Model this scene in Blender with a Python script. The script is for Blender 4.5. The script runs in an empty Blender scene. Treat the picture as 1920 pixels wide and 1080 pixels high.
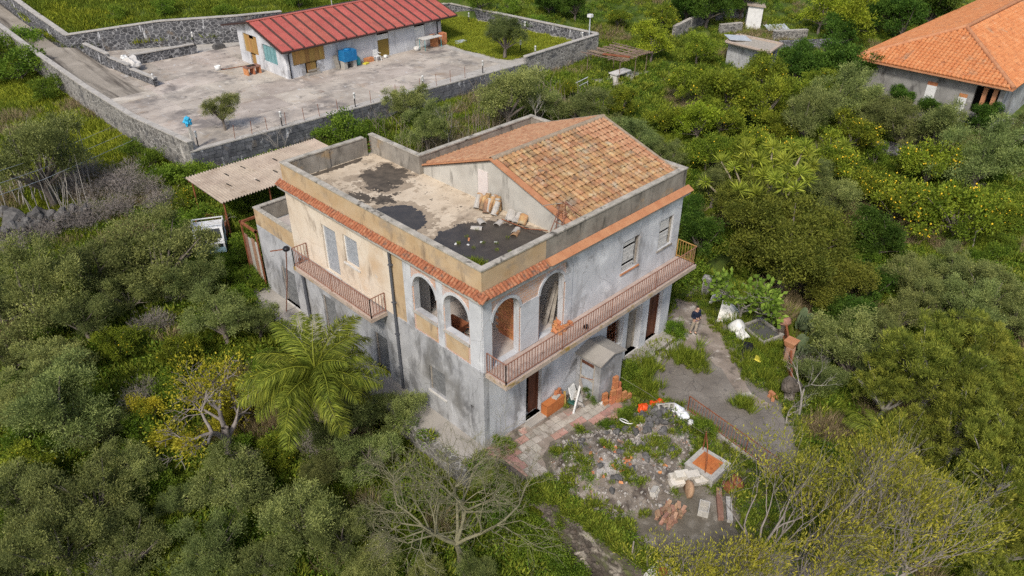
import bpy, bmesh, math, random
import numpy as np
from mathutils import Vector, Matrix, Euler, noise
from mathutils.geometry import tessellate_polygon
R = math.radians
scene = bpy.context.scene
col = scene.collection
random.seed(7)

# ---------------------------------------------------------------- camera
CAM = Vector((-14.755, -16.208, 21.731)); YAW, PIT, ROL, FPX = .787, -.570, .003, 1400.0
FW = Vector((math.cos(PIT)*math.sin(YAW), math.cos(PIT)*math.cos(YAW), math.sin(PIT)))
RT0 = Vector((math.cos(YAW), -math.sin(YAW), 0)); UP0 = RT0.cross(FW)
RT = RT0*math.cos(ROL) + UP0*math.sin(ROL); UPV = UP0*math.cos(ROL) - RT0*math.sin(ROL)
cd = bpy.data.cameras.new('camera'); cam = bpy.data.objects.new('camera', cd); col.objects.link(cam)
m = Matrix((RT, UPV, -FW)).transposed().to_4x4(); m.translation = CAM
cam.matrix_world = m
cd.sensor_width = 36; cd.lens = 36*FPX/1920; cd.clip_start = .5; cd.clip_end = 6000
scene.camera = cam; scene.render.engine = 'CYCLES'
# ---------------------------------------------------------------- sky and sun (thin overcast)
SUN_AZ, SUN_EL = R(243), R(47)            # compass-like: direction the light comes from, measured from +Y towards +X
w = bpy.data.worlds.new('World'); scene.world = w; w.use_nodes = True
nt = w.node_tree; bg = nt.nodes['Background']
sky = nt.nodes.new('ShaderNodeTexSky'); sky.sky_type = 'NISHITA'; sky.sun_disc = False
sky.sun_elevation = SUN_EL; sky.sun_rotation = SUN_AZ; sky.air_density = 1.0; sky.dust_density = 3.0; sky.ozone_density = .6
nt.links.new(sky.outputs[0], bg.inputs[0]); bg.inputs[1].default_value = .08
sd = bpy.data.lights.new('sun', 'SUN'); sun = bpy.data.objects.new('sun', sd); col.objects.link(sun)
sd.energy = 1.5; sd.angle = R(8); sd.color = (1, .95, .86)
sdir = Vector((math.sin(SUN_AZ)*math.cos(SUN_EL), math.cos(SUN_AZ)*math.cos(SUN_EL), math.sin(SUN_EL)))
sun.rotation_euler = sdir.to_track_quat('Z', 'Y').to_euler(); sun.location = (-30, -20, 60)
vs = scene.view_settings; vs.view_transform = 'Standard'; vs.look = 'None'; scene.cycles.use_denoising = False; scene.cycles.use_adaptive_sampling = False; scene.cycles.max_bounces = 6; scene.cycles.diffuse_bounces = 3; scene.cycles.sample_clamp_indirect = 4; vs.exposure = .92; vs.gamma = 1

# ---------------------------------------------------------------- materials
def _ramp(nt, fac, stops):
    r = nt.nodes.new('ShaderNodeValToRGB'); cr = r.color_ramp
    while len(cr.elements) < len(stops): cr.elements.new(.5)
    for e, (p, c) in zip(cr.elements, stops): e.position = p; e.color = (*c, 1)
    nt.links.new(fac, r.inputs[0]); return r.outputs[0]
def _noise(nt, vec, scale, detail=5, rough=.6, stretch=None, dist=0):
    if stretch:
        mp = nt.nodes.new('ShaderNodeMapping'); mp.inputs['Scale'].default_value = stretch
        nt.links.new(vec, mp.inputs[0]); vec = mp.outputs[0]
    n = nt.nodes.new('ShaderNodeTexNoise'); n.inputs['Scale'].default_value = scale
    n.inputs['Detail'].default_value = detail; n.inputs['Roughness'].default_value = rough; n.inputs['Distortion'].default_value = dist
    nt.links.new(vec, n.inputs['Vector']); return n.outputs[0]
def _mix(nt, fac, a, b, mode='MIX'):
    mx = nt.nodes.new('ShaderNodeMix'); mx.data_type = 'RGBA'; mx.blend_type = mode
    if isinstance(fac, (int, float)): mx.inputs[0].default_value = fac
    else: nt.links.new(fac, mx.inputs[0])
    for k, v in ((6, a), (7, b)):
        if isinstance(v, tuple): mx.inputs[k].default_value = (*v, 1)
        else: nt.links.new(v, mx.inputs[k])
    return mx.outputs[2]
def _math(nt, op, a, b=None):
    n = nt.nodes.new('ShaderNodeMath'); n.operation = op
    for k, v in ((0, a), (1, b)):
        if v is None: continue
        if isinstance(v, (int, float)): n.inputs[k].default_value = v
        else: nt.links.new(v, n.inputs[k])
    return n.outputs[0]
MATS = {}
def mat(name, stops, scale=2, rough=.85, bump=0, bscale=25, spots=(), objrand=0, stretch=None, metal=0, spec=.3, coord='pos', trans=None, brick=None, attr=None, vor=None):
    """stops: colours along a noise; spots: (colour, scale, lo, hi, stretch) layers of dirt, each with its own shape"""
    if isinstance(stops, tuple): stops = [(.3, tuple(c*.88 for c in stops)), (.7, tuple(min(1, c*1.1) for c in stops))]
    M = bpy.data.materials.new(name); M.use_nodes = True; nt = M.node_tree; b = nt.nodes['Principled BSDF']
    if coord == 'pos': vec = nt.nodes.new('ShaderNodeNewGeometry').outputs['Position']
    else: vec = nt.nodes.new('ShaderNodeTexCoord').outputs['Object']
    c = _ramp(nt, _noise(nt, vec, scale, stretch=stretch), stops)
    if brick:   # (mortar colour, width, height, mortar size, axis swap)
        sx = nt.nodes.new('ShaderNodeSeparateXYZ'); nt.links.new(vec, sx.inputs[0])
        cb = nt.nodes.new('ShaderNodeCombineXYZ'); nt.links.new(_math(nt, 'ADD', sx.outputs[0], sx.outputs[1]), cb.inputs[0]); nt.links.new(sx.outputs[2], cb.inputs[1])
        bt = nt.nodes.new('ShaderNodeTexBrick'); nt.links.new(cb.outputs[0], bt.inputs['Vector']); bt.inputs['Scale'].default_value = 1
        bt.inputs['Brick Width'].default_value = brick[1]; bt.inputs['Row Height'].default_value = brick[2]; bt.inputs['Mortar Size'].default_value = brick[3]; bt.inputs['Mortar Smooth'].default_value = .4
        c = _mix(nt, bt.outputs['Fac'], c, brick[0])
    if vor:     # (joint colour, scale, joint width, tint amount, stretch): broken stone or cracked surfaces
        mp = nt.nodes.new('ShaderNodeMapping'); mp.inputs['Scale'].default_value = vor[4] if len(vor) > 4 else (1, 1, 1)
        add = nt.nodes.new('ShaderNodeVectorMath'); add.operation = 'ADD'
        nc = nt.nodes.new('ShaderNodeTexNoise'); nc.inputs['Scale'].default_value = vor[1]*1.3; nt.links.new(vec, nc.inputs['Vector'])
        sc = nt.nodes.new('ShaderNodeVectorMath'); sc.operation = 'SCALE'; sc.inputs['Scale'].default_value = .5/vor[1]; nt.links.new(nc.outputs['Color'], sc.inputs[0])
        nt.links.new(vec, add.inputs[0]); nt.links.new(sc.outputs[0], add.inputs[1]); nt.links.new(add.outputs[0], mp.inputs[0])
        v1 = nt.nodes.new('ShaderNodeTexVoronoi'); v1.inputs['Scale'].default_value = vor[1]; nt.links.new(mp.outputs[0], v1.inputs['Vector'])
        v2 = nt.nodes.new('ShaderNodeTexVoronoi'); v2.feature = 'DISTANCE_TO_EDGE'; v2.inputs['Scale'].default_value = vor[1]; nt.links.new(mp.outputs[0], v2.inputs['Vector'])
        hs = nt.nodes.new('ShaderNodeSeparateColor'); nt.links.new(v1.outputs['Color'], hs.inputs[0])
        c = _mix(nt, _math(nt, 'MULTIPLY', hs.outputs[0], vor[3]), c, (.9, .9, .9), 'MULTIPLY') if vor[3] < 0 else _mix(nt, _math(nt, 'MULTIPLY', hs.outputs[0], vor[3]), c, (.02, .02, .02))
        mr = nt.nodes.new('ShaderNodeMapRange'); mr.inputs[1].default_value = vor[2]*.4; mr.inputs[2].default_value = vor[2]; mr.inputs[3].default_value = 1; mr.inputs[4].default_value = 0
        nt.links.new(v2.outputs['Distance'], mr.inputs[0]); c = _mix(nt, mr.outputs[0], c, vor[0])
        vh = v2.outputs['Distance']
    for s in spots:
        n = _noise(nt, vec, s[1], 7, .65, s[4] if len(s) > 4 else None, .3)
        mr = nt.nodes.new('ShaderNodeMapRange'); mr.inputs[1].default_value = s[2]; mr.inputs[2].default_value = s[3]
        nt.links.new(n, mr.inputs[0]); c = _mix(nt, _math(nt, 'MULTIPLY', mr.outputs[0], s[5] if len(s) > 5 else 1), c, s[0])
    if objrand:
        oi = nt.nodes.new('ShaderNodeObjectInfo'); hsv = nt.nodes.new('ShaderNodeHueSaturation')
        mr = nt.nodes.new('ShaderNodeMapRange'); mr.inputs[3].default_value = 1-objrand; mr.inputs[4].default_value = 1+objrand
        nt.links.new(oi.outputs['Random'], mr.inputs[0]); nt.links.new(mr.outputs[0], hsv.inputs['Value'])
        h2 = _math(nt, 'MULTIPLY_ADD', _math(nt, 'FRACT', _math(nt, 'MULTIPLY', oi.outputs['Random'], 17.3)), objrand*.12); h2.node.inputs[2].default_value = .5-objrand*.06
        nt.links.new(h2, hsv.inputs['Hue']); nt.links.new(c, hsv.inputs['Color']); c = hsv.outputs[0]
    if attr:
        at = nt.nodes.new('ShaderNodeAttribute'); at.attribute_name = 'tint'; hsv = nt.nodes.new('ShaderNodeHueSaturation')
        mr = nt.nodes.new('ShaderNodeMapRange'); mr.inputs[3].default_value = 1-attr; mr.inputs[4].default_value = 1+attr
        nt.links.new(at.outputs['Fac'], mr.inputs[0]); nt.links.new(mr.outputs[0], hsv.inputs['Value'])
        h3 = _math(nt, 'MULTIPLY_ADD', at.outputs['Fac'], -.05*attr); h3.node.inputs[2].default_value = .5+.025*attr
        nt.links.new(h3, hsv.inputs['Hue']); nt.links.new(c, hsv.inputs['Color']); c = hsv.outputs[0]
    nt.links.new(c, b.inputs['Base Color']); b.inputs['Roughness'].default_value = rough; b.inputs['Metallic'].default_value = metal
    b.inputs['Specular IOR Level'].default_value = spec
    if bump:
        bp = nt.nodes.new('ShaderNodeBump'); bp.inputs['Strength'].default_value = min(1, bump); bp.inputs['Distance'].default_value = .03
        hgt = _noise(nt, vec, bscale, 4)
        if vor: hgt = _math(nt, 'ADD', hgt, _math(nt, 'MULTIPLY', _math(nt, 'MINIMUM', vh, vor[2]*2), 4))
        nt.links.new(hgt, bp.inputs['Height']); nt.links.new(bp.outputs[0], b.inputs['Normal'])
    if trans:
        tl = nt.nodes.new('ShaderNodeBsdfTranslucent'); nt.links.new(c, tl.inputs[0]); ms = nt.nodes.new('ShaderNodeMixShader'); ms.inputs[0].default_value = trans
        nt.links.new(b.outputs[0], ms.inputs[1]); nt.links.new(tl.outputs[0], ms.inputs[2]); nt.links.new(ms.outputs[0], nt.nodes['Material Output'].inputs[0])
    MATS[name] = M; return M

# ---------------------------------------------------------------- mesh helpers
def wloc(o):
    v = Vector((0, 0, 0))
    while o is not None: v += o.location; o = o.parent
    return v
class MB:
    """collects vertices and faces in world coordinates and builds ONE mesh object"""
    def __init__(s): s.v = []; s.f = []; s.sm = []
    def add(s, vs, fs, smooth=False):
        k = len(s.v); s.v += [tuple(p) for p in vs]; s.f += [tuple(i+k for i in f) for f in fs]; s.sm += [smooth]*len(fs); return s
    def box(s, a, b):
        (x0, y0, z0), (x1, y1, z1) = a, b
        x0, x1 = min(x0, x1), max(x0, x1); y0, y1 = min(y0, y1), max(y0, y1); z0, z1 = min(z0, z1), max(z0, z1)
        return s.add([(x0,y0,z0),(x1,y0,z0),(x1,y1,z0),(x0,y1,z0),(x0,y0,z1),(x1,y0,z1),(x1,y1,z1),(x0,y1,z1)],
                     [(0,3,2,1),(4,5,6,7),(0,1,5,4),(1,2,6,5),(2,3,7,6),(3,0,4,7)])
    def obox(s, c, size, rot=(0, 0, 0), jit=0):
        e = Euler(rot).to_matrix(); c = Vector(c); sx, sy, sz = (q/2 for q in size)
        vs = [c + e @ Vector((x*sx*(1+random.uniform(-jit, jit)), y*sy*(1+random.uniform(-jit, jit)), z*sz*(1+random.uniform(-jit, jit)))) for x, y, z in
              [(-1,-1,-1),(1,-1,-1),(1,1,-1),(-1,1,-1),(-1,-1,1),(1,-1,1),(1,1,1),(-1,1,1)]]
        return s.add(vs, [(0,3,2,1),(4,5,6,7),(0,1,5,4),(1,2,6,5),(2,3,7,6),(3,0,4,7)])
    def bar(s, a, b, w, h=None, up=(0, 0, 1)):
        a, b = Vector(a), Vector(b); d = (b-a).normalized(); u = Vector(up)
        if abs(d.dot(u)) > .99: u = Vector((1, 0, 0))
        r = d.cross(u).normalized(); u = r.cross(d); h = h or w; r = r*w/2; u = u*h/2
        return s.add([a-r-u, a+r-u, a+r+u, a-r+u, b-r-u, b+r-u, b+r+u, b-r+u], [(0,1,2,3),(7,6,5,4),(4,5,1,0),(5,6,2,1),(6,7,3,2),(7,4,0,3)])
    def tube(s, pts, rad, n=8, cap=True):
        pts = [Vector(p) for p in pts]; rr = rad if isinstance(rad, (list, tuple)) else [rad]*len(pts); vs = []; fs = []
        prev = None
        for i, p in enumerate(pts):
            d = (pts[min(i+1, len(pts)-1)] - pts[max(i-1, 0)]).normalized()
            if prev is None: u = Vector((0, 0, 1)) if abs(d.z) < .9 else Vector((1, 0, 0)); r = d.cross(u).normalized()
            else: r = (prev - d*prev.dot(d)).normalized()
            prev = r; u = d.cross(r)
            vs += [p + (r*math.cos(2*math.pi*k/n) + u*math.sin(2*math.pi*k/n))*rr[i] for k in range(n)]
        for i in range(len(pts)-1):
            for k in range(n): fs.append((i*n+k, i*n+(k+1) % n, (i+1)*n+(k+1) % n, (i+1)*n+k))
        s.add(vs, fs, True)
        if cap: s.add(vs[:n][::-1], [tuple(range(n))]); s.add(vs[-n:], [tuple(range(n))])
        return s
    def lathe(s, c, prof, n=16, axis='z'):
        c = Vector(c); vs = []; fs = []
        for r, h in prof:
            for k in range(n):
                a = 2*math.pi*k/n; q = Vector((r*math.cos(a), r*math.sin(a), h))
                if axis == 'x': q = Vector((q.z, q.x, q.y))
                if axis == 'y': q = Vector((q.x, q.z, q.y))
                vs.append(c+q)
        for i in range(len(prof)-1):
            for k in range(n): fs.append((i*n+k, i*n+(k+1) % n, (i+1)*n+(k+1) % n, (i+1)*n+k))
        fs.append(tuple(range(n))[::-1]); fs.append(tuple((len(prof)-1)*n+k for k in range(n)))
        return s.add(vs, fs, True)
    def wall(s, outer, holes, O, U, N, t):
        """panel with openings: outline and holes in (u, z), O + u*U + z*Z, thickness t along -N (N looks outwards)"""
        O, U, N = Vector(O), Vector(U), Vector(N); Z = Vector((0, 0, 1))
        loops = [outer] + list(holes); flat = [p for l in loops for p in l]
        tri = tessellate_polygon([[Vector((a, b, 0)) for a, b in l] for l in loops])
        A = [O+U*a+Z*b for a, b in flat]; B = [p-N*t for p in A]; n = len(flat)
        fs = []
        for t3 in tri:
            p = [A[i] for i in t3]; nn = (p[1]-p[0]).cross(p[2]-p[0]); t3 = tuple(t3) if nn.dot(N) > 0 else tuple(t3)[::-1]
            fs.append(t3); fs.append(tuple(i+n for i in t3[::-1]))
        k = 0
        for l in loops:
            for i in range(len(l)): a, b = k+i, k+(i+1) % len(l); fs.append((a, b, b+n, a+n))
            k += len(l)
        return s.add(A+B, fs)
    def prism(s, poly, z0, z1):
        n = len(poly); vs = [(x, y, z0) for x, y in poly] + [(x, y, z1) for x, y in poly]
        tri = tessellate_polygon([[Vector((x, y, 0)) for x, y in poly]])
        ar = sum(poly[i][0]*poly[(i+1) % n][1]-poly[(i+1) % n][0]*poly[i][1] for i in range(n))
        fs = []
        for t in tri:
            a, b, c = (Vector((*poly[i], 0)) for i in t)
            if (b-a).cross(c-a).z < 0: t = t[::-1]
            fs.append(tuple(i+n for i in t)); fs.append(tuple(t)[::-1])
        for i in range(n):
            a, b = i, (i+1) % n; fs.append((a, b, b+n, a+n) if ar > 0 else (b, a, a+n, b+n))
        return s.add(vs, fs)
    def build(s, name, material, parent=None, at=None):
        me = bpy.data.meshes.new(name); o = Vector(at) if at is not None else (wloc(parent) if parent else Vector((0, 0, 0)))
        me.from_pydata([(x-o.x, y-o.y, z-o.z) for x, y, z in s.v], [], s.f)
        if any(s.sm): me.polygons.foreach_set('use_smooth', s.sm)
        me.materials.append(MATS[material] if isinstance(material, str) else material); me.update()
        ob = bpy.data.objects.new(name, me); col.objects.link(ob)
        if parent is not None: ob.parent = parent; ob.location = o - wloc(parent)
        elif at is not None: ob.location = o
        return ob
def tag(o, label=None, cat=None, group=None, kind=None):
    if label: o['label'] = label
    if cat: o['category'] = cat
    if group: o['group'] = group
    if kind: o['kind'] = kind
    return o
def thing(name, label, cat, loc=(0, 0, 0), group=None):
    o = bpy.data.objects.new(name, None); o.empty_display_size = .3; col.objects.link(o); o.location = loc
    return tag(o, label, cat, group)
def dup(o, parent=None, **kw):
    c = o.copy(); col.objects.link(c); c.parent = parent
    for ch in list(o.children): dup(ch, c)
    return c
def inst(name, me, parent, loc=(0, 0, 0), rot=(0, 0, 0), sc=(1, 1, 1)):
    """an object on shared mesh data, local to its parent"""
    o = bpy.data.objects.new(name, me); col.objects.link(o); o.parent = parent; o.location = loc; o.rotation_euler = rot; o.scale = sc; return o
def sm(a, b, x): t = min(1, max(0, (x-a)/(b-a))); return t*t*(3-2*t)
def lerp_tab(tab, x):
    if x <= tab[0][0]: return tab[0][1]
    for (a, p), (b, q) in zip(tab, tab[1:]):
        if x <= b: return p+(q-p)*(x-a)/(b-a)
    return tab[-1][1]

# ---------------------------------------------------------------- lie of the land
SL = [(-200, -14), (-30, -3.2), (-8, -1.9), (2, -1.2), (10, -.35), (16, .15), (27, 1.55), (48, 2.6), (60, 5), (100, 12), (200, 30), (600, 70), (3000, 150)]
YARD = [(-.3, -30), (-.3, 1), (13, 1), (18, 2), (18, -4.0), (12.4, -7.4), (8.6, -9.6), (7.4, -12), (6.5, -16), (3, -20)]
def in_poly(x, y, P):
    c = False; j = len(P)-1
    for i in range(len(P)):
        xi, yi = P[i]; xj, yj = P[j]
        if (yi > y) != (yj > y) and x < (xj-xi)*(y-yi)/(yj-yi)+xi: c = not c
        j = i
    return c
def pdist(x, y, P):
    d = 1e9
    for (ax, ay), (bx, by) in zip(P, P[1:]+P[:1]):
        t = max(0, min(1, ((x-ax)*(bx-ax)+(y-ay)*(by-ay))/((bx-ax)**2+(by-ay)**2+1e-9))); d = min(d, math.hypot(x-ax-t*(bx-ax), y-ay-t*(by-ay)))
    return d
def yard_z(x): return -.045*min(max(x, -1), 18)
def g(x, y):
    s = .5*x+.85*y
    h = lerp_tab(SL, s)
    if x > 20: h -= .9*sm(20, 45, x)*sm(40, 10, y)
    if x < 3 and y > 30: h = min(h, 1.6+.045*(y-30)+(.9 if y > 75 else 0)*sm(75, 100, y)*(y-75)*.1)
    if in_poly(x, y, TERR): h = min(h, 2.7)
    if -1.35 < x < 14 and -.5 < y < 19.5: h = (yard_z(x) if x > 0 else -.06) if y < 12 else min(h, -.04)
    elif -30 < x <= -1.35 and y > -6: h = min(h, -1.5+1.3*sm(0, 16, y)) if y < 22 else min(h, lerp_tab([(22, .4), (27, 1.2), (31, 1.7), (60, 3)], y))
    if x < -.3 and y < -1.0: h = -2.0+.04*(x+.3)+.02*(y+1)
    if in_poly(x, y, YARD): h = yard_z(x)
    elif x > 6 and y < 2:
        d = pdist(x, y, YARD); h = min(h, -.6-1.3*sm(.2, 2.5, d)) if x < 30 else h
        if x >= 30: h = h*sm(30, 50, x)-1.9*(1-sm(30, 50, x))
    return h
TERR = [(2.6, 29.8), (40.9, 28.4), (39.5, 47.5), (22, 51.8), (18, 52.75), (12, 56.2), (5.05, 59.5), (4.75, 75), (4.75, 130), (1.5, 130), (1.6, 45), (1.7, 37)]
def gs(x, y): return g(x, y)+.12*noise.noise(Vector((x*.35, y*.35, 0)))*(0 if (in_poly(x, y, YARD) or in_poly(x, y, TERR) or (-1.35 < x < 14 and -.5 < y < 19.5)) else 1)
def pxray(px, py): return (FW*FPX + RT*(px-960) - UPV*(py-540)).normalized()
def at_z(px, py, z): d = pxray(px, py); return CAM + d*((z-CAM.z)/d.z)
def on_ground(px, py, up=0.0):
    """the point on the land (raised by up) that a picture position looks at"""
    d = pxray(px, py); t = 12.0
    for _ in range(4000):
        p = CAM+d*t
        if p.z < g(p.x, p.y)+up: break
        t += .05+.002*t
    return p
# ================================================================ materials
mat('land', [(.3, (.035, .055, .012)), (.5, (.065, .1, .016)), (.68, (.12, .14, .025))], .35, .95, .6, 9, spots=[((.09, .07, .045), .5, .6, .75), ((.16, .17, .03), .12, .55, .7)])
mat('concrete', [(.3, (.27, .25, .225)), (.7, (.42, .39, .35))], .5, .9, .25, 20, spots=[((.16, .15, .14), .35, .55, .75), ((.5, .46, .41), .9, .6, .75)])
mat('slab', [(.3, (.31, .265, .225)), (.5, (.41, .36, .31)), (.7, (.5, .445, .385))], .45, .9, .2, 20, spots=[((.19, .17, .155), .3, .5, .64), ((.52, .47, .41), .8, .56, .68), ((.14, .12, .105), 1.0, .6, .7), ((.34, .26, .19), .35, .58, .7), ((.5, .49, .48), 3, .62, .68, (1, .2, 1))], objrand=.16)
mat('road', [(.3, (.25, .22, .18)), (.7, (.36, .32, .27))], .6, .95, .4, 12, spots=[((.1, .085, .07), .8, .5, .65, (1.6, .12, 1))])
mat('basalt', [(.3, (.07, .073, .083)), (.7, (.17, .175, .19))], 2.5, .9, .5, 14, spots=[((.6, .61, .63), 2.2, .6, .68, (1, 1, .35)), ((.2, .16, .12), .6, .62, .75)], objrand=.25)
mat('mortar', [(.3, (.3, .3, .31)), (.7, (.46, .46, .47))], 3, .95, .4, 18, spots=[((.6, .61, .63), 1.3, .52, .62, (1, 1, .4))])
mat('basalt_wall', [(.3, (.06, .062, .07)), (.7, (.15, .15, .16))], 2, .9, .6, 10, spots=[((.6, .61, .63), 2.2, .6, .67, (1, 1, .25)), ((.18, .14, .1), .7, .6, .75)], vor=((.3, .3, .305), 2.4, .06, .6, (1, 1, 1.5)))
mat('rubble_wall', [(.3, (.17, .16, .15)), (.7, (.3, .285, .265))], 1.2, .95, .5, 12, spots=[((.09, .09, .095), 1.1, .56, .66), ((.55, .52, .48), .8, .62, .72, (1, 1, .4))], vor=((.4, .385, .36), 2.6, .06, .6, (1, 1, 1.4)))
mat('coping', [(.3, (.32, .3, .27)), (.7, (.5, .47, .43))], 1.5, .9, .3, 20, spots=[((.16, .15, .14), 1.5, .58, .7)])
mat('grey_plaster', [(.25, (.32, .325, .34)), (.5, (.42, .425, .44)), (.75, (.52, .525, .54))], .8, .9, .15, 30,
    vor=((.2, .2, .2), .45, .004, 0), spots=[((.12, .12, .125), 1.1, .49, .64, (1, 1, .45), .8), ((.62, .62, .63), 1.0, .6, .72, (1, 1, .6), .7), ((.1, .1, .1), 2.6, .6, .7, (1, 1, .12), .35), ((.5, .36, .27), 2.3, .7, .72), ((.2, .2, .2), 7, .55, .7, None, .4), ((.17, .165, .155), .5, .5, .66, (1, 1, .7), .8)])
mat('blue_plaster', [(.25, (.43, .44, .465)), (.5, (.54, .55, .575)), (.75, (.64, .65, .67))], .8, .9, .12, 30,
    vor=((.28, .27, .265), .4, .003, 0), spots=[((.2, .195, .195), .9, .53, .68, (1, 1, .35), .75), ((.74, .75, .77), .8, .57, .66, None, .8), ((.14, .135, .13), 2.6, .6, .7, (1, 1, .12), .3), ((.46, .4, .36), 2.6, .69, .71), ((.3, .3, .31), 7, .56, .7, None, .35), ((.15, .14, .135), .6, .59, .69, (1, 1, .7), .85)])
mat('peach_paint', [(.25, (.6, .49, .38)), (.5, (.67, .575, .465)), (.75, (.73, .655, .56))], .6, .88, .08, 30,
    vor=((.4, .3, .22), .4, .003, 0), spots=[((.52, .34, .18), .5, .57, .7, (1, 1, .5), .6), ((.2, .15, .11), 1.1, .55, .68, (1, 1, .3), .8), ((.75, .66, .54), .8, .6, .7, (1, 1, .5), .8), ((.2, .14, .09), 2.4, .61, .7, (1, 1, .12), .35), ((.5, .48, .45), 1.9, .67, .69), ((.36, .26, .17), 7, .56, .7, None, .35)])
mat('ochre_paint', [(.3, (.43, .295, .16)), (.7, (.53, .41, .27))], 1.2, .9, .15, 30, spots=[((.16, .12, .09), 1.5, .55, .68, (1, 1, .4), .8), ((.28, .235, .19), .7, .54, .68, None, .8)])
mat('parapet_grey', [(.3, (.18, .16, .135)), (.7, (.34, .31, .265))], 1.5, .95, .25, 25, spots=[((.07, .065, .055), 1.8, .53, .68, (1, 1, .35)), ((.38, .25, .11), .5, .58, .68, None, .7)])
mat('parapet_cap', [(.3, (.26, .24, .2)), (.7, (.5, .46, .4))], 2.5, .95, .25, 30, spots=[((.1, .09, .075), 2.2, .56, .66)])
mat('roof_floor', [(.25, (.42, .34, .25)), (.5, (.55, .46, .35)), (.75, (.64, .55, .43))], .8, .9, .15, 20, spots=[((.22, .17, .12), 1.4, .57, .7), ((.07, .06, .05), 1.1, .62, .66), ((.36, .28, .2), 4, .58, .68), ((.06, .05, .04), 3.2, .645, .67), ((.3, .24, .18), .5, .55, .68)])
mat('puddle', [(.3, (.04, .034, .029)), (.7, (.075, .063, .052))], 2, .3, .05, 10, spec=.4, spots=[((.12, .1, .075), 2, .64, .72)])
mat('wet_stain', [(.3, (.055, .046, .037)), (.7, (.13, .105, .08))], 3, .8, .1, 20)
mat('terracotta', [(.25, (.18, .095, .055)), (.42, (.34, .18, .088)), (.56, (.42, .255, .125)), (.72, (.46, .355, .2))], 2.2, .85, .2, 30, spots=[((.13, .105, .085), 3, .55, .68, None, .8), ((.5, .42, .31), 1.6, .58, .7, None, .7), ((.3, .27, .22), 1.1, .56, .68, None, .7), ((.13, .095, .07), 1.6, .53, .66, (1, .22, .22), .75)], objrand=.15)
mat('terracotta_stuff', [(.2, (.25, .11, .06)), (.42, (.38, .19, .105)), (.6, (.46, .27, .155)), (.8, (.5, .36, .23))], 3.2, .85, .2, 30, spots=[((.14, .1, .08), 2.5, .62, .74)])
mat('eave_tile', [(.25, (.16, .065, .04)), (.5, (.33, .12, .06)), (.75, (.42, .24, .14))], 6, .85, .2, 30, spots=[((.14, .09, .07), 3, .56, .66), ((.5, .36, .24), 4, .66, .74)])
mat('orange_tile', [(.25, (.46, .16, .06)), (.5, (.56, .22, .085)), (.75, (.62, .3, .135))], 1.6, .85, .15, 30, spots=[((.24, .09, .045), 2.5, .58, .7), ((.3, .2, .13), .5, .57, .68, None, .7), ((.36, .2, .12), 6, .57, .68, None, .6), ((.66, .42, .26), 1.0, .6, .7, None, .6)])
mat('cornice_orange', [(.3, (.4, .165, .08)), (.7, (.5, .25, .13))], 2, .85, .2, 30, spots=[((.3, .14, .08), 3, .6, .7)])
mat('roof_gap', (.075, .045, .032), 4, .95)
mat('mortar_ridge', [(.3, (.26, .2, .14)), (.7, (.38, .3, .22))], 4, .95, .4, 20)
mat('brick', [(.3, (.42, .15, .065)), (.7, (.58, .26, .12))], 4, .9, .2, 40, objrand=.16)
mat('brick_pale', [(.3, (.48, .26, .17)), (.5, (.56, .36, .26)), (.7, (.46, .43, .45))], 1.6, .9, .3, 30, brick=((.5, .47, .46), .27, .13, .012), spots=[((.5, .51, .55), 1.1, .6, .68)])
mat('brick_mortar', (.33, .28, .25), 3, .95)
mat('old_brick', [(.3, (.26, .14, .09)), (.7, (.4, .25, .17))], 4, .95, .3, 30, objrand=.3)
mat('white_paint', [(.3, (.6, .6, .59)), (.7, (.76, .76, .75))], 3, .7, .05, spots=[((.3, .28, .25), 3, .63, .75)])
mat('plastic_white', (.72, .72, .7), 4, .5, spots=[((.35, .3, .22), 3, .62, .75)])
mat('shutter', [(.3, (.26, .28, .31)), (.7, (.4, .42, .45))], 6, .7)
mat('shutter_old', [(.3, (.42, .415, .4)), (.7, (.62, .61, .59))], 7, .85, stretch=(1, 1, 6), spots=[((.14, .12, .1), 5, .6, .7)])
mat('marble', [(.3, (.5, .48, .45)), (.7, (.64, .62, .59))], 4, .7)
mat('shade_black', (.015, .014, .013), 3, .95)  # near-black colour standing in for shade inside openings and below torn sheets
mat('interior', [(.3, (.36, .35, .34)), (.7, (.5, .49, .47))], 1, .95, .1, spots=[((.2, .19, .18), 1.2, .6, .72)])
mat('loggia_floor', [(.3, (.42, .37, .34)), (.7, (.56, .5, .46))], 1.5, .9, .15, spots=[((.24, .2, .18), 2, .6, .72)])
mat('dark_wood', [(.3, (.07, .028, .016)), (.7, (.15, .055, .03))], 6, .7, .2, 20, stretch=(1, 1, .2))
mat('plank', [(.3, (.33, .19, .06)), (.7, (.5, .31, .1))], 3, .8, .2, 20, stretch=(4, 4, .3), objrand=.2)
mat('old_wood', [(.3, (.22, .19, .16)), (.7, (.4, .36, .31))], 6, .9, .3, 20, objrand=.2)
mat('rust', [(.3, (.16, .05, .022)), (.7, (.3, .11, .05))], 6, .85, .2, 40)
mat('rail', [(.3, (.2, .085, .06)), (.7, (.36, .19, .13))], 3, .75, .1, 40)
mat('rail_ochre', [(.3, (.36, .2, .06)), (.7, (.5, .3, .1))], 3, .75, .1, 40)
mat('pipe_grey', (.09, .095, .11), 4, .6)
mat('balcony_edge', [(.3, (.36, .28, .22)), (.7, (.52, .43, .36))], 2.5, .9, .2, spots=[((.3, .2, .05), .9, .57, .66), ((.14, .11, .09), 2.5, .58, .7)])
mat('balcony_floor', [(.3, (.36, .28, .24)), (.7, (.5, .4, .35))], 2, .9, .1, spots=[((.2, .14, .11), 2, .6, .72)])
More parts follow.
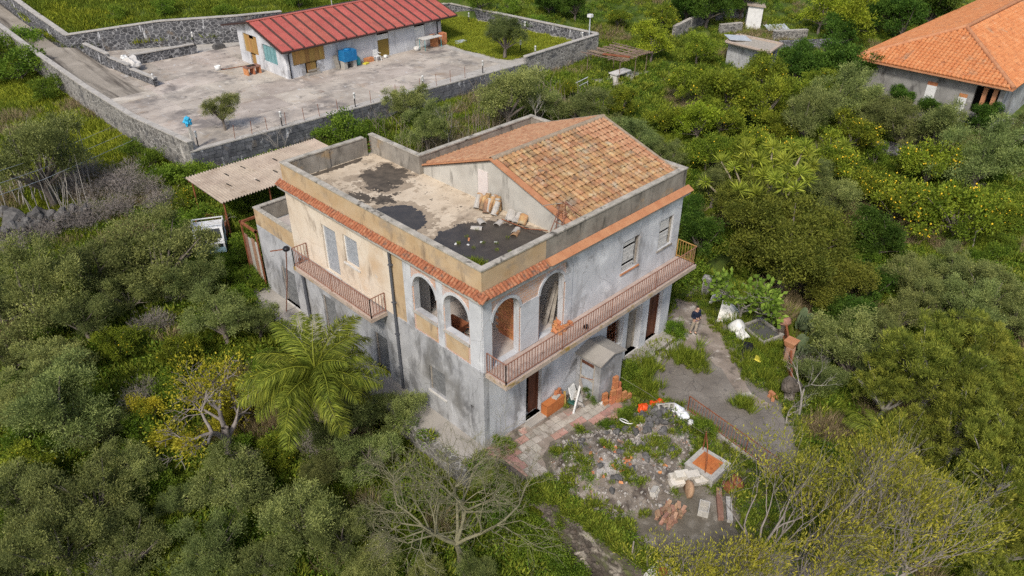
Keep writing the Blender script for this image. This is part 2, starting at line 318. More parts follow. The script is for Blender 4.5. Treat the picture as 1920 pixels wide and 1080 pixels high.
mat('asphalt', [(.3, (.155, .135, .115)), (.55, (.21, .187, .162)), (.75, (.28, .252, .22))], .8, .95, .5, 25, spots=[((.3, .27, .23), .35, .57, .67), ((.3, .28, .25), 2.2, .64, .7), ((.1, .09, .085), 1.1, .6, .72)], vor=((.09, .08, .07), 1.1, .011, .08))
mat('dirt', [(.3, (.19, .155, .125)), (.55, (.29, .24, .2)), (.75, (.4, .35, .3))], 1.4, .95, .5, 18, spots=[((.12, .1, .08), .9, .53, .64), ((.5, .46, .41), 1.6, .58, .66), ((.1, .11, .04), 1.2, .62, .7)])
mat('paver', [(.3, (.36, .325, .28)), (.7, (.47, .43, .375))], 3, .9, .2, 30, spots=[((.2, .17, .13), 2, .52, .64), ((.3, .24, .2), .7, .54, .66)], objrand=.15)
mat('paver_red', [(.3, (.36, .19, .155)), (.7, (.48, .29, .24))], 3, .9, .2, 30, spots=[((.24, .2, .16), 1.3, .53, .64), ((.5, .44, .38), 1.6, .6, .7)], objrand=.12)
mat('rubble', [(.3, (.18, .16, .14)), (.5, (.31, .285, .26)), (.7, (.5, .475, .44))], 4, .95, .5, 30, spots=[((.4, .18, .09), 2.5, .62, .66), ((.1, .09, .08), 1.2, .56, .68)])
mat('rubble_soil', [(.3, (.14, .115, .09)), (.6, (.26, .225, .19)), (.8, (.42, .39, .36))], 3, .95, .8, 40, spots=[((.075, .06, .05), .9, .53, .64), ((.09, .1, .035), .8, .58, .68), ((.34, .17, .1), 2, .64, .7), ((.5, .48, .46), .55, .56, .64, None, .7)])
mat('lava', [(.3, (.06, .058, .058)), (.7, (.15, .145, .14))], 5, .95, .6, 20, objrand=.25)
mat('block_grey', [(.3, (.36, .34, .31)), (.7, (.5, .48, .44))], 5, .95, .3, 40, objrand=.12)
mat('block_pale', [(.3, (.5, .47, .41)), (.7, (.64, .6, .54))], 5, .95, .3, 40, objrand=.1)
mat('red_roof', [(.3, (.38, .095, .075)), (.7, (.47, .135, .105))], 1.2, .6, 0, objrand=.08, spec=.3, spots=[((.3, .1, .08), .8, .55, .68), ((.5, .25, .2), 3, .62, .7, (1, .15, 1), .6)])
mat('red_roof_seam', [(.3, (.07, .035, .028)), (.7, (.12, .055, .045))], 3, .7)
mat('roof_edge', (.05, .028, .024), 4, .6)
mat('blue_plastic', (.012, .15, .36), 4, .4, spots=[((.02, .2, .42), 4, .55, .65)])
mat('teal_plastic', (.05, .33, .36), 4, .5)
mat('blue_cloth', (.05, .42, .68), 4, .6)
mat('teal_glass', [(.3, (.1, .24, .26)), (.7, (.2, .38, .4))], 3, .3)
mat('corrugated', [(.3, (.32, .26, .21)), (.7, (.45, .38, .31))], 1.2, .9, .1, spots=[((.26, .2, .15), .9, .57, .7), ((.6, .54, .46), 1.5, .62, .7)], objrand=.07)
mat('tin', [(.3, (.42, .45, .48)), (.7, (.56, .59, .62))], 3, .5, metal=.2)
mat('orange_plastic', (.75, .09, .015), 4, .45)
mat('bag_white', (.75, .76, .8), 4, .5)
mat('bag_black', (.012, .012, .016), 4, .4)
mat('bag_green', (.03, .1, .08), 4, .6)
mat('truck_white', (.66, .67, .68), 3, .4, spots=[((.3, .27, .22), 2, .6, .7)])
mat('truck_blue', (.33, .48, .55), 3, .45)
mat('glass_dark', (.03, .035, .04), 3, .12, spec=.5)
mat('skin', (.5, .3, .22), 6, .6)
mat('navy', (.012, .018, .04), 6, .85)
mat('denim', (.06, .11, .22), 6, .85)
mat('khaki', (.4, .34, .27), 6, .85)
mat('hair', (.02, .014, .01), 8, .7)
mat('shoe', (.014, .014, .016), 8, .6)
mat('chair_plastic', (.74, .74, .72), 4, .45)
mat('yellow_plastic', (.6, .52, .06), 4, .5)
mat('soil_dark', (.09, .065, .045), 3, .95, .5, 20)
mat('orange_board', [(.3, (.42, .13, .04)), (.7, (.52, .19, .06))], 4, .7, spots=[((.3, .09, .03), 3, .6, .7)])

# ================================================================ the land
def axis(lo, hi, a, b, st):
    L = [lo]; v = list(np.arange(a, b+1e-6, st))
    left = []; x = a; s = st
    while x > lo: s *= 1.35; x -= s; left.append(max(x, lo))
    right = []; x = b; s = st
    while x < hi: s *= 1.35; x += s; right.append(min(x, hi))
    return np.array(left[::-1] + v + right)
xs = axis(-1500, 2500, -24, 76, .55); ys = axis(-1500, 3000, -14, 92, .55)
nx, ny = len(xs), len(ys)
vv = [(x, y, gs(x, y)) for y in ys for x in xs]
ff = [(j*nx+i, j*nx+i+1, (j+1)*nx+i+1, (j+1)*nx+i) for j in range(ny-1) for i in range(nx-1)]
tag(MB().add(vv, ff, True).build('ground', 'land'), 'green overgrown sloping ground around the buildings', 'ground', kind='structure')

def jag(P, amp=.12, step=.35, seed=0, freq=1.3):
    """polygon outline made uneven"""
    out = []
    for (ax, ay), (bx, by) in zip(P, P[1:]+P[:1]):
        n = max(1, int(math.hypot(bx-ax, by-ay)/step))
        for k in range(n):
            t = k/n; x, y = ax+(bx-ax)*t, ay+(by-ay)*t
            nv = lambda q: noise.noise(Vector((x*freq, y*freq, q)))+.5*noise.noise(Vector((x*freq*2.7, y*freq*2.7, q))); out.append((x+amp*nv(seed), y+amp*nv(seed+9)))
    return out
def sheet(name, P, dz, material, zf=None, parent=None):
    tri = tessellate_polygon([[Vector((x, y, 0)) for x, y in P]]); zf = zf or (lambda x, y: yard_z(x))
    fs = []
    for t in tri:
        a, b, c = (Vector((*P[i], 0)) for i in t); fs.append(tuple(t) if (b-a).cross(c-a).z > 0 else tuple(t)[::-1])
    return MB().add([(x, y, zf(x, y)+dz) for x, y in P], fs).build(name, material, parent)

# ---------------------------------------------------------------- yard surfaces
mat('yard_soil', [(.3, (.1, .085, .065)), (.55, (.16, .14, .11)), (.75, (.25, .225, .19))], 2.2, .95, .6, 25, spots=[((.075, .08, .04), .9, .6, .7), ((.36, .34, .31), 5, .64, .68), ((.3, .27, .23), .8, .55, .68)])
tag(sheet('yard_soil', jag([(-.2, -14), (-.2, .3), (12.9, .3), (17.6, 1.6), (17.6, -3.9), (12.2, -7.3), (8.5, -9.5), (7.2, -12)], .1, .4, 1), .005, 'yard_soil'), 'bare stony soil of the yard in front of the villa', 'ground', kind='structure')
DRIVE = [(12.7, .6), (15.4, 1.6), (15.9, .2), (14.6, -1.9), (13.1, -3.6), (11.9, -5.2), (11.6, -6.9), (8.9, -9.2), (7.4, -9.6), (7.3, -8.6), (8.0, -4.6), (7.7, -3.4), (7.4, -2.4), (8.0, -1.5), (8.9, -.9), (12.5, -.95)]
tag(sheet('driveway', jag(DRIVE, .25, .4, 3), .012, 'asphalt'), 'cracked grey asphalt driveway beside the villa', 'driveway', kind='structure')
DIRT = [(12.75, .5), (15.5, 1.6), (16.1, .2), (14.6, -1.95), (12.9, -3.7), (11.5, -5.3), (11.1, -6.7), (10.5, -6.3), (10.9, -5.1), (11.7, -4.0), (12.1, -3.0), (12.0, -1.7), (11.9, -.9)]
tag(sheet('dirt_track', jag(DIRT, .3, .3, 5), .018, 'dirt'), 'bare brown earth along the edge of the driveway', 'ground', kind='structure')
PATHB = [(-.1, .15), (-.25, -1.9), (.2, -3.2), (.6, -3.4), (.9, -2.6), (1.3, -1.95), (2.2, -1.55), (3.6, -1.75), (5.0, -2.45), (6.1, -2.5), (6.4, -1.9), (5.8, -.9), (5.3, -.9), (4.2, -.7), (2.3, -.25), (2.2, 0.05)]
pth = tag(sheet('path', jag(PATHB, .06, .3, 8), .014, 'dirt'), 'old garden path of pale and reddish pavers by the villa', 'path', kind='structure')
# pavers one by one: a pale run in the middle, reddish ones on both sides
PATHC = [(0.5, -3.0), (.75, -1.7), (1.7, -1.0), (3.4, -1.05), (5.5, -1.55)]
pvm = MB().box((-.17, -.17, 0), (.17, .17, .03)).build('tmp', 'paver').data; pvr = MB().box((-.17, -.17, 0), (.17, .17, .03)).build('tmp', 'paver_red').data
for o in [o for o in bpy.data.objects if o.name.startswith('tmp')]: bpy.data.objects.remove(o)
ca, sa = math.cos(R(8)), math.sin(R(8))
for i in range(-4, 26):
    for j in range(-12, 5):
        lx, ly = i*.36, j*.36+.1; x, y = lx*ca+ly*sa*0+.02*i, ly-.055*i*.36
        if not in_poly(x, y, PATHB) or pdist(x, y, PATHB) < .12: continue
        dc = min(math.hypot(x-a, y-b) for (a, b) in [(p[0]+(q[0]-p[0])*k/6, p[1]+(q[1]-p[1])*k/6) for p, q in zip(PATHC, PATHC[1:]) for k in range(7)])
        pale = dc < .33
        if not pale and random.random() < .06: continue
        inst('paver', pvm if pale else pvr, pth, (x, y, yard_z(x)+.012+random.uniform(-.004, .006)), (random.uniform(-.02, .02), random.uniform(-.02, .02), -.15+random.uniform(-.03, .03)), (1, 1, 1))
# steps of pale concrete in front of the three right doors
st = thing('concrete_step', 'low pale concrete step slabs under the doors of the right wall', 'step', (10, -.4, -.5))
for i, (x0, x1, y1) in enumerate(((7.9, 9.0, -.6), (9.06, 10.4, -.85), (10.46, 12.2, -.8))):
    MB().prism(jag([(x0, -.03), (x0, y1), (x1, y1-.05), (x1, -.03)], .06, .3, i), -.75, -.28-.03*i).build('slab', 'concrete', st)
MB().prism(jag([(8.9, -.98), (9.0, -1.4), (12.4, -1.2), (12.5, -.9)], .12, .3, 4), -.75, -.44).build('slab', 'concrete', st)
# walkway along the left wall with a kerb
tag(MB().prism([(-1.15, .0), (-1.15, 18.2), (0.02, 18.2), (0.02, .0)], -.4, .02).build('walkway', 'concrete'), 'narrow concrete walkway along the left wall of the villa', 'pavement', kind='structure')
rw = thing('kerb_wall', 'low stone edging wall of the walkway along the villa', 'wall', (-1.25, 9, -1.9))
for k in range(7): MB().box((-1.4, -.35+k*2.65, -2.1), (-1.15, -.35+(k+1)*2.65-.012, .06+.02*(k % 2))).build('stone', 'rubble_wall', rw)

# ---------------------------------------------------------------- retaining wall of the yard (lower garden side)
ret = thing('retaining_wall', 'weathered stone retaining wall below the rubble-strewn yard', 'wall', (-.4, -6, -2))
rngs = np.random.default_rng(4)
mat('ret_stone', [(.3, (.085, .068, .055)), (.7, (.18, .15, .125))], 3, .95, .5, 15, spots=[((.36, .32, .27), 1.0, .56, .66), ((.1, .11, .04), .8, .55, .65), ((.08, .06, .045), 1.6, .58, .68)], vor=((.06, .05, .04), 3.5, .06, .4))
MB().wall([(0, -2.4), (13.6, -2.7), (13.6, -.1), (6, 0), (0, .02)], [], (-.36, -.9, 0), (0, -1, 0), (-1, 0, 0), .5).build('wall_core', 'ret_stone', ret)
sm_st = []
for k in range(5):
    b = bmesh.new(); bmesh.ops.create_icosphere(b, subdivisions=2, radius=.5)
    for v in b.verts: v.co *= 1+.25*noise.noise(v.co*2.3+Vector((k*7, 0, 0)))
    me = bpy.data.meshes.new('stone'); b.to_mesh(me); b.free(); me.materials.append(MATS['ret_stone']); sm_st.append(me)
for k in range(250):
    u = rngs.uniform(0, 13); zz = rngs.uniform(-2.2, -.1)
    inst('stone', sm_st[k % 5], ret, (-.38+.4-.02*rngs.random(), -.9-u+6, zz+2), (rngs.random()*6, 0, rngs.random()), (.12, .18+.3*rngs.random(), .12+.2*rngs.random()))
MB().wall([(0, -.06), (13.6, -.2), (13.6, -.04), (6, .04), (0, .06)], [], (-.42, -.9, 0), (0, -1, 0), (-1, 0, 0), .46).build('coping', 'ret_stone', ret)
# ================================================================ the villa
mat('gable_plaster', [(.3, (.4, .38, .34)), (.7, (.54, .52, .47))], .8, .95, .15, 25, spots=[((.18, .17, .15), 1.3, .58, .72, (1, 1, .25)), ((.3, .31, .26), .7, .58, .7)])
V = thing('villa', 'abandoned two-storey villa with arched corner loggia and part-tiled roof', 'house', (6, 6, 0))
T = .28; XW, YW = 12.5, 13.25
def rect(u0, u1, z0, z1): return [(u0, z0), (u1, z0), (u1, z1), (u0, z1)]
def arch(u0, u1, z0, zs, zt, n=12):
    c = (u0+u1)/2; a = (u1-u0)/2; h = zt-zs
    return [(u0, z0), (u1, z0)] + [(c+a*math.cos(math.pi*k/n), zs+h*math.sin(math.pi*k/n)) for k in range(n+1)]
LX = dict(O=(0, 0, 0), U=(0, 1, 0), N=(-1, 0, 0)); LY = dict(O=(0, 0, 0), U=(1, 0, 0), N=(0, -1, 0))
def panel(name, mtl, outer, holes, pl, t=T, off=0):
    O = Vector(pl['O'])+Vector(pl['N'])*off
    return MB().wall(outer, holes, O, pl['U'], pl['N'], t).build(name, mtl, V)
low_left = [rect(2.32, 3.35, 1.13, 2.45), rect(6.2, 7.15, .2, 2.2), rect(10.25, 11.35, .03, 2.25), rect(13.8, 15.15, .1, 2.22), rect(.6, .78, 1.64, 1.86)]
panel('wall', 'grey_plaster', rect(0, 16.95, -.3, 3.87), low_left, LX)
panel('wall', 'peach_paint', rect(5.47, YW, 3.87, 7.42), [rect(9.33, 10.45, 3.98, 6.33), rect(7.7, 8.78, 5.08, 6.48)], LX)
panel('wall', 'ochre_paint', rect(4.55, 5.47, 3.87, 7.42), [], LX)
AL = [(.72, 2.1), (2.58, 3.96)]
lw1 = panel('loggia_wall', 'brick_pale', rect(0, 4.55, 3.87, 7.42), [arch(a, b, 4.86, 6.0, 6.68) for a, b in AL], LX)
panel('wall', 'blue_plaster', rect(T, XW, -.9, 3.87), [rect(2.35, 3.27, -.05, 2.42), rect(7.56, 8.62, .75, 2.22), rect(9.08, 10.06, -.3, 2.2), rect(10.72, 11.66, -.28, 2.24)], LY)
AR = [(.5, 1.88), (3.02, 4.42)]
lw2 = panel('loggia_wall', 'brick_pale', rect(T, 4.75, 3.87, 7.42), [arch(a, b, 3.88, 6.0, 6.69) for a, b in AR], LY)
panel('wall', 'blue_plaster', rect(4.75, XW, 3.87, 7.42), [rect(8.2, 9.4, 4.72, 6.26), rect(10.86, 11.92, 4.8, 6.3)], LY)
for nm, pl, outer, mt in (('wall', dict(O=(XW, 0, 0), U=(0, 1, 0), N=(1, 0, 0)), rect(T, 9.6, -.9, 7.42), 'grey_plaster'), ('wall', dict(O=(0, 9.6, 0), U=(1, 0, 0), N=(0, 1, 0)), rect(5.07, XW-T, -.3, 7.42), 'grey_plaster'),
                          ('wall', dict(O=(5.07, 0, 0), U=(0, 1, 0), N=(1, 0, 0)), rect(9.6, YW, -.3, 7.42), 'grey_plaster'), ('wall', dict(O=(0, YW, 0), U=(1, 0, 0), N=(0, 1, 0)), rect(T, 5.07-T, 3.9, 7.42), 'peach_paint'),
                          ('wall', dict(O=(0, 16.95, 0), U=(1, 0, 0), N=(0, 1, 0)), rect(T, 5.07, -.3, 3.87), 'grey_plaster'), ('wall', dict(O=(5.07, 0, 0), U=(0, 1, 0), N=(1, 0, 0)), rect(YW, 16.95-T, -.3, 3.87), 'grey_plaster')):
    panel(nm, mt, outer, [], pl)
for o_, ax_ in ((lw1, 0), (lw2, 1)):
    o_.data.materials.append(MATS['blue_plaster'])
    for p_ in o_.data.polygons:
        if abs(p_.normal[ax_]) < .5 or p_.normal[ax_] > .5: p_.material_index = 1
# plaster pilasters, arch trims and the ochre panels of the loggia
for a, b in ((.0, .66), (2.16, 2.52), (4.04, 4.54)): MB().box((-.035, a+.002, 3.875), (-.001, b, 7.1)).build('pilaster', 'blue_plaster', V)
for a, b in ((.002, .44), (1.95, 2.95), (4.5, 4.9)): MB().box((a if a > .1 else .0, -.035, 3.875), (b, -.001, 6.05 if a > 1 and a < 4 else 7.1)).build('pilaster', 'blue_plaster', V)
def archtrim(c, r0, r1, zs, sc, pl):
    m_ = MB(); n = 14; O, U, N = Vector(pl['O']), Vector(pl['U']), Vector(pl['N']); vs = []
    for k in range(n+1):
        a = math.pi*k/n
        for r, q in ((r0, .0), (r1, .0), (r1, .05), (r0, .05)): vs.append(O+U*(c+r*math.cos(a))+Vector((0, 0, zs+r*sc*math.sin(a)))+N*(q-.004))
    fs = []
    for k in range(n):
        for j in range(4): fs.append((k*4+j, k*4+(j+1) % 4, (k+1)*4+(j+1) % 4, (k+1)*4+j))
    return m_.add(vs, fs+[(0, 1, 2, 3), (n*4+3, n*4+2, n*4+1, n*4)]).build('arch_trim', 'blue_plaster', V)
for a, b in AL: archtrim((a+b)/2, (b-a)/2+.005, (b-a)/2+.13, 6.0, .985, LX)
for a, b in AR: archtrim((a+b)/2, (b-a)/2+.005, (b-a)/2+.13, 6.0, .985, LY)
for a, b in ((.8, 2.08), (2.62, 3.92)):
    MB().box((-.02, a, 4.02), (-.001, b, 4.72)).build('panel', 'ochre_paint', V)
    MB().box((-.08, a-.1, 4.76), (.2, b+.1, 4.855)).build('sill', 'coping', V)
MB().box((-.05, -.03, 3.8), (-.001, 5.15, 3.93)).build('string_course', 'grey_plaster', V)
MB().box((-.045, -.06, 6.93), (-.002, 4.5, 7.11)).build('string_course', 'blue_plaster', V)
MB().box((-.04, -.045, 6.93), (4.9, -.003, 7.11)).build('string_course', 'blue_plaster', V)
# floors, ceilings and the loggia room
MB().prism([(T, T), (XW-T, T), (XW-T, 9.6-T), (5.07-T, 9.6-T), (5.07-T, 16.95-T), (T, 16.95-T)], 3.6, 3.88).build('floor', 'loggia_floor', V)
MB().prism([(T, T), (XW-T, T), (XW-T, 9.6-T), (5.07-T, 9.6-T), (5.07-T, YW-T), (T, YW-T)], -.25, .02).build('floor', 'interior', V)
MB().prism([(.01, .01), (XW-.01, .01), (XW-.01, 9.59), (5.06, 9.59), (5.06, YW-.01), (.01, YW-.01)], 7.42, 7.45).build('roof_deck', 'roof_floor', V)
MB().prism([(T, T), (XW-T, T), (XW-T, 9.6-T), (5.07-T, 9.6-T), (5.07-T, YW-T), (T, YW-T)], 7.15, 7.418).build('ceiling', 'interior', V)
MB().wall(rect(T, 4.75, 3.88, 7.15), [rect(1.2, 2.1, 3.9, 6.1)], (0, 4.5, 0), (1, 0, 0), (0, -1, 0), .15).build('inner_wall', 'interior', V)
MB().wall(rect(T, 4.5, 3.88, 7.15), [rect(2.9, 3.75, 3.9, 6.1)], (4.75, 0, 0), (0, 1, 0), (-1, 0, 0), .15).build('inner_wall', 'interior', V)
MB().wall(rect(T, 1.75, 3.88, 7.15), [], (2.28, 0, 0), (0, 1, 0), (-1, 0, 0), .1).build('inner_wall', 'brick_mortar', V)
MB().box((4.9, 4.5, .02), (5.05, 9.3, 3.6)).build('inner_wall', 'interior', V); MB().box((4.9, 4.7, 3.88), (5.05, 9.3, 7.15)).build('inner_wall', 'interior', V)
MB().box((.3, 4.9, .02), (4.9, 5.05, 3.6)).build('inner_wall', 'interior', V)
# hollow-brick infill, brick by brick
bi = MB().box((2.262, .3, 3.885), (2.279, 1.74, 6.95)).build('brick_infill', 'brick_mortar', V)
bm_ = MB().box((-.012, -.145, -.0685), (.012, .145, .0685)).build('tmp', 'brick'); bme = bm_.data; bpy.data.objects.remove(bm_)
bo = wloc(bi)
for r in range(20):
    for c in range(9):
        y = .44+c*.305+(.15 if r % 2 else 0); zz = 3.96+r*.15
        if y > 1.62 or zz > 6.85: continue
        inst('brick', bme, bi, (2.254-bo.x+random.uniform(-.003, .003), y-bo.y, zz-bo.z))
# drain pipes
for y, z0, z1 in ((5.3, .1, 7.15),):
    p = MB().tube([(-.09, y, z1), (-.09, y-.02, 5), (-.09, y-.08, z0)], .06, 10).build('drainpipe', 'pipe_grey', V)
    for zz in (1.2, 3, 4.6, 6.4): MB().box((-.16, y-.12+.02*(zz > 4), zz), (0, y+.04+.02*(zz > 4), zz+.05)).build('bracket', 'pipe_grey', p)
MB().tube([(-.1, 12.75, 3.6), (-.1, 12.72, .05)], .075, 10).build('drainpipe', 'pipe_grey', V)

# ---- windows and doors
def opening(kind, pl, u0, u1, z0, z1, name='window', depth=.12):
    O, U, N = Vector(pl['O']), Vector(pl['U']), Vector(pl['N']); Z = Vector((0, 0, 1))
    def P(u, z, d): return O+U*u+Z*z-N*d
    def bx(mb, ua, ub, za, zb, da, db):
        ps = [P(u, z, d) for u in (ua, ub) for z in (za, zb) for d in (da, db)]
        lo = [min(p[i] for p in ps) for i in range(3)]; hi = [max(p[i] for p in ps) for i in range(3)]; mb.box(lo, hi)
    f = MB(); w_ = .055
    bx(f, u0, u0+w_, z0, z1, depth-.03, depth+.05); bx(f, u1-w_, u1, z0, z1, depth-.03, depth+.05); bx(f, u0+w_, u1-w_, z1-w_, z1, depth-.03, depth+.05)
    F = f.build(name, {'roller': 'white_paint', 'roller_low': 'old_wood', 'old': 'old_wood', 'brown': 'dark_wood', 'grey': 'old_wood', 'grille': 'old_wood', 'brown_open': 'dark_wood'}[kind], V)
    dv = .04 if kind.startswith('roller') else .5; dv = .16 if kind == 'old' else dv; b = MB(); bx(b, u0+.01, u1-.01, z0+.005, z1-.01, depth+dv, depth+dv+.02); b.build('backing', 'shade_black', F)  # black sheet behind the opening paints the dark of the room
    if kind.startswith('roller'):
        s = MB(); n = int((z1-z0-w_)/.055)
        for k in range(n):
            za = z0+.004+k*(z1-w_-z0)/n; bx(s, u0+w_, u1-w_, za, za+.04, depth+(.006 if k % 2 else 0), depth+.02)
        s.build('shutter', 'shutter' if kind == 'roller' else mat('shutter_dark', [(.3, (.12, .125, .13)), (.7, (.22, .225, .23))], 6, .8) if 'shutter_dark' not in MATS else 'shutter_dark', F)
    if kind == 'old':
        uw = u0+(u1-u0)*.74; n = int((z1-z0-w_)/.1)
        for k in range(n):
            s = MB(); za = z0+.01+k*(z1-w_-z0)/n; j = random.uniform(-.01, .015)
            if random.random() < .08: continue
            bx(s, u0+w_, uw-random.uniform(0, .03), za, za+.088, depth-.07+j, depth-.04+j); s.build('slat', 'shutter_old', F)
    if kind in ('brown', 'grey', 'brown_open'):
        mt = 'dark_wood' if kind != 'grey' else 'old_wood'
        if kind == 'brown_open':
            s = MB(); bx(s, u0+.05, u0+.1, z0+.02, z1-.06, depth+.05, depth+.49); s.build('door_leaf', mt, F)
            s = MB(); bx(s, u1-.5, u1-w_, z0+.02, z1-.06, depth+.06, depth+.1); L = s.build('door_leaf', mt, F)
        else:
            mid = (u0+u1)/2
            for ua, ub in ((u0+w_, mid-.006), (mid+.006, u1-w_)):
                s = MB(); bx(s, ua, ub, z0+.02, z1-w_, depth+.03, depth+.06)
                for za, zb in ((z0+.15, z0+.8), (z0+.95, z0+1.45), (z0+1.6, z1-.2)): bx(s, ua+.07, ub-.07, za, zb, depth+.012, depth+.03)
                s.build('door_leaf', mt, F)
    if kind == 'grille':
        k = u0+.1
        while k < u1-.05: s = MB(); bx(s, k, k+.016, z0, z1-.05, depth-.02, depth-.004); s.build('bar', 'rust', F); k += .13
        for zz in (z0+.35, z0+.75, z0+1.1): s = MB(); bx(s, u0+.02, u1-.02, zz, zz+.016, depth-.003, depth+.01); s.build('bar', 'rust', F)
    s = MB()
    if z0 > .35 or name == 'window': bx(s, u0-.06, u1+.06, z0-.075, z0-.003, -.06, depth+.04); s.build('sill', 'marble' if kind != 'old' else 'cornice_orange' if u0 < 9 else 'parapet_grey', F)
    else: bx(s, u0-.02, u1+.02, z0-.12, z0+.0, -.05, depth+.06); s.build('threshold', 'marble', F)
    return F
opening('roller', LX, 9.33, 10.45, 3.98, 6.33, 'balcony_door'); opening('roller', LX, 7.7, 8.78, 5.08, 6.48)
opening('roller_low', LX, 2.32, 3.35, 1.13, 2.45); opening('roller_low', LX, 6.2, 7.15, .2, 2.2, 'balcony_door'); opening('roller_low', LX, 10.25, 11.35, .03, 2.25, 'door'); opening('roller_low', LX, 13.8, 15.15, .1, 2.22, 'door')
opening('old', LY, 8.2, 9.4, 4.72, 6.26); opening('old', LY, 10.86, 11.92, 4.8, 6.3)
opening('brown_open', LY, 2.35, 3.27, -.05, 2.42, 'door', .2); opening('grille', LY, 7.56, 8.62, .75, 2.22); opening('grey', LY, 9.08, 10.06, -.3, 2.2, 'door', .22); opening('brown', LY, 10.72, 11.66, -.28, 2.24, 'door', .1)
MB().box((.28, .61, 1.65), (.3, .77, 1.85)).build('vent', 'rust', V); MB().lathe((6.26, -.02, 2.06), [(.09, 0), (.09, .03), (.05, .03), (.05, .012)], 12, 'y').build('vent', 'pipe_grey', V)
# deep plaster piers between the right doors
for x0, x1 in ((8.68, 9.0), (10.1, 10.62), (11.72, 12.4)): MB().box((x0, -.1, -.85), (x1, -.002, 2.9)).build('pier', 'blue_plaster', V)

# ---- cornices
MB().box((-.24, -.24, 7.14), (-.002, YW+.2, 7.3)).build('cornice', 'coping', V)
cl = MB().add([(-.26, -.26, 7.31), (-.26, YW+.25, 7.31), (0, YW+.25, 7.48), (0, -.0, 7.48), (-.26, -.26, 7.302), (-.26, YW+.25, 7.302), (0, YW+.25, 7.302), (0, 0, 7.302)], [(0, 3, 2, 1), (4, 5, 6, 7), (0, 1, 5, 4), (1, 2, 6, 5), (3, 0, 4, 7)]).build('cornice_bed', 'eave_tile', V)
def half_tile(L, r0, r1, th=.018, n=5, mtl='terracotta', name='tile'):
    """a barrel tile lying along +x, crown up, low end at x=0"""
    vs = []
    for x, r in ((0, r0), (L, r1)):
        for q in (0, th):
            for k in range(n+1): a = math.pi*k/n; vs.append((x, (r-q)*math.cos(a), (r-q)*math.sin(a)*.75))
    m1 = n+1; fs = []
    for k in range(n):
        fs += [(k, k+1, 2*m1+k+1, 2*m1+k), (m1+k+1, m1+k, 3*m1+k, 3*m1+k+1), (k+1, k, m1+k, m1+k+1), (2*m1+k, 2*m1+k+1, 3*m1+k+1, 3*m1+k)]
    me = bpy.data.meshes.new(name); me.from_pydata(vs, [], fs); me.materials.append(MATS[mtl]); me.update(); return me
et = half_tile(.36, .082, .07, mtl='eave_tile'); sl = math.atan2(.17, .26); bo = wloc(cl)
k = 0; y = -.32
while y < YW+.22:
    inst('tile', et, cl, (-.31-bo.x+random.uniform(-.02, .02), y-bo.y, 7.3-bo.z+random.uniform(-.008, .008)), (0, -sl, random.uniform(-.03, .03)), (1, 1, 1.1)); y += .172
MB().box((-.002, -.24, 7.14), (12.66, -.002, 7.3)).build('cornice', 'coping', V)
cr_ = MB().add([(-.26, -.26, 7.31), (12.74, -.3, 7.32), (12.74, 0, 7.48), (0, 0, 7.48), (-.26, -.26, 7.302), (12.74, -.3, 7.302), (12.8, 0, 7.302), (0, 0, 7.302)], [(0, 1, 2, 3), (7, 6, 5, 4), (4, 5, 1, 0), (5, 6, 2, 1)]).build('cornice_bed', 'cornice_orange', V)
bo = wloc(cr_); x = -.3
while x < 3.2: inst('tile', et, cr_, (x-bo.x, -.31-bo.y, 7.3-bo.z), (0, -sl, R(90)+random.uniform(-.03, .03)), (1, 1, 1.1)); x += .172
ft = MB().box((-.21, 0, 0), (.21, .37, .02)).build('tmp', 'cornice_orange'); fme = ft.data; bpy.data.objects.remove(ft); x = 3.5
while x < 12.75: inst('flat_tile', fme, cr_, (x-bo.x, -.34-bo.y, 7.318-bo.z), (math.atan2(.17, .3), 0, random.uniform(-.01, .01))); x += .43
b = bmesh.new(); bmesh.ops.create_icosphere(b, subdivisions=2, radius=.15); me = bpy.data.meshes.new('corner_tile'); b.to_mesh(me); b.free(); me.materials.append(MATS['eave_tile']); inst('corner_tile', me, V, (-.22-6, -.22-6, 7.36), (0, 0, 0), (1, 1, .8))

# ---- parapets
def parapet(x0, y0, x1, y1, mtl, z0=7.452, z1=8.34, cap=.03, ca=0, cb=0):
    p = MB().box((x0, y0, z0), (x1, y1, z1)).build('parapet', mtl, V)
    ax = abs(x1-x0) > abs(y1-y0); xa, xb, ya, yb = min(x0, x1), max(x0, x1), min(y0, y1), max(y0, y1)
    if ax: xa -= ca; xb += cb; ya -= cap; yb += cap
    else: ya -= ca; yb += cb; xa -= cap; xb += cap
    MB().box((xa, ya, z1), (xb, yb, z1+.06)).build('coping', 'parapet_cap', p)
parapet(0, 0, .2, 4, 'ochre_paint', z0=7.45, ca=.03); parapet(0, 4, .2, YW, 'ochre_paint', z0=7.45, cb=.03)
parapet(.2, 0, 3.3, .2, 'ochre_paint', z0=7.45, ca=-.03); parapet(3.3, 0, XW, .2, 'parapet_grey', z0=7.45, cb=.03)
parapet(XW-.2, .2, XW, 9.6, 'parapet_grey', ca=-.03, cb=.03)
parapet(.2, YW-.2, 4.42, YW, 'parapet_grey', ca=-.03); parapet(4.87, 9.6, 5.07, YW, 'parapet_grey', cb=.03); parapet(4.87, 9.4, XW-.2, 9.6, 'parapet_grey', cb=-.03)
for x, y in ((2.2, YW-.26), (4.35, YW-.24), (.2, YW-.3)): MB().box((x, y, 7.453), (x+.2, y+.05, 8.33)).build('pillar', 'parapet_grey', V)
MB().box((4.44, YW-.18, 7.452), (4.86, YW-.15, 7.47)).build('sill', 'concrete', V)
for zz in (7.65, 7.85, 8.05): MB().box((4.42, YW-.12, zz), (4.87, YW-.1, zz+.02)).build('rail', 'rust', V)

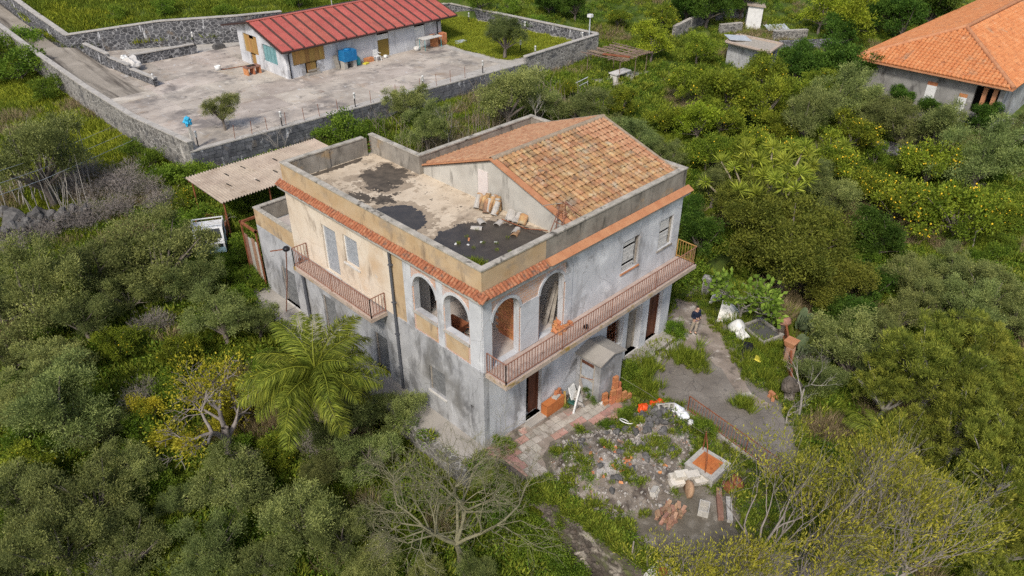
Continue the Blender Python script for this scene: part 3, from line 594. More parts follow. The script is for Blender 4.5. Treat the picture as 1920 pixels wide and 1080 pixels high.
# ---- pitched roof on the right half
YR, ZR, YE, ZE, YB, ZB = 4.74, 9.55, .42, 8.14, 9.35, 7.9
X0, X1 = 5.0, 12.28
gb = MB().wall([(.3, 7.45), (9.38, 7.45), (9.38, ZB-.03), (YR, ZR-.06), (.3, ZE-.1)], [], (5.08, 0, 0), (0, 1, 0), (-1, 0, 0), .2).build('gable_wall', 'gable_plaster', V)
MB().wall([(.3, 7.46), (9.38, 7.46), (9.38, ZB-.03), (YR, ZR-.06), (.3, ZE-.1)], [], (12.2, 0, 0), (0, 1, 0), (1, 0, 0), .2).build('gable_wall', 'gable_plaster', V)
MB().box((5.04, 5.0, 7.47), (5.078, 5.6, 8.88)).build('door', mat('door_panel', [(.3, (.6, .53, .5)), (.7, (.68, .62, .59))], 2, .8), gb)
def slope(ya, za, yb, zb, nm): return MB().add([(X0, ya, za-.06), (X1, ya, za-.06), (X1, yb, zb-.06), (X0, yb, zb-.06), (X0, ya, za-.005), (X1, ya, za-.005), (X1, yb, zb-.005), (X0, yb, zb-.005)], [(0,3,2,1),(4,5,6,7),(0,1,5,4),(1,2,6,5),(2,3,7,6),(3,0,4,7)]).build(nm, 'roof_gap', V)
rf = slope(YE, ZE, YR, ZR, 'roof'); rb = slope(YR, ZR, YB, ZB, 'roof'); bo = wloc(rf)
NC, NR = 27, 13; sp = (X1-X0-.3)/NC; L = math.hypot(YR-YE, ZR-ZE); a1 = math.atan2(ZR-ZE, YR-YE); st_ = L/NR
rt = [half_tile(st_*1.12, .126, .11, .02, 6), half_tile(st_*1.12, .122, .112, .02, 6)]
cand = []
for c in range(NC):
    for r in range(NR):
        d = r*st_; p = Vector((X0+.28+sp*(c+.5), YE+d*math.cos(a1)-.05, ZE+d*math.sin(a1)-.012)); cand.append(((p-CAM).length, c, r, p))
cand.sort(key=lambda q: q[0]); rest = MB()
def lay(mb, me, p, rx, rz, tilt):
    Mx = Matrix.Translation(p) @ Euler((0, -tilt, rz), 'XYZ').to_matrix().to_4x4()
    mb.add([Mx @ v.co for v in me.vertices], [tuple(f.vertices) for f in me.polygons], False)
for i, (d, c, r, p) in enumerate(cand):
    jz = random.uniform(.02, .04); jr = random.uniform(-.03, .03)*(4 if random.random() < .07 else 1); p = p+Vector((random.uniform(-.012, .012), random.uniform(-.02, .01), jz+.012))
    if i < 300: inst('tile', rt[i % 2], rf, p-bo, (0, -a1+.1, R(90)+jr))
    else: lay(rest, rt[0], p, 0, R(90)+jr, a1-.1)
tag(rest.build('tile_rows', 'terracotta_stuff', rf), kind='stuff')
back = MB(); L2 = math.hypot(YB-YR, ZR-ZB); a2 = math.atan2(ZR-ZB, YB-YR); n2 = 15; s2 = L2/n2; btile = half_tile(s2*1.12, .142, .122, .02, 4)
for c in range(NC):
    for r in range(n2):
        d = r*s2; p = Vector((X0+.28+sp*(c+.5), YB-d*math.cos(a2)+.05, ZB+d*math.sin(a2)+.004+random.uniform(0, .02))); lay(back, btile, p, 0, R(-90)+random.uniform(-.03, .03), a2-.045)
tag(back.build('tile_rows', 'terracotta_stuff', rb), kind='stuff')
rtile = half_tile(.42, .15, .13, .02, 5, 'mortar_ridge', 'ridge_tile')
for k in range(18): inst('ridge_tile', rtile, rf, Vector((X0+.02+k*.405, YR, ZR+.03))-bo, (0, -.03, random.uniform(-.03, .03)))
def strip(ya, za, yb, zb, x0, x1, up, mtl, nm='verge', par=rf):
    return MB().add([(x0, ya, za+.0), (x1, ya, za+.0), (x1, yb, zb+.0), (x0, yb, zb+.0), (x0, ya, za+up), (x1, ya, za+up), (x1, yb, zb+up), (x0, yb, zb+up)], [(0,3,2,1),(4,5,6,7),(0,1,5,4),(1,2,6,5),(2,3,7,6),(3,0,4,7)]).build(nm, mtl, par)
strip(YE-.05, ZE-.01, YR, ZR+.0, 4.94, 5.22, .075, 'cornice_orange'); strip(YR+.01, ZR, YB, ZB, 4.96, 5.14, .06, 'cornice_orange', par=rb)
strip(YE-.02, ZE, YR, ZR+.02, 12.14, 12.29, .12, 'mortar_ridge'); strip(YR+.01, ZR+.02, YB, ZB, 12.14, 12.29, .12, 'mortar_ridge', par=rb)

# dark damp patches on the roof terrace, each with its own shape
mat('edge_stain', [(.3, (.26, .205, .15)), (.7, (.4, .325, .24))], 3, .9, .1, 20, spots=[((.12, .095, .075), 3.5, .58, .68)])
def damp(nm, mtl, dz, seed, blobs, cell=.045, rough=.8, cut=.3):
    """an uneven sheet: cells where overlapping soft discs plus broken noise pass a level"""
    vid = {}; vs = []; fs = []; lo = (max(.21, min(b[0]-b[2] for b in blobs)), max(.21, min(b[1]-b[3] for b in blobs))); hi = (min(5.06, max(b[0]+b[2] for b in blobs)), min(13.03, max(b[1]+b[3] for b in blobs)))
    def on(x, y):
        f = max(1-((x-b[0])/b[2])**2-((y-b[1])/b[3])**2 for b in blobs); v = Vector((x, y, seed)); return f+rough*(.7*noise.noise(v*1.4)+.5*noise.noise(v*3.7)+.35*noise.noise(v*9)) > cut
    nx_, ny_ = int((hi[0]-lo[0])/cell), int((hi[1]-lo[1])/cell)
    for i in range(nx_):
        for j in range(ny_):
            x, y = lo[0]+i*cell, lo[1]+j*cell
            if not on(x, y): continue
            q = []
            for a, b in ((i, j), (i+1, j), (i+1, j+1), (i, j+1)):
                if (a, b) not in vid: vid[(a, b)] = len(vs); jx = cell*.35; vs.append((lo[0]+a*cell+jx*noise.noise(Vector((a*1.7, b*1.7, 1))), lo[1]+b*cell+jx*noise.noise(Vector((a*1.7, b*1.7, 5))), 7.45+dz))
                q.append(vid[(a, b)])
            fs.append(tuple(q))
    return MB().add(vs, fs).build(nm, mtl, V)
damp('damp_edge', 'edge_stain', .003, 3, [(.4, .4, 4.5, 4.3), (2.4, 2.6, 2.5, 2.3), (3.6, 1.6, 1.6, 1.5)], rough=.5, cut=.1)
damp('damp_edge', 'edge_stain', .003, 6, [(1.1, 6.6, 1.9, 1.9)], rough=.6, cut=.12)
damp('damp_edge', 'edge_stain', .003, 11, [(3.5, 10.4, 1.7, 1.8)], rough=1.0, cut=.25)
damp('damp_edge', 'edge_stain', .003, 17, [(.5, 10.3, 1.6, 3.2)], rough=1.2, cut=.5)
damp('puddle', 'puddle', .006, 3, [(.4, .4, 4.2, 4.0), (2.4, 2.6, 2.2, 2.0), (3.6, 1.6, 1.4, 1.3)], rough=.35, cut=.12)
damp('puddle', 'puddle', .006, 6, [(1.1, 6.6, 1.55, 1.6)], rough=.35, cut=.15)
damp('damp_patch', 'wet_stain', .004, 11, [(3.6, 10.5, 1.3, 1.4), (3.0, 9.7, .8, .7)], rough=1.0)
damp('damp_patch', 'wet_stain', .004, 14, [(2.6, 13.0, 2.4, .55)], rough=.7)
damp('damp_patch', 'wet_stain', .004, 17, [(.5, 10.3, 1.1, 2.4), (1.4, 9.4, .7, 1.0)], rough=1.5, cut=.75)
damp('damp_patch', 'wet_stain', .004, 23, [(2.3, 8.5, .8, .8)], rough=1.3, cut=.55)

# ---- low annex terrace at the far left
MB().box((.0, YW+.0, 3.87), (.18, 16.95, 4.78)).build('parapet', 'ochre_paint', V)
MB().box((-.03, YW+.0, 4.78), (.21, 16.98, 4.84)).build('coping', 'parapet_cap', V)
MB().box((.18, 16.77, 3.9), (4.9, 16.95, 4.78)).build('parapet', 'parapet_grey', V); MB().box((.21, 16.74, 4.78), (4.9, 16.98, 4.84)).build('coping', 'parapet_cap', V)

# ---- balconies
bal = MB().box((-.012, -.0, 0), (.012, .016, .76)); bt_ = MB().box((-.011, -.011, 0), (.011, .011, .78)).build('tmp', 'rail'); bar_me = bt_.data; bpy.data.objects.remove(bt_)
bt_ = MB().box((-.008, -.008, 0), (.008, .008, .78)).build('tmp', 'rail_ochre'); bar_me2 = bt_.data; bpy.data.objects.remove(bt_)
def railing(par, pts, z, post=4, ochre_last=False, mtl='rail', h=.95):
    bo = wloc(par); nseg = len(pts)-1
    for i, ((ax, ay), (bx_, by)) in enumerate(zip(pts, pts[1:])):
        mt = 'rail_ochre' if ochre_last and i == nseg-1 else mtl
        for zz, w_ in ((z+h, .035), (z+.1, .025)): MB().bar((ax, ay, zz), (bx_, by, zz), w_, .03).build('rail', mt, par)
        Ls = math.hypot(bx_-ax, by-ay); n = max(2, round(Ls/.155))
        for k in range(n+1):
            t = k/n; x, y = ax+(bx_-ax)*t, ay+(by-ay)*t
            if k % 20 == 0 or (k == n): MB().bar((x, y, z), (x, y, z+h), .035).build('post', mt, par)
            else: inst('baluster', bar_me2 if mt == 'rail_ochre' else bar_me, par, (x-bo.x+random.uniform(-.008, .008), y-bo.y, z+.1-bo.z), (random.uniform(-.015, .015), random.uniform(-.015, .015), 0), (1, 1, (h-.12)/.78))
bR = MB().box((.1, -1.12, 3.62), (12.6, -.002, 3.82)).build('balcony', 'balcony_edge', V)
MB().box((.14, -1.08, 3.821), (12.56, -.004, 3.84)).build('floor_tiles', 'balcony_floor', bR)
railing(bR, [(.14, -.04), (.14, -1.06), (12.52, -1.06), (12.52, -.04)], 3.84, ochre_last=True)
bL = MB().box((-.84, 5.95, 3.6), (-.002, 12.05, 3.78)).build('balcony', 'balcony_edge', V)
MB().box((-.8, 5.99, 3.782), (-.004, 12.01, 3.8)).build('floor_tiles', 'balcony_floor', bL)
railing(bL, [(-.05, 12.0), (-.79, 12.0), (-.79, 6.0), (-.05, 6.0)], 3.8)
# ================================================================ things on the roof terrace
def ico(r, sub, seed, amp, fr=2.0, sc=(1, 1, 1), mtl='lava', name='rock'):
    b = bmesh.new(); bmesh.ops.create_icosphere(b, subdivisions=sub, radius=r)
    for v in b.verts:
        v.co *= 1+amp*noise.noise(v.co/r*fr*.5+Vector((seed*5.1, seed, 0))); v.co.x *= sc[0]; v.co.y *= sc[1]; v.co.z *= sc[2]
    me = bpy.data.meshes.new(name); b.to_mesh(me); b.free(); me.materials.append(MATS[mtl] if isinstance(mtl, str) else mtl); return me
def put(name, me, label, cat, loc, rot=(0, 0, 0), sc=(1, 1, 1), group=None):
    o = bpy.data.objects.new(name, me); col.objects.link(o); o.location = loc; o.rotation_euler = rot; o.scale = sc; return tag(o, label, cat, group)
def tmesh(mb, mtl, name='tmp'):
    o = mb.build(name, mtl); me = o.data; bpy.data.objects.remove(o); return me
ZT = 7.452
loose = half_tile(.46, .15, .12, .022, 5, 'terracotta', 'roof_tile'); loose2 = half_tile(.46, .15, .12, .022, 5, 'coping', 'roof_tile')
for i, (x, y, rx) in enumerate([(4.45, 5.0, 0), (4.5, 4.68, .1), (4.42, 4.36, 0), (4.52, 4.0, .1), (4.75, 4.75, .2), (4.78, 4.4, 0), (4.8, 4.1, .1)]):
    t = thing('tile_bundle', 'bundle of nested terracotta tiles leaning against the gable wall', 'roof tiles', (x, y, ZT), 'terracotta tile bundles leaning on the gable wall')
    for k in range(3): inst('tile', loose if (i+k) % 3 else loose2, t, (.05+.05*k-.15, random.uniform(-.02, .02), .02+.02*k), (0, -.85+.06*k-.25*(i > 3), random.uniform(-.25, .25)+.5), (1.3, .95, 1.5))
for i, (x, y, m_) in enumerate([(4.72, 3.05, loose2), (4.78, 2.8, loose2), (4.82, 2.55, loose), (4.75, 3.2, loose2)]):
    t = thing('tile_bundle', 'grey mortar-caked tiles lying in a row beside the terracotta bundles', 'roof tiles', (x, y, ZT), 'grey tiles lying by the gable')
    for k in range(2): inst('tile', m_, t, (-.25, .02*k, .03+.03*k), (0, -.35, random.uniform(-.1, .1)+.5), (1.2, 1.1, 1.2))
for x, y, r_, m_ in ((3.75, 2.15, .4, loose), (3.95, 2.3, .5, loose2), (3.3, 3.5, 2.2, loose2), (3.6, 3.75, 1.2, loose2), (3.9, 3.3, .3, loose2)):
    put('roof_tile', m_, 'stray roof tile lying on the flat roof away from the stacks', 'roof tile', (x, y, ZT+.01), (0, 0, r_), (1, 1, .8), 'stray tiles on the roof terrace')
for x, y, c in ((2.3, 3.2, 'brick'), (2.0, 2.9, 'plastic_white'), (2.5, 2.7, 'plastic_white'), (2.9, 2.3, 'plastic_white'), (1.7, 3.3, 'plastic_white')):
    put('debris_shard', tmesh(MB().obox((0, 0, .015), (.2 if c == 'brick' else .1, .07, .03), (0, 0, random.random()*3), .3), c), 'small shard of debris lying in the roof puddle', 'debris', (x, y, 7.457), group='shards in the roof puddle')
py = thing('lattice_mast', 'rusty lattice frame with wires standing at the roof edge', 'mast', (5.0, .75, ZT))
for a, b in (((4.85, .95, ZT), (4.95, .85, 8.95)), ((5.15, .6, ZT), (5.1, .7, 8.98)), ((4.75, .45, ZT), (4.98, .65, 8.95)), ((5.45, .25, 8.3), (5.12, .7, 9.0)), ((5.7, .35, 8.35), (5.15, .75, 9.0)), ((4.6, 1.1, ZT), (4.95, .9, 8.6))): MB().bar(a, b, .03).build('leg', 'rail', py)
for zz, s in ((8.9, .14), (8.5, .16), (8.15, .18), (7.8, .2)):
    for a, b in ((( -1, -1), (1, -1)), ((1, -1), (1, 1)), ((1, 1), (-1, 1)), ((-1, 1), (-1, -1)), ((-1, -1), (1, 1))): MB().bar((5.0+a[0]*s, .76+a[1]*s, zz), (5.0+b[0]*s, .76+b[1]*s, zz+.03), .018).build('brace', 'rust', py)
MB().tube([(5.0, .76, 8.98), (4.2, 1.1, 9.02)], .016, 6).build('boom', 'old_wood', py)
MB().box((4.93, .55, ZT), (5.07, .68, 7.95)).build('battery_box', 'bag_black', py)
tag(MB().tube([(4.3, 3.4, ZT+.12), (4.5, 2.2, ZT+.05), (4.8, 1.3, ZT+.2)], .02, 6).build('metal_bar', 'rust'), 'thin rusty bar lying along the gable foot', 'bar')

# ================================================================ in the loggia and on the balcony
t = thing('board_stack', 'grey boards and panels leaning inside the right loggia arch', 'boards', (4.4, .9, 3.88))
for x, y, dx, dy, h in ((4.68, .62, -.75, 0, 1.75), (4.68, .5, -.5, .05, 1.6), (4.68, .8, -.6, .05, 1.3), (4.3, 1.1, -.25, -.1, .6), (4.0, 1.2, -.3, 0, .55)):
    MB().bar((x+dx, y-.1, 3.885), (x, y+dy, 3.885+h), .16, .03).build('board', 'old_wood' if h < 1.8 else 'white_paint', t)
for i in range(22):
    x, y = 4.25+random.gauss(0, .28), -.1+random.gauss(0, .2); x, y = min(max(x, 3.4), 4.9), min(max(y, -.5), .25); zz = (3.9 if y < 0 else 3.92)+.08*(i > 12)
    put('loose_brick', tmesh(MB().obox((0, 0, 0), (.25, .13, .1), (0, 0, 0), .18), 'brick'), 'broken orange brick in the heap on the balcony', 'brick', (x, y, zz), (random.uniform(-.4, .4), random.uniform(-.4, .4), random.random()*3), group='broken bricks on the balcony')
put('dark_pot', tmesh(MB().lathe((0, 0, 0), [(.06, 0), (.1, .12), (.09, .2), (.05, .2), (.05, .03)], 12), 'bag_black'), 'small black bucket lying on the balcony floor', 'bucket', (4.9, -.75, 3.93), (1.2, 0, .6))
t = thing('plank', 'long pale plank leaning inside the left loggia arch', 'plank', (.6, 1.6, 3.88)); MB().bar((1.3, 2.4, 3.9), (.45, 1.2, 4.9), .16, .03).build('board', 'old_wood', t)
t = thing('wheelbarrow', 'dark wheelbarrow tipped up behind the loggia parapet', 'wheelbarrow', (.9, 2.6, 3.88))
MB().add([(.7, 2.3, 4.1), (1.2, 2.3, 4.1), (1.1, 2.9, 4.1), (.8, 2.9, 4.1), (.6, 2.2, 4.45), (1.3, 2.2, 4.45), (1.2, 3.1, 4.5), (.7, 3.1, 4.5)], [(0,3,2,1),(0,1,5,4),(1,2,6,5),(2,3,7,6),(3,0,4,7)]).build('tray', 'rust', t)
MB().lathe((.95, 3.15, 4.08), [(.06, -.03), (.19, -.03), (.19, .03), (.06, .03)], 16, 'x').build('wheel', 'bag_black', t)
for s in (-1, 1): MB().tube([(.95+.05*s, 3.15, 4.08), (.95+.25*s, 2.4, 4.2), (.95+.3*s, 1.6, 4.5)], .018, 6).build('handle', 'rust', t)
for s in (-1, 1): MB().tube([(.95+.2*s, 2.4, 4.15), (.95+.22*s, 2.3, 3.885)], .016, 6).build('leg', 'rust', t)
t = thing('lamp_pole', 'thin leaning rusty pole with dark cap beside the left balcony', 'pole', (-.6, 13.9, .02))
MB().tube([(-.55, 14.3, .0), (-.75, 13.1, 2.6), (-.95, 12.25, 4.62)], .03, 8).build('pole', 'rail', t); MB().lathe((-.95, 12.2, 4.62), [(.05, 0), (.16, .03), (.17, .12), (.1, .2)], 12).build('cap', 'bag_black', t); MB().bar((-.95, 12.2, 4.7), (-1.6, 12.5, 4.72), .04).build('arm', 'rust', t)

# ================================================================ along the right wall
S = thing('garden_shed', 'small grey plastered shed with shallow gable roof against the right wall', 'shed', (6.25, -.68, -.28))
MB().wall([(0, -.3), (1.5, -.3), (1.5, 1.92), (.75, 2.12), (0, 1.92)], [], (5.52, -1.34, 0), (1, 0, 0), (0, -1, 0), .1).build('wall', 'grey_plaster', S)
MB().wall(rect(0, 1.22, -.3, 1.92), [rect(.2, 1.02, -.2, 1.7)], (5.52, -1.235, 0), (0, 1, 0), (-1, 0, 0), .1).build('wall', 'grey_plaster', S)
MB().wall(rect(0, 1.22, -.3, 1.92), [], (7.02, -1.235, 0), (0, 1, 0), (1, 0, 0), .1).build('wall', 'grey_plaster', S)
for xa, za, xb, zb in ((5.38, 1.9, 6.27, 2.16), (6.27, 2.16, 7.14, 1.9)):
    MB().add([(xa, -1.46, za), (xb, -1.46, zb), (xb, -.005, zb), (xa, -.005, za), (xa, -1.46, za+.07), (xb, -1.46, zb+.07), (xb, -.005, zb+.07), (xa, -.005, za+.07)], [(0,3,2,1),(4,5,6,7),(0,1,5,4),(1,2,6,5),(2,3,7,6),(3,0,4,7)]).build('roof', 'concrete', S)
D = MB().box((5.535, -1.02, -.2), (5.58, -.96, 1.7)).box((5.535, -.28, -.2), (5.58, -.22, 1.7)).box((5.535, -.96, .72), (5.58, -.28, .8)).box((5.535, -.96, -.2), (5.58, -.28, -.1)).build('door', 'old_wood', S)
MB().box((5.54, -.95, 1.5), (5.57, -.29, 1.7)).build('transom', 'dark_wood', D); MB().box((5.55, -.95, .81), (5.565, -.29, 1.49)).build('pane', 'shutter', D); MB().box((5.55, -.95, -.09), (5.565, -.29, .71)).build('pane', 'shutter', D); MB().bar((5.54, -.96, .9), (5.54, -.28, .66), .05, .02).build('strap', 'rail', D)
yz = yard_z
put('cabinet', tmesh(MB().box((-.55, -.17, 0), (.55, .17, .62)).box((-.55, -.175, .6), (.55, .175, .625)), 'orange_board'), 'orange-brown wooden chest standing against the right wall', 'chest', (3.75, -.26, yz(3.75)))
put('concrete_slab', tmesh(MB().obox((0, 0, 0), (.36, .24, .06), (0, 0, .2)), 'block_grey'), 'flat grey concrete tile lying on the orange-brown chest', 'tile', (3.95, -.26, .5))
for i, (x, y, zz) in enumerate(((4.18, -.2, .53), (4.2, -.18, .65), (4.05, -.14, .54))): put('stacked_brick', tmesh(MB().obox((0, 0, 0), (.24, .13, .12), (0, 0, .3*i), .06), 'brick'), 'orange brick stacked on the wooden chest', 'brick', (x, y, zz), group='bricks on the wooden chest')
put('leaning_lath', tmesh(MB().bar((0, 0, 0), (.05, .12, .75), .1, .03), 'plank'), 'short pale lath leaning against the orange-brown chest', 'lath', (4.36, -.45, yz(4.3)))
put('white_pipe', tmesh(MB().tube([(0, 0, .03), (1.3, .72, .5)], .05, 10), 'plastic_white'), 'long white plastic pipe lying against the debris by the right wall', 'pipe', (4.2, -1.05, yz(4.2)))
put('broken_board', tmesh(MB().obox((0, 0, .32), (.5, .03, .7), (-.4, .15, .2), .15), 'plastic_white'), 'large broken white board leaning in the debris by the wall', 'board', (5.0, -.35, yz(5)))
put('broken_board', tmesh(MB().obox((0, 0, .18), (.5, .03, .45), (-.9, .0, .7), .15), 'marble'), 'cracked grey-white board lying low in the wall debris', 'board', (5.15, -.55, yz(5)))
put('green_sheet', tmesh(MB().obox((0, 0, .12), (.55, .3, .05), (.3, .3, .5), .2), 'bag_green'), 'dark green folded sheet in the debris by the wall', 'sheet', (4.75, -.5, yz(4.7)))
put('leaning_plank', tmesh(MB().bar((0, 0, 0), (.02, .28, .85), .14, .03), 'old_wood'), 'pale plank leaning on the wall left of the shed door', 'plank', (5.42, -.6, yz(5.4)))
for i in range(16):
    x, y = 5.1+random.gauss(0, .28), -.5+random.gauss(0, .2); put('wall_debris', ico(.1+.06*random.random(), 1, i, .5, sc=(1.2, 1, .7), mtl='rubble', name='debris'), 'grey chunk of rubble heaped between chest and shed', 'rubble', (x, min(y, -.15), yz(x)+.06), (0, 0, i), group='rubble chunks by the right wall')
hb = MB()
for a, b in (((-.125, -.065, -.125), (.125, -.045, .125)), ((-.125, .045, -.125), (.125, .065, .125)), ((-.125, -.045, .1), (.125, .045, .125)), ((-.125, -.045, -.125), (.125, .045, -.1)), ((-.125, -.045, -.012), (.125, .045, .012))): hb.box(a, b)
hbm = tmesh(hb, 'brick')
BR = [(6.0, -1.75, 0), (6.0, -1.75, 1), (6.0, -1.75, 2), (6.27, -1.85, 0), (6.27, -1.85, 1), (6.27, -1.85, 2), (6.55, -1.95, 0), (6.55, -1.95, 1), (6.85, -2.0, 0), (6.3, -1.6, 0), (6.3, -1.6, 1), (6.3, -1.6, 2), (6.32, -1.6, 3), (6.34, -1.58, 4), (6.6, -1.6, 0), (6.6, -1.6, 1), (6.62, -1.55, 2), (5.85, -1.45, 0), (5.85, -1.45, 1), (5.72, -1.6, 0)]
for x, y, k in BR: put('hollow_brick', hbm, 'orange hollow brick in the stepped stack beside the shed', 'brick', (x, y, yz(x)+.13+.252*k), (0, 0, -.2+random.uniform(-.08, .08)), group='hollow bricks stacked beside the shed')
put('white_block', tmesh(MB().obox((0, 0, .05), (.4, .14, .1), (0, 0, -.3)), 'plastic_white'), 'short white plank lying on the path edge by the shed weeds', 'plank', (5.75, -1.5, yz(5.7)))
tag(MB().tube([(6.1, -1.36, 1.35), (6.6, -3.2, .8), (6.4, -5.0, .7), (5.9, -6.3, 1.1)], .006, 5).build('rope', 'old_wood'), 'thin pale rope strung from the shed to the well', 'rope')

MB_ = MB().box((2.2, -.42, -.3), (3.45, -.06, -.06)); put('door_step', tmesh(MB_, 'concrete'), 'pale concrete step below the open door of the right wall', 'step', (0, 0, 0))
# ================================================================ rubble yard
CURB = [(.75, -3.2), (1.3, -2.2), (2.3, -1.85), (3.6, -2.05), (5.0, -2.75), (6.2, -2.85), (7.4, -3.4), (7.75, -4.6), (6.9, -5.4), (6.3, -5.9), (5.2, -6.0), (4.4, -6.4), (3.2, -6.9), (1.8, -6.6), (.6, -5.6), (.25, -4.4)]
def mound_h(x, y):
    if not in_poly(x, y, CURB): return 0
    d = pdist(x, y, CURB); h = .5*sm(0, 1.1, d)
    h += .5*math.exp(-((x-6.1)**2+(y+4.0)**2)/1.0)*sm(0, .6, d)+.35*math.exp(-((x-2.2)**2+(y+3.6)**2)/1.4)*sm(0, .6, d)
    return h+.14*noise.noise(Vector((x*1.7, y*1.7, 2)))*sm(0, .5, d)+.07*noise.noise(Vector((x*5, y*5, 2)))*sm(0, .3, d)
xs2 = np.arange(.1, 8.0, .09); ys2 = np.arange(-7.1, -1.7, .09); W2 = len(xs2)
tag(MB().add([(x, y, yz(x)+mound_h(x, y)-(.03 if not in_poly(x, y, CURB) else 0)) for y in ys2 for x in xs2], [(j*W2+i, j*W2+i+1, (j+1)*W2+i+1, (j+1)*W2+i) for j in range(len(ys2)-1) for i in range(W2-1)], True).build('rubble_heap', 'rubble_soil'), 'low heap of grey earth and building rubble in front of the villa', 'rubble heap', kind='structure')
pieces = MB(); rr = random.Random(3)
shp = [ico(1, 1, k, .7, mtl='rubble') for k in range(6)]
for k in range(2600):
    x, y = rr.uniform(.3, 7.6), rr.uniform(-6.8, -1.9)
    if not in_poly(x, y, CURB): continue
    dens = .25+.75*max(0, noise.noise(Vector((x*.8, y*.8, 5)))+.45)
    if rr.random() > dens: continue
    s = rr.uniform(.018, .075)*(1.5 if rr.random() < .06 else 1); Mx = Matrix.Translation((x, y, yz(x)+mound_h(x, y)+s*.25)) @ Euler((rr.random()*6, rr.random()*6, rr.random()*6)).to_matrix().to_4x4() @ Matrix.Diagonal((s*rr.uniform(.8, 1.6), s, s*rr.uniform(.5, .9), 1))
    me = shp[k % 6]; pieces.add([Mx @ v.co for v in me.vertices], [tuple(f.vertices) for f in me.polygons])
tag(pieces.build('rubble_pieces', 'rubble'), 'scattered small stones, plaster and brick bits over the rubble heap', 'rubble', kind='stuff')
lv = [ico(.5, 2, k+20, .55, 2.4, mtl='lava', name='lava_rock') for k in range(4)]
for i in range(75):
    a, d = rr.random()*6.28, abs(rr.gauss(0, .75)); x, y = 6.0+d*math.cos(a)*1.15, -4.0+d*math.sin(a)*.8
    if i > 55: x, y = rr.uniform(1.5, 5), rr.uniform(-5.5, -2.6)
    s = rr.uniform(.16, .38); put('lava_rock', lv[i % 4], 'dark lava stone lying on the rubble heap', 'rock', (x, y, yz(x)+mound_h(x, y)+s*.22), (rr.random()*6, rr.random()*6, rr.random()*6), (s, s*rr.uniform(.8, 1.2), s*rr.uniform(.65, .95)), 'dark lava stones on the rubble heap')
for i in range(26):
    x, y = 3.1+rr.gauss(0, .7), -4.7+rr.gauss(0, .5)
    put('brick_chunk', tmesh(MB().obox((0, 0, 0), (rr.uniform(.09, .2), .1, .06), (0, 0, 0), .3), 'brick'), 'broken terracotta chunk among the small rubble', 'brick', (x, y, yz(x)+mound_h(x, y)+.03), (rr.uniform(-.5, .5), rr.uniform(-.5, .5), rr.random()*3), group='terracotta chunks on the rubble heap')
def hollow_block(name, label, L, W, H, n, loc, rot, mtl='block_grey', group=None):
    b = MB(); t = .035; b.box((-L/2, -W/2, 0), (L/2, -W/2+t, H)); b.box((-L/2, W/2-t, 0), (L/2, W/2, H))
    for k in range(n+1): x = -L/2+(L-t)*k/n; b.box((x, -W/2+t, 0), (x+t, W/2-t, H))
    b.box((-L/2+t, -W/2+t, .01), (L/2-t, W/2-t, .03)); return put(name, tmesh(b, mtl), label, 'concrete block', loc, rot, (1, 1, 1), group)
hollow_block('hollow_block', 'long grey hollow block with three holes lying by the rubbish bags', .75, .24, .22, 3, (6.45, -4.05, yz(6.6)+mound_h(6.45, -4.05)+.2), (1.0, .15, -.5))
hollow_block('hollow_block', 'single grey hollow block lying on the rubble heap', .42, .22, .22, 2, (2.75, -6.2, yz(2.7)+.35), (1.2, .1, .25))
hollow_block('hollow_block', 'grey hollow block lying open side up by the old brick pile', .55, .38, .3, 1, (3.6, -7.95, yz(3.6)+.02), (0, 0, .45), 'block_grey')
for i, (x, y, zz, r_) in enumerate(((4.15, -6.3, .1, .5), (4.4, -6.55, .12, .5), (4.65, -6.75, .13, .45), (4.2, -6.5, .33, .5), (4.48, -6.78, .34, .5), (4.7, -7.05, .1, .5), (3.95, -6.5, .08, .6))):
    put('pale_block', tmesh(MB().obox((0, 0, .12), (.56, .3, .24), (0, 0, 0), .05).obox((0, -.16, .12), (.1, .02, .1)).obox((.16, -.16, .12), (.1, .02, .1)), 'block_pale'), 'pale cement block in the stepped row leaning by the well', 'concrete block', (x, y, yz(x)+zz), (.25, .1, -.6+r_*.2), group='pale cement blocks by the well')
put('grindstone', tmesh(MB().lathe((0, 0, .2), [(.07, -.07), (.34, -.07), (.34, .07), (.07, .07)], 24, 'y'), 'old_brick'), 'brown round millstone standing half sunk by the pale blocks', 'millstone', (3.95, -7.0, yz(4)+.0), (.25, 0, .85))
W_ = thing('well', 'square concrete well with a rusty hoop and orange hatch', 'well', (5.45, -6.9, yz(5.4)))
MB().wall(rect(-.62, .62, -.4, .18), [], (5.45, -7.52, 0), (1, 0, 0), (0, -1, 0), .12).wall(rect(-.62, .62, -.4, .18), [], (5.45, -6.28, 0), (1, 0, 0), (0, 1, 0), .12).wall(rect(-.5, .5, -.4, .18), [], (4.83, -6.9, 0), (0, 1, 0), (-1, 0, 0), .12).wall(rect(-.5, .5, -.4, .18), [], (6.07, -6.9, 0), (0, 1, 0), (1, 0, 0), .12).build('wall', 'block_grey', W_)
MB().box((4.8, -7.55, .182), (6.1, -6.25, .24)).build('top_slab', 'block_grey', W_)
h_ = MB().box((5.02, -7.33, .242), (5.88, -6.47, .28)).build('hatch', 'orange_board', W_)
for s, q in ((.3, .03), (.2, .028), (.12, .03)): MB().box((5.45-s, -6.9-s, .28), (5.45+s, -6.9-s+q, .3)).box((5.45-s, -6.9+s-q, .28), (5.45+s, -6.9+s, .3)).box((5.45-s, -6.9-s+q, .28), (5.45-s+q, -6.9+s-q, .3)).box((5.45+s-q, -6.9-s+q, .28), (5.45+s, -6.9+s-q, .3)).build('moulding', 'orange_board', h_)
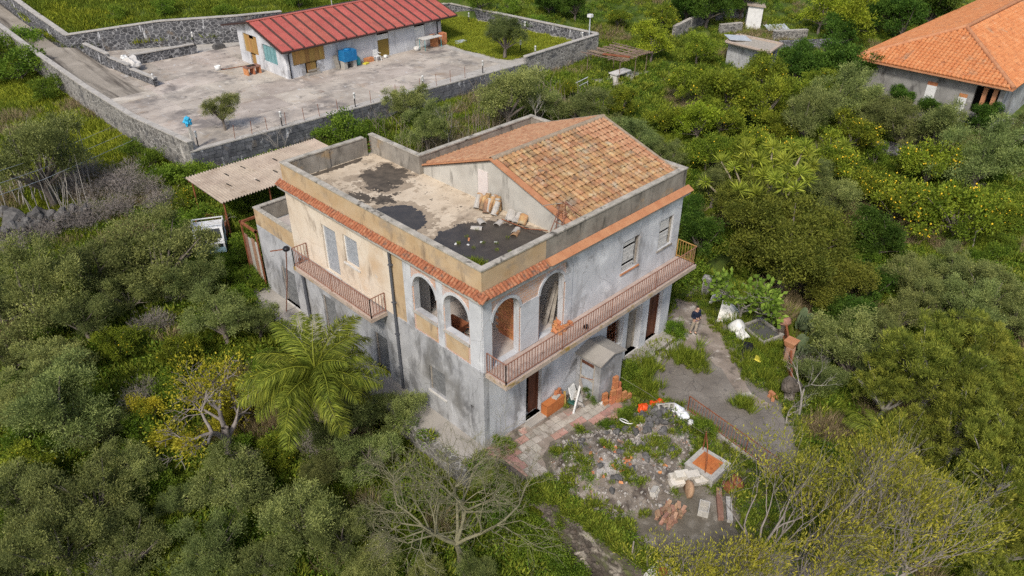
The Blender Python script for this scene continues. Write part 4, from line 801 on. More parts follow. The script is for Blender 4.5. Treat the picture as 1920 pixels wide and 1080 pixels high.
MB().tube([(4.95, -7.1, .22), (5.0, -7.05, .85), (5.25, -6.85, 1.25), (5.75, -6.45, 1.35), (5.95, -6.35, 1.15), (5.95, -6.35, .22)], .025, 8).build('hoop', 'rust', W_); MB().tube([(5.65, -6.5, 1.5), (5.85, -6.42, 1.25)], .02, 6).build('hook', 'rust', W_)
put('rusty_drum', tmesh(MB().lathe((0, 0, 0), [(.3, 0), (.3, .05), (.22, .06), (.22, .5), (.3, .51), (.3, .56), (.05, .56), (.05, .5)], 20), 'rust'), 'rusty cable reel standing beside the well', 'reel', (5.35, -7.95, yz(5.3)), (.5, .3, 0))
for i in range(44):
    k = i // 12; x, y = 2.05+(i % 4)*.24+rr.uniform(-.05, .05), -7.5+((i//4) % 3)*.28+rr.uniform(-.05, .05)
    put('old_brick', tmesh(MB().obox((0, 0, 0), (.27, .13, .07), (0, 0, 0), .1), 'old_brick'), 'weathered brown brick in the tumbled pile at the yard edge', 'brick', (x+.05*k, y, yz(x)+.06+.085*k), (rr.uniform(-.2, .2), rr.uniform(-.2, .2), .5+rr.uniform(-.4, .4)), group='old bricks piled at the yard edge')
for i, (x, y, r_) in enumerate(((4.15, -8.3, .62), (4.45, -8.1, .62), (4.3, -8.6, .6))): put('stone_beam', tmesh(MB().obox((0, 0, .1), (1.1, .2, .18), (0, 0, 0), .04), 'old_brick' if i < 2 else 'block_grey'), 'long weathered stone kerb lying near the well', 'kerb stone', (x, y, yz(x)+.01*i), (0, 0, r_), group='stone kerbs near the well')
pp = thing('gate_pillar', 'white square pillar top with terracotta pot at the wall end', 'pillar', (.1, -8.6, -1)); MB().box((-.28, -8.95, -2.3), (.4, -8.25, .1)).build('shaft', 'rubble_wall', pp); MB().box((-.38, -9.05, .1), (.5, -8.15, .2)).build('cap', 'marble', pp); MB().lathe((.06, -8.6, .2), [(.1, 0), (.15, .2), (.12, .2), (.1, .05)], 14).build('pot', 'rust', pp)
tag(MB().tube([(-.05, -7.4, -.2), (-.05, -7.4, .9)], .03, 6).build('stake', 'old_wood'), 'thin wooden stake standing at the wall edge', 'stake')
F = thing('yard_fence', 'thin rusty railing on a concrete kerb between rubble yard and driveway', 'fence', (7.5, -6.5, yz(7.5)))
kb = MB().add([(x, y, z_) for z_ in (-.6, -.16) for x, y in ((7.78, -4.3), (7.98, -4.3), (7.3, -9.2), (7.1, -9.2))], [(3,2,1,0),(4,5,6,7),(0,1,5,4),(1,2,6,5),(2,3,7,6),(3,0,4,7)]).build('kerb', 'concrete', F)
railing(F, [(7.88, -4.4), (7.2, -9.0)], -.2, h=.85, mtl='rust')
def bagm(r, seed, m_, sc=(1, 1, .7)): return ico(r, 3, seed, .6, 3.2, sc, m_, 'bag')
for i, (x, y, s, m_) in enumerate(((6.85, -3.5, .3, 'orange_plastic'), (6.75, -3.65, .25, 'orange_plastic'), (6.2, -3.3, .24, 'orange_plastic'), (6.0, -3.4, .2, 'orange_plastic'))):
    put('plastic_bag', bagm(s, i+40, m_, (1, 1, .8 if i else 1.2)), 'bright orange plastic bag in the rubbish by the driveway', 'bag', (x, y, yz(x)+mound_h(x, y)+s*.5), group='orange bags in the rubbish')
for i, (x, y, s) in enumerate(((6.95, -4.35, .28), (7.15, -4.5, .26), (6.8, -4.25, .22), (7.45, -4.9, .16), (6.4, -3.3, .2), (6.5, -3.1, .18))):
    put('plastic_bag', bagm(s, i+60, 'bag_white', (1, 1.2, .8)), 'crumpled white plastic bag in the rubbish by the driveway', 'bag', (x, y, yz(x)+mound_h(x, y)+s*.5), group='white bags in the rubbish')
put('hose_coil', tmesh(MB().tube([(.25*math.cos(a*.6), .3*math.sin(a*.6), .02*a) for a in range(9)], .025, 6), 'plastic_white'), 'bent white hose lying on the dark lava stones', 'hose', (4.9, -3.3, yz(4.9)+.55), (0, .4, 0))

# ================================================================ right of the driveway
for i, (x, y, h, lab, pot) in enumerate(((16.6, -4.25, .9, 'stone post with rounded top beside the small water basin', 0), (14.7, -5.55, 1.0, 'brick post carrying a square terracotta planter', 1), (12.1, -6.95, 1.0, 'crumbling stone post at the lower driveway corner', 2))):
    p = thing('boundary_post', lab, 'post', (x, y, yz(x)-.3)); MB().obox((x, y, yz(x)+h/2-.2), (.42, .42, h+.4), (0, 0, .5), .06).build('shaft', 'old_brick' if pot == 1 else 'ret_stone', p)
    if pot == 1: MB().add([(x+a*.2, y+b*.2, yz(x)+h) for a, b in ((-1,-1),(1,-1),(1,1),(-1,1))]+[(x+a*.28, y+b*.28, yz(x)+h+.3) for a, b in ((-1,-1),(1,-1),(1,1),(-1,1))], [(3,2,1,0),(4,5,6,7),(0,1,5,4),(1,2,6,5),(2,3,7,6),(3,0,4,7)]).build('planter', 'cornice_orange', p)
    elif pot == 0: inst('top_stone', ico(.33, 2, 5, .3, sc=(1, 1, .7), mtl='old_brick'), p, (0, 0, h+.35))
    else: inst('top_stone', ico(.42, 2, 8, .5, sc=(1, 1, .9), mtl='ret_stone'), p, (0, 0, h+.15))
for a, b in (((16.5, -4.4), (14.85, -5.45)), ((14.5, -5.7), (12.3, -6.85))):
    t = thing('rusty_barrier', 'rusty beam barrier %s' % ('between basin and planter post' if a[0] > 15 else 'between planter post and crumbling post'), 'barrier', (a[0], a[1], yz(a[0])))
    for h in (.2, .55, .85): MB().bar((*a, yz(a[0])+h), (*b, yz(b[0])+h), .1 if h != .55 else .05, .08).build('beam', 'rust', t)
for i, (x, y) in enumerate(((11.7, -6.3), (11.55, -6.5), (11.85, -6.5), (11.7, -6.35))): put('yellow_brick', tmesh(MB().obox((0, 0, .07), (.3, .15, .14), (0, 0, i*.4), .08), 'cornice_orange'), 'ochre brick stacked at the foot of the crumbling post', 'brick', (x, y, yz(x)+(.14 if i == 3 else 0)), group='ochre bricks by the crumbling post')
put('fridge_panel', tmesh(MB().obox((0, 0, .4), (.7, .06, .8), (.25, 0, 0)), 'white_paint'), 'white square panel standing in the weeds under the fig tree', 'panel', (16.6, -.35, yz(16.6)), (0, 0, -.3))
t = thing('folded_sheet', 'bent white sheet with rust streaks tented on the grass', 'sheet', (15.8, -1.4, yz(15.8))); z_ = yz(15.8)
MB().add([(15.2, -1.35, z_+.1), (15.9, -1.95, z_+.1), (16.1, -1.3, z_+.95), (15.95, -1.1, z_+.95), (15.2, -1.35, z_+.06), (15.9, -1.95, z_+.06), (16.12, -1.3, z_+.91), (15.97, -1.1, z_+.91)], [(0,1,2,3),(7,6,5,4),(0,4,5,1),(1,5,6,2),(2,6,7,3),(3,7,4,0)]).build('panel', mat('rust_sheet', [(.3, (.66, .65, .62)), (.7, (.74, .73, .7))], 2, .6, spots=[((.4, .16, .05), 1.6, .58, .66)]), t)
MB().add([(16.1, -1.3, z_+.95), (15.9, -1.95, z_+.1), (16.7, -1.9, z_+.15), (16.6, -1.5, z_+.5), (16.13, -1.3, z_+.91), (15.93, -1.95, z_+.06), (16.7, -1.93, z_+.11), (16.6, -1.53, z_+.46)], [(0,1,2,3),(7,6,5,4),(0,4,5,1),(1,5,6,2),(2,6,7,3),(3,7,4,0)]).build('panel', 'plastic_white', t)
put('water_tank', tmesh(MB().lathe((0, 0, 0), [(.2, 0), (.32, .04), (.34, .3), (.34, .55), (.26, .68), (.08, .7)], 18), 'plastic_white'), 'white rounded plastic tank lying on the grass beside the driveway', 'tank', (15.05, -2.3, yz(15)+.1), (.7, .3, 0))
def toilet(loc, rz, label):
    t = thing('toilet_bowl', label, 'toilet', loc); x, y, z0 = loc
    pr = [(0, .13), (.08, .1), (.25, .12), (.36, .2), (.4, .21), (.4, .15), (.25, .08)]
    o = MB().lathe((x, y, z0), [(r, h) for h, r in pr], 16).build('bowl', 'plastic_white', t); o.scale = (1.25, .95, 1); o.rotation_euler = (.9, .2, rz); o.location.z = .22
    o = MB().box((x-.2, y-.09, z0), (x+.2, y+.09, z0+.36)).build('cistern', 'plastic_white', t); o.rotation_euler = (.3, 0, rz); o.location = (.3*math.cos(rz), .3*math.sin(rz), .08)
toilet((14.75, -2.75, yz(14.7)), .4, 'discarded white toilet bowl next to the rounded tank'); toilet((14.5, -3.15, yz(14.5)), .9, 'discarded white toilet bowl next to the black bags')
for i, (x, y, s) in enumerate(((14.15, -3.6, .3), (14.3, -3.75, .26), (13.95, -3.8, .24), (14.45, -3.85, .22))): put('black_bag', bagm(s, i+80, 'bag_black'), 'black rubbish bag in the heap beside the toilets', 'bag', (x, y, yz(x)+s*.5), group='black bags beside the toilets')
put('yellow_scrap', tmesh(MB().obox((0, 0, .25), (.5, .3, .05), (.3, .2, .4), .2), 'yellow_plastic'), 'yellowish scrap lying in tall grass right of the driveway', 'scrap', (13.6, -4.6, yz(13.6)))
t = thing('water_basin', 'low concrete basin with dark standing water', 'basin', (15.9, -3.6, yz(16)))
BP = [(15.6, -2.5), (16.9, -2.9), (16.4, -4.5), (15.0, -4.1)]; BQ = [(15.68, -2.63), (16.75, -2.97), (16.3, -4.36), (15.15, -4.02)]; z_ = yz(16)
MB().add([(x, y, z_-.1) for x, y in BP]+[(x, y, z_+.3) for x, y in BP]+[(x, y, z_+.3) for x, y in BQ]+[(x, y, z_-.1) for x, y in BQ], [(a, a+1 if a < 3 else 0, (a+1 if a < 3 else 0)+4, a+4) for a in range(4)]+[(a+4, (a+1 if a < 3 else 0)+4, (a+1 if a < 3 else 0)+8, a+8) for a in range(4)]+[(a+8, (a+1 if a < 3 else 0)+8, (a+1 if a < 3 else 0)+12, a+12) for a in range(4)]).build('rim', 'concrete', t)
MB().prism(BQ, z_, z_+.2).build('water', mat('basin_water', (.1, .1, .1), 2, .25, .05, 6), t)
put('post_stone', tmesh(MB().obox((0, 0, .45), (.4, .4, 1.1), (0, 0, .3), .06).obox((0, 0, 1.05), (.5, .5, .12), (0, 0, .3)), 'rubble_wall'), 'old stone gate post half hidden behind the fig tree', 'post', (17.2, .6, yz(17)))

# ================================================================ the man on the driveway
def skin(name, pts, edges, mtl, parent, sub=1):
    me = bpy.data.meshes.new(name); me.from_pydata([p[:3] for p in pts], edges, []); o = bpy.data.objects.new(name, me); col.objects.link(o); o.parent = parent
    o.modifiers.new('skin', 'SKIN'); s = o.modifiers.new('sub', 'SUBSURF'); s.levels = sub; s.render_levels = sub
    for v, p in zip(me.skin_vertices[0].data, pts): v.radius = (p[3], p[4] if len(p) > 4 else p[3])
    me.skin_vertices[0].data[0].use_root = True; me.materials.append(MATS[mtl]); return o
man = thing('person', 'person in navy jacket and pale trousers looking down at a phone on the driveway', 'person', (13.35, -1.15, yz(13.35)+.014)); man.rotation_euler.z = R(-20); man.scale = (.99, .99, .99)
# faces -Y in his own frame
body = [(0, 0, .95, .14, .1), (0, .01, 1.2, .15, .1), (0, .02, 1.4, .14, .09), (0, .0, 1.5, .06), (0, -.03, 1.58, .07, .085), (0, -.05, 1.67, .085, .1),
        (.09, 0, .88, .085), (.1, -.02, .5, .06), (.1, .02, .09, .045), (.11, -.1, .05, .04), (-.09, 0, .88, .085), (-.1, .06, .5, .06), (-.1, .16, .1, .045), (-.11, .05, .05, .04),
        (.19, .02, 1.4, .055), (.24, .03, 1.13, .045), (.1, -.2, 1.12, .035), (-.19, .02, 1.4, .055), (-.24, .03, 1.13, .045), (-.08, -.2, 1.12, .035)]
skin('body', body, [(0, 1), (1, 2), (2, 3), (3, 4), (4, 5), (0, 6), (6, 7), (7, 8), (8, 9), (0, 10), (10, 11), (11, 12), (12, 13), (2, 14), (14, 15), (15, 16), (2, 17), (17, 18), (18, 19)], 'skin', man)
skin('jacket', [(0, 0, .92, .19, .14), (0, .01, 1.2, .19, .135), (0, .02, 1.4, .18, .12), (0, .01, 1.48, .1), (.2, .02, 1.4, .075), (.26, .03, 1.13, .066), (.12, -.17, 1.12, .055), (-.2, .02, 1.4, .075), (-.26, .03, 1.13, .066), (-.1, -.17, 1.12, .055)], [(0, 1), (1, 2), (2, 3), (2, 4), (4, 5), (5, 6), (2, 7), (7, 8), (8, 9)], 'navy', man)
skin('shirt_hem', [(0, 0, .84, .17, .125), (0, 0, .94, .17, .125)], [(0, 1)], 'denim', man)
skin('trousers', [(0, 0, .9, .15, .115), (.09, 0, .8, .105), (.1, -.02, .5, .082), (.1, .02, .12, .07), (-.09, 0, .8, .105), (-.1, .06, .5, .082), (-.1, .16, .13, .07)], [(0, 1), (1, 2), (2, 3), (0, 4), (4, 5), (5, 6)], 'khaki', man)
for x, y in ((.1, .02), (-.1, .16)): skin('shoe', [(x, y+.04, .05, .05), (x*1.05, y-.08, .045, .05), (x*1.1, y-.16, .035, .04)], [(0, 1), (1, 2)], 'shoe', man)
skin('hair', [(0, -.0, 1.72, .085, .095), (0, .02, 1.65, .085, .07)], [(0, 1)], 'hair', man)
for s in (-1, 1):
    for k in range(4): skin('finger', [(s*.08, -.24, 1.11+.02*k-.03, .01), (s*.05, -.29, 1.12+.02*k-.03, .009), (s*.015, -.285, 1.125+.02*k-.03, .008)], [(0, 1), (1, 2)], 'skin', man, 0)
    skin('thumb', [(s*.09, -.23, 1.15, .011), (s*.05, -.25, 1.19, .01)], [(0, 1)], 'skin', man, 0)
o = put('phone', tmesh(MB().box((-.035, -.006, -.07), (.035, .006, .07)), 'bag_black'), 'dark phone held in the hands of the person on the driveway', 'phone', Matrix.Translation(man.location) @ Euler((0, 0, R(-20))).to_matrix().to_4x4() @ Vector((0, -.27, 1.14)), (-.7, 0, R(-20)))
skin('nose', [(0, -.135, 1.66, .014), (0, -.15, 1.64, .016)], [(0, 1)], 'skin', man, 0)
# ================================================================ upper terrace with its walls
ter = tag(MB().prism(TERR, 1.0, 3.285).build('terrace', 'coping'), 'large raised concrete terrace behind the villa', 'terrace', kind='structure')
smz = {}
HOUSE = (14.9, 38.9, 31.1, 46.5)
def in_rect(x, y, r): return r[0] < x < r[2] and r[1] < y < r[3]
LAWN = [(31.3, 30.5), (40.2, 29.2), (38.9, 46.8), (31.8, 48.2), (31.8, 42), (30.9, 36.5)]
for i in range(10):
    for j in range(9):
        x0, y0 = 2.75+i*3.05, 30.2+j*3.05; x1, y1 = x0+3.03, y0+3.03
        if not all(in_poly(a, b, TERR) for a, b in ((x0, y0), (x1, y0), (x1, y1), (x0, y1))) or in_poly((x0+x1)/2, (y0+y1)/2, LAWN): continue
        me = smz.setdefault('slab', tmesh(MB().box((-1.5, -1.5, 0), (1.5, 1.5, .03)), 'slab')); inst('slab', me, ter, ((x0+x1)/2, (y0+y1)/2, 3.268+random.uniform(0, .008)))
tag(sheet('lawn', jag(LAWN, .3, .6, 2), .02, mat('lawn', [(.3, (.09, .12, .02)), (.5, (.15, .17, .03)), (.7, (.2, .18, .05))], .7, .95, .6, 15), lambda x, y: 3.29), 'yellow-green lawn on the raised terrace', 'lawn', kind='structure')
def road_z(y): return 3.31 if y < 46 else 3.31+.045*(y-46)+.0009*(y-46)**2
rp = []; yy = 44.0
L_, R_ = [], []
while yy < 130: L_.append((1.75, yy)); R_.append((4.2 if yy > 58 else 5.35-.0*yy, yy)); yy += 1
vs = [(x, y, road_z(y)) for (x, y) in L_] + [(x, y, road_z(y)) for (x, y) in R_]; n_ = len(L_)
tag(MB().add(vs, [(i, n_+i, n_+i+1, i+1) for i in range(n_-1)]).build('road', 'road'), 'narrow concrete lane rising along the terrace wall', 'road', kind='structure')
def polywall(name, label, pts, th, mtl, side, capm='coping', cap=.08, capw=.06):
    """pts: (x, y, z_base, z_top); thickness th towards side (+1 left of travel)"""
    t = thing(name, label, 'wall', (pts[0][0], pts[0][1], pts[0][2]))
    for k, (a, b) in enumerate(zip(pts, pts[1:])):
        d = Vector((b[0]-a[0], b[1]-a[1], 0)).normalized(); nrm = Vector((-d.y, d.x, 0))*side*th; e = nrm.normalized()*capw
        def P(q, off, z): return (q[0]+off.x, q[1]+off.y, z)
        z0 = Vector((0, 0, 0))
        MB().add([P(a, z0, a[2]), P(b, z0, b[2]), P(b, nrm, b[2]), P(a, nrm, a[2]), P(a, z0, a[3]), P(b, z0, b[3]), P(b, nrm, b[3]), P(a, nrm, a[3])], [(0,3,2,1),(4,5,6,7),(0,1,5,4),(1,2,6,5),(2,3,7,6),(3,0,4,7)]).build('wall_section', mtl, t)
        MB().add([P(a, -e, a[3]), P(b, -e, b[3]), P(b, nrm+e, b[3]), P(a, nrm+e, a[3]), P(a, -e, a[3]+cap), P(b, -e, b[3]+cap), P(b, nrm+e, b[3]+cap), P(a, nrm+e, a[3]+cap)], [(0,3,2,1),(4,5,6,7),(0,1,5,4),(1,2,6,5),(2,3,7,6),(3,0,4,7)]).build('coping', capm, t)
    return t
FW0, FW1 = (2.3, 29.62), (31.6, 28.42)
fwall = polywall('stone_terrace_wall', 'dark lava-block wall holding up the front of the concrete terrace', [(*FW0, .8, 3.36), (*FW1, 1.0, 3.36)], .35, 'mortar', 1)
polywall('lawn_wall', 'grey stone wall along the front of the terrace lawn', [(31.62, 28.42, 1.0, 3.9), (40.9, 28.05, 1.2, 4.25)], .3, 'rubble_wall', 1)
polywall('lawn_wall', 'long dark stone wall behind the terrace lawn', [(40.9, 28.36, 1.2, 4.25), (39.4, 47.3, 3.2, 4.3), (22, 51.4, 3.2, 4.9)], .3, 'basalt_wall', -1)
polywall('lane_wall', 'long pale rubble wall along the outer side of the lane', [(2.3, 29.62, .9, 4.0), (1.62, 37, 1.2, 4.05), (1.5, 45, 1.6, 4.25), (1.42, 56, 2.0, 4.8), (1.42, 66, 2.4, 5.45), (1.42, 80, 3.4, 6.6), (1.42, 128, 6, 13)], .3, 'rubble_wall', -1)
polywall('back_wall', 'tall dark lava-stone wall behind the terrace with white runs', [(5.0, 59.0, 3.0, 4.9), (12, 55.7, 3.0, 5.5), (18, 52.2, 3.0, 5.6), (22, 51.4, 3.0, 5.5)], .4, 'basalt_wall', 1)
polywall('back_wall', 'dark stone wall along the uphill side of the lane', [(4.6, 128, 6, 12.5), (4.5, 75, 4, 6.9), (4.5, 66, 3.6, 6.0), (5.0, 59.0, 3.2, 4.9)], .35, 'basalt_wall', 1)
polywall('planter_wall', 'stepped dark stone planter wall at the head of the lane', [(6.5, 44.6, 3.25, 3.9), (6.2, 48.5, 3.25, 3.9), (6.1, 48.6, 3.25, 4.2), (5.9, 52, 3.25, 4.2), (5.8, 52.1, 3.25, 4.45), (5.6, 56.8, 3.25, 4.5)], .25, 'basalt_wall', -1)
polywall('planter_wall', 'low dark stone planter wall across the terrace', [(7.4, 51.6, 3.25, 4.1), (13.2, 51.4, 3.25, 4.1)], .3, 'basalt_wall', 1)
# the blocks of the front wall, stone by stone (nearest 300), the rest joined
blk = tmesh(MB().obox((0, 0, 0), (1, .1, 1), (0, 0, 0), 0), 'basalt', 'stone'); bo = fwall.location; dW = Vector((FW1[0]-FW0[0], FW1[1]-FW0[1], 0)); LW = dW.length; dW.normalize(); ang = math.atan2(dW.y, dW.x); rest = MB(); n_ = 0; cand = []
for r_ in range(10):
    u = -.1*(r_ % 2)+.02; zz = .95+r_*.24
    while u < LW-.1:
        w2 = random.uniform(.34, .62); w2 = min(w2, LW-u)
        cand.append((u, zz, w2)); u += w2+.02
cand = [c for c in cand if c[1] > 1.2 or c[0] < 8]; cand.sort(key=lambda c: c[0])
for i, (u, zz, w2) in enumerate(cand):
    if u < 0.05: w2 -= .05-u; u = .05
    p = Vector((FW0[0], FW0[1], 0))+dW*(u+w2/2)+Vector((0, 0, zz+.11)); off = random.uniform(-.015, .02)
    if i < 300: inst('stone', blk, fwall, (p.x-bo.x, p.y-bo.y-.0+off, p.z-bo.z), (random.uniform(-.02, .02), 0, ang), (w2-.015, 1, .215))
    else: rest.obox((p.x, p.y+off, p.z), (w2-.015, .1, .215), (0, 0, ang), .03)
tag(rest.build('stone_rows', 'basalt', fwall), kind='stuff')
# lamps, rebar stakes, wrapped post
def garden_lamp(x, y, z, label, group): 
    t = thing('garden_lamp', label, 'lamp', (x, y, z), group); MB().tube([(x, y, z), (x, y, z+.62)], .04, 8).build('post', 'bag_black', t); MB().lathe((x, y, z+.62), [(.06, 0), (.08, .06), (.07, .35), (.1, .37), (.04, .45)], 10).build('lamp_head', 'plastic_white', t)
def fwy(x): return FW0[1]+(FW1[1]-FW0[1])*(x-FW0[0])/(FW1[0]-FW0[0])+.17
for x in (8.8, 14.65, 20.8, 26.9): garden_lamp(x, fwy(x), 3.44, 'black post with white lamp head on the front terrace wall', 'lamps on the front terrace wall')
garden_lamp(3.2, 30.4, 3.3, 'black post with white lamp head beside the blue-wrapped post', None)
for x, y, z in ((37.9, 42.6, 3.3), (39.3, 36, 3.3), (40.2, 29.4, 3.3), (33.6, 29.2, 3.3), (34.1, 31.5, 3.3)): garden_lamp(x, y, z, 'black post with white lamp head by the terrace lawn', 'lamps by the terrace lawn')
garden_lamp(6.4, 44.5, 3.3, 'black post with white lamp head at the planter wall end', None); garden_lamp(13.0, 51.3, 4.15, 'black post with white lamp head on the low planter wall', None)
for x in (5.4, 6.6, 7.7, 9.1, 10.5, 11.7, 13.2, 16.0, 18.2, 20.5, 22.1, 23.5, 25.0): tag(MB().tube([(x, fwy(x), 3.43), (x+random.uniform(-.05, .05), fwy(x), 4.35)], .018, 6).build('rebar_stake', 'rust'), 'thin rusty rebar stake standing on the front terrace wall', 'stake', 'rebar stakes on the front terrace wall')
t = thing('wrapped_post', 'grey corner post with a bright blue plastic cap', 'post', (2.75, 30.0, 3.3)); MB().bar((2.75, 30, 3.3), (2.75, 30, 5.1), .16).build('post', 'block_grey', t); inst('cap', ico(.2, 3, 4, .9, 4, (1, .8, 1.5), 'blue_cloth'), t, (0, 0, 1.9))
t = thing('light_pole', 'tall pale pole with white lamp at the lawn wall corner', 'pole', (40.3, 28.7, 3.3)); MB().tube([(40.3, 28.7, 3.3), (40.3, 28.7, 5.8)], .06, 8).build('pole', 'tin', t); MB().box((40.1, 28.5, 5.8), (40.5, 28.9, 6.05)).build('lamp_head', 'plastic_white', t)
t = thing('white_sack', 'large white bulk sack slumped at the stepped planter wall', 'sack', (7.0, 50.3, 3.3)); inst('sack', ico(.62, 3, 9, .8, 3, (1.1, 1.1, .95), 'marble'), t, (0, 0, .45)); inst('bundle', ico(.32, 3, 12, .8, 3, (1, 1, .8), 'plastic_white'), t, (-.3, .4, 1.0))
for x, y in ((2.9, 44), (3.0, 36.5)): put('white_bag', ico(.22, 2, int(y), .5, mtl='bag_white'), 'small white bag on the terrace by the lane wall', 'bag', (x-.6, y, 3.45 if y < 40 else 3.5), group='small white bags by the lane wall')
put('paint_bucket', tmesh(MB().lathe((0, 0, 0), [(.2, 0), (.26, .4), (.22, .4), (.2, .1)], 14), 'plastic_white'), 'white bucket standing alone on the open terrace', 'bucket', (12.0, 45.2, 3.31)); tag(MB().tube([(12.3, 45.1, 3.34), (15, 44.6, 3.34)], .03, 6).build('red_hose', 'rust'), 'red-brown pipe lying on the terrace by the bucket', 'pipe')
put('concrete_block', tmesh(MB().box((-.5, -.3, 0), (.5, .3, .3)).box((-.4, -.2, .3), (.4, .2, .4)), 'lava'), 'dark grey stone block standing at the back wall', 'block', (15.3, 51.6, 3.3))
put('floor_hatch', tmesh(MB().box((-.5, -.3, 0), (.5, .3, .03)), 'paver'), 'pale square hatch lying flat on the terrace', 'hatch', (14.7, 34.5, 3.31))
t = thing('brick_barbecue', 'small brick grill with open arches beside the red-roofed house', 'grill', (13.6, 42.3, 3.3))
for x in (13.0, 13.55, 14.1): MB().box((x, 42.0, 3.3), (x+.12, 42.7, 3.85)).build('pier', 'brick', t)
MB().box((12.98, 41.98, 3.85), (14.24, 42.72, 3.97)).build('top', 'old_brick', t); MB().box((13.2, 42.1, 3.972), (13.9, 42.6, 4.0)).build('grate', 'bag_black', t)

# ================================================================ red-roofed house on the terrace
H = thing('red_roofed_house', 'low grey house with red panel roof on the terrace', 'house', (23, 42.7, 3.3)); x0, y0, x1, y1 = HOUSE; ze, zr, zb_ = 5.62, 7.1, 6.3; yr = 43.2
def hp(name, m_, outer, holes, O, U, N, t=.22): return MB().wall(outer, holes, O, U, N, t).build(name, m_, H)
hp('wall', 'blue_plaster', rect(x0, x1, 3.2, ze-.02), [rect(15.5, 18.5, 4.25, 5.5), rect(23.85, 25.1, 3.3, 5.45), rect(27.97, 29.2, 3.3, 5.42), rect(16.55, 17.7, 3.3, 4.25)], (0, y0, 0), (1, 0, 0), (0, -1, 0))
hp('wall', 'blue_plaster', [(y0+.22, 3.2), (y1, 3.2), (y1, zb_-.03), (yr, zr-.08), (y0+.22, ze+.02)], [rect(43.3, 45.6, 4.3, 5.85), rect(40.3, 42.5, 4.1, 5.5), rect(43.9, 44.8, 3.35, 4.3)], (x0, 0, 0), (0, 1, 0), (-1, 0, 0))
hp('wall', 'blue_plaster', [(y0+.22, 3.2), (y1, 3.2), (y1, zb_-.03), (yr, zr-.08), (y0+.22, ze+.02)], [], (x1, 0, 0), (0, 1, 0), (1, 0, 0)); hp('wall', 'blue_plaster', rect(x0+.22, x1-.22, 3.2, zb_-.05), [], (0, y1, 0), (1, 0, 0), (0, 1, 0))
MB().box((x0+.5, y0+.5, 3.3), (x1-.5, y0+.52, 5.6)).build('inner_wall', 'shade_black', H); MB().box((x0+.5, y0+.6, 3.3), (x0+.52, y1-.4, 6.1)).build('inner_wall', 'shade_black', H)  # black panels put the shade of the unlit rooms into colour
k = 15.5
while k < 18.45: w2 = random.uniform(.3, .5); MB().box((k, y0+.1, 4.25 if not 16.5 < k+.2 < 17.7 else 3.45), (min(k+w2-.01, 18.5), y0+.14, 5.5)).build('plank', 'plank', H); k += w2
MB().box((16.5, y0-.35, 3.3), (17.75, y0-.005, 3.45)).build('step', 'concrete', H); MB().box((16.6, y0-.3, 3.6), (17.65, y0-.24, 3.75)).build('bench_plank', 'old_wood', H)
k = 43.3
while k < 45.55: w2 = random.uniform(.3, .42); MB().box((x0+.1, k, 4.3 if not 43.85 < k+.2 < 44.85 else 3.4), (x0+.14, min(k+w2-.01, 45.6), 5.85 if k < 44.0 or k > 44.6 else 5.5)).build('plank', 'plank', H); k += w2
for k in range(4): MB().box((x0+.1, 40.32+k*.55, 4.12), (x0+.13, 40.32+k*.55+.5, 5.48)).build('glass_sheet', 'teal_glass', H)
for xa, xb, zt in ((23.87, 25.08, 4.75), (27.99, 29.18, 4.0)):
    MB().box((xa, y0+.1, 3.32), (xb, y0+.14, zt)).build('door', mat('door_ochre%d' % int(xa), (.24, .16, .035), 4, .7) if xa < 25 else 'plastic_white', H); MB().box((xa, y0+.08, zt+.02), (xb, y0+.12, 5.2)).build('transom', 'white_paint', H)
def rpanel(name, xa, xb, ya, za, yb, zb2, th, m_, up=0, par=None): return MB().add([(xa, ya, za+up), (xb, ya, za+up), (xb, yb, zb2+up), (xa, yb, zb2+up), (xa, ya, za+th+up), (xb, ya, za+th+up), (xb, yb, zb2+th+up), (xa, yb, zb2+th+up)], [(0,3,2,1),(4,5,6,7),(0,1,5,4),(1,2,6,5),(2,3,7,6),(3,0,4,7)]).build(name, m_, par or H)
RX0, RX1, ya, yb2 = 14.35, 32.6, 38.35, 48.3; zbk = 6.05
rpanel('roof', RX0+.02, RX1-.02, ya+.02, ze-.06, yr, zr-.06, .08, 'roof_edge'); rpanel('roof', RX0+.02, RX1-.02, yb2, zbk-.06, yr+.01, zr-.06, .14, 'roof_edge')
n = 18; wp = (RX1-RX0)/n
for k in range(n):
    a = RX0+k*wp; rpanel('roof_panel', a+.075, a+wp-.075, ya, ze, yr, zr, .06, 'red_roof', .03)
    for q in (.3, .6): rpanel('rib', a+.05+wp*q, a+.09+wp*q, ya, ze, yr, zr, .03, 'red_roof', .092)
    if k: rpanel('seam', a-.1, a+.1, ya+.01, ze, yr-.3, zr-.08, .03, 'red_roof_seam', .092)
MB().bar((RX0, yr+.02, zr+.1), (RX1, yr+.02, zr+.1), .35, .05).build('ridge_cap', 'red_roof', H)
MB().tube([(RX0, ya-.05, ze-.02), (RX1, ya-.05, ze-.02)], .075, 8).build('gutter', 'roof_edge', H); MB().bar((RX0-.02, ya, ze-.02), (RX0-.02, yr, zr-.02), .05, .16).build('bargeboard', 'roof_edge', H); MB().bar((RX1+.02, ya, ze-.02), (RX1+.02, yr, zr-.02), .05, .16).build('bargeboard', 'roof_edge', H)
for x in (15.15, 30.6): MB().tube([(x, ya, ze-.08), (x, y0-.06, ze-.35), (x, y0-.06, 3.32)], .05, 8).build('drainpipe', 'bag_black', H)
for x in (22.5, 26.0): MB().tube([(x, yr+.1, zr+.1), (x, yr+.1, zr+.65)], .03, 6).build('vent_pipe', 'tin', H)
t = thing('water_tank', 'blue plastic water tank on grey block legs by the house wall', 'tank', (20.3, 38.3, 3.3)); 
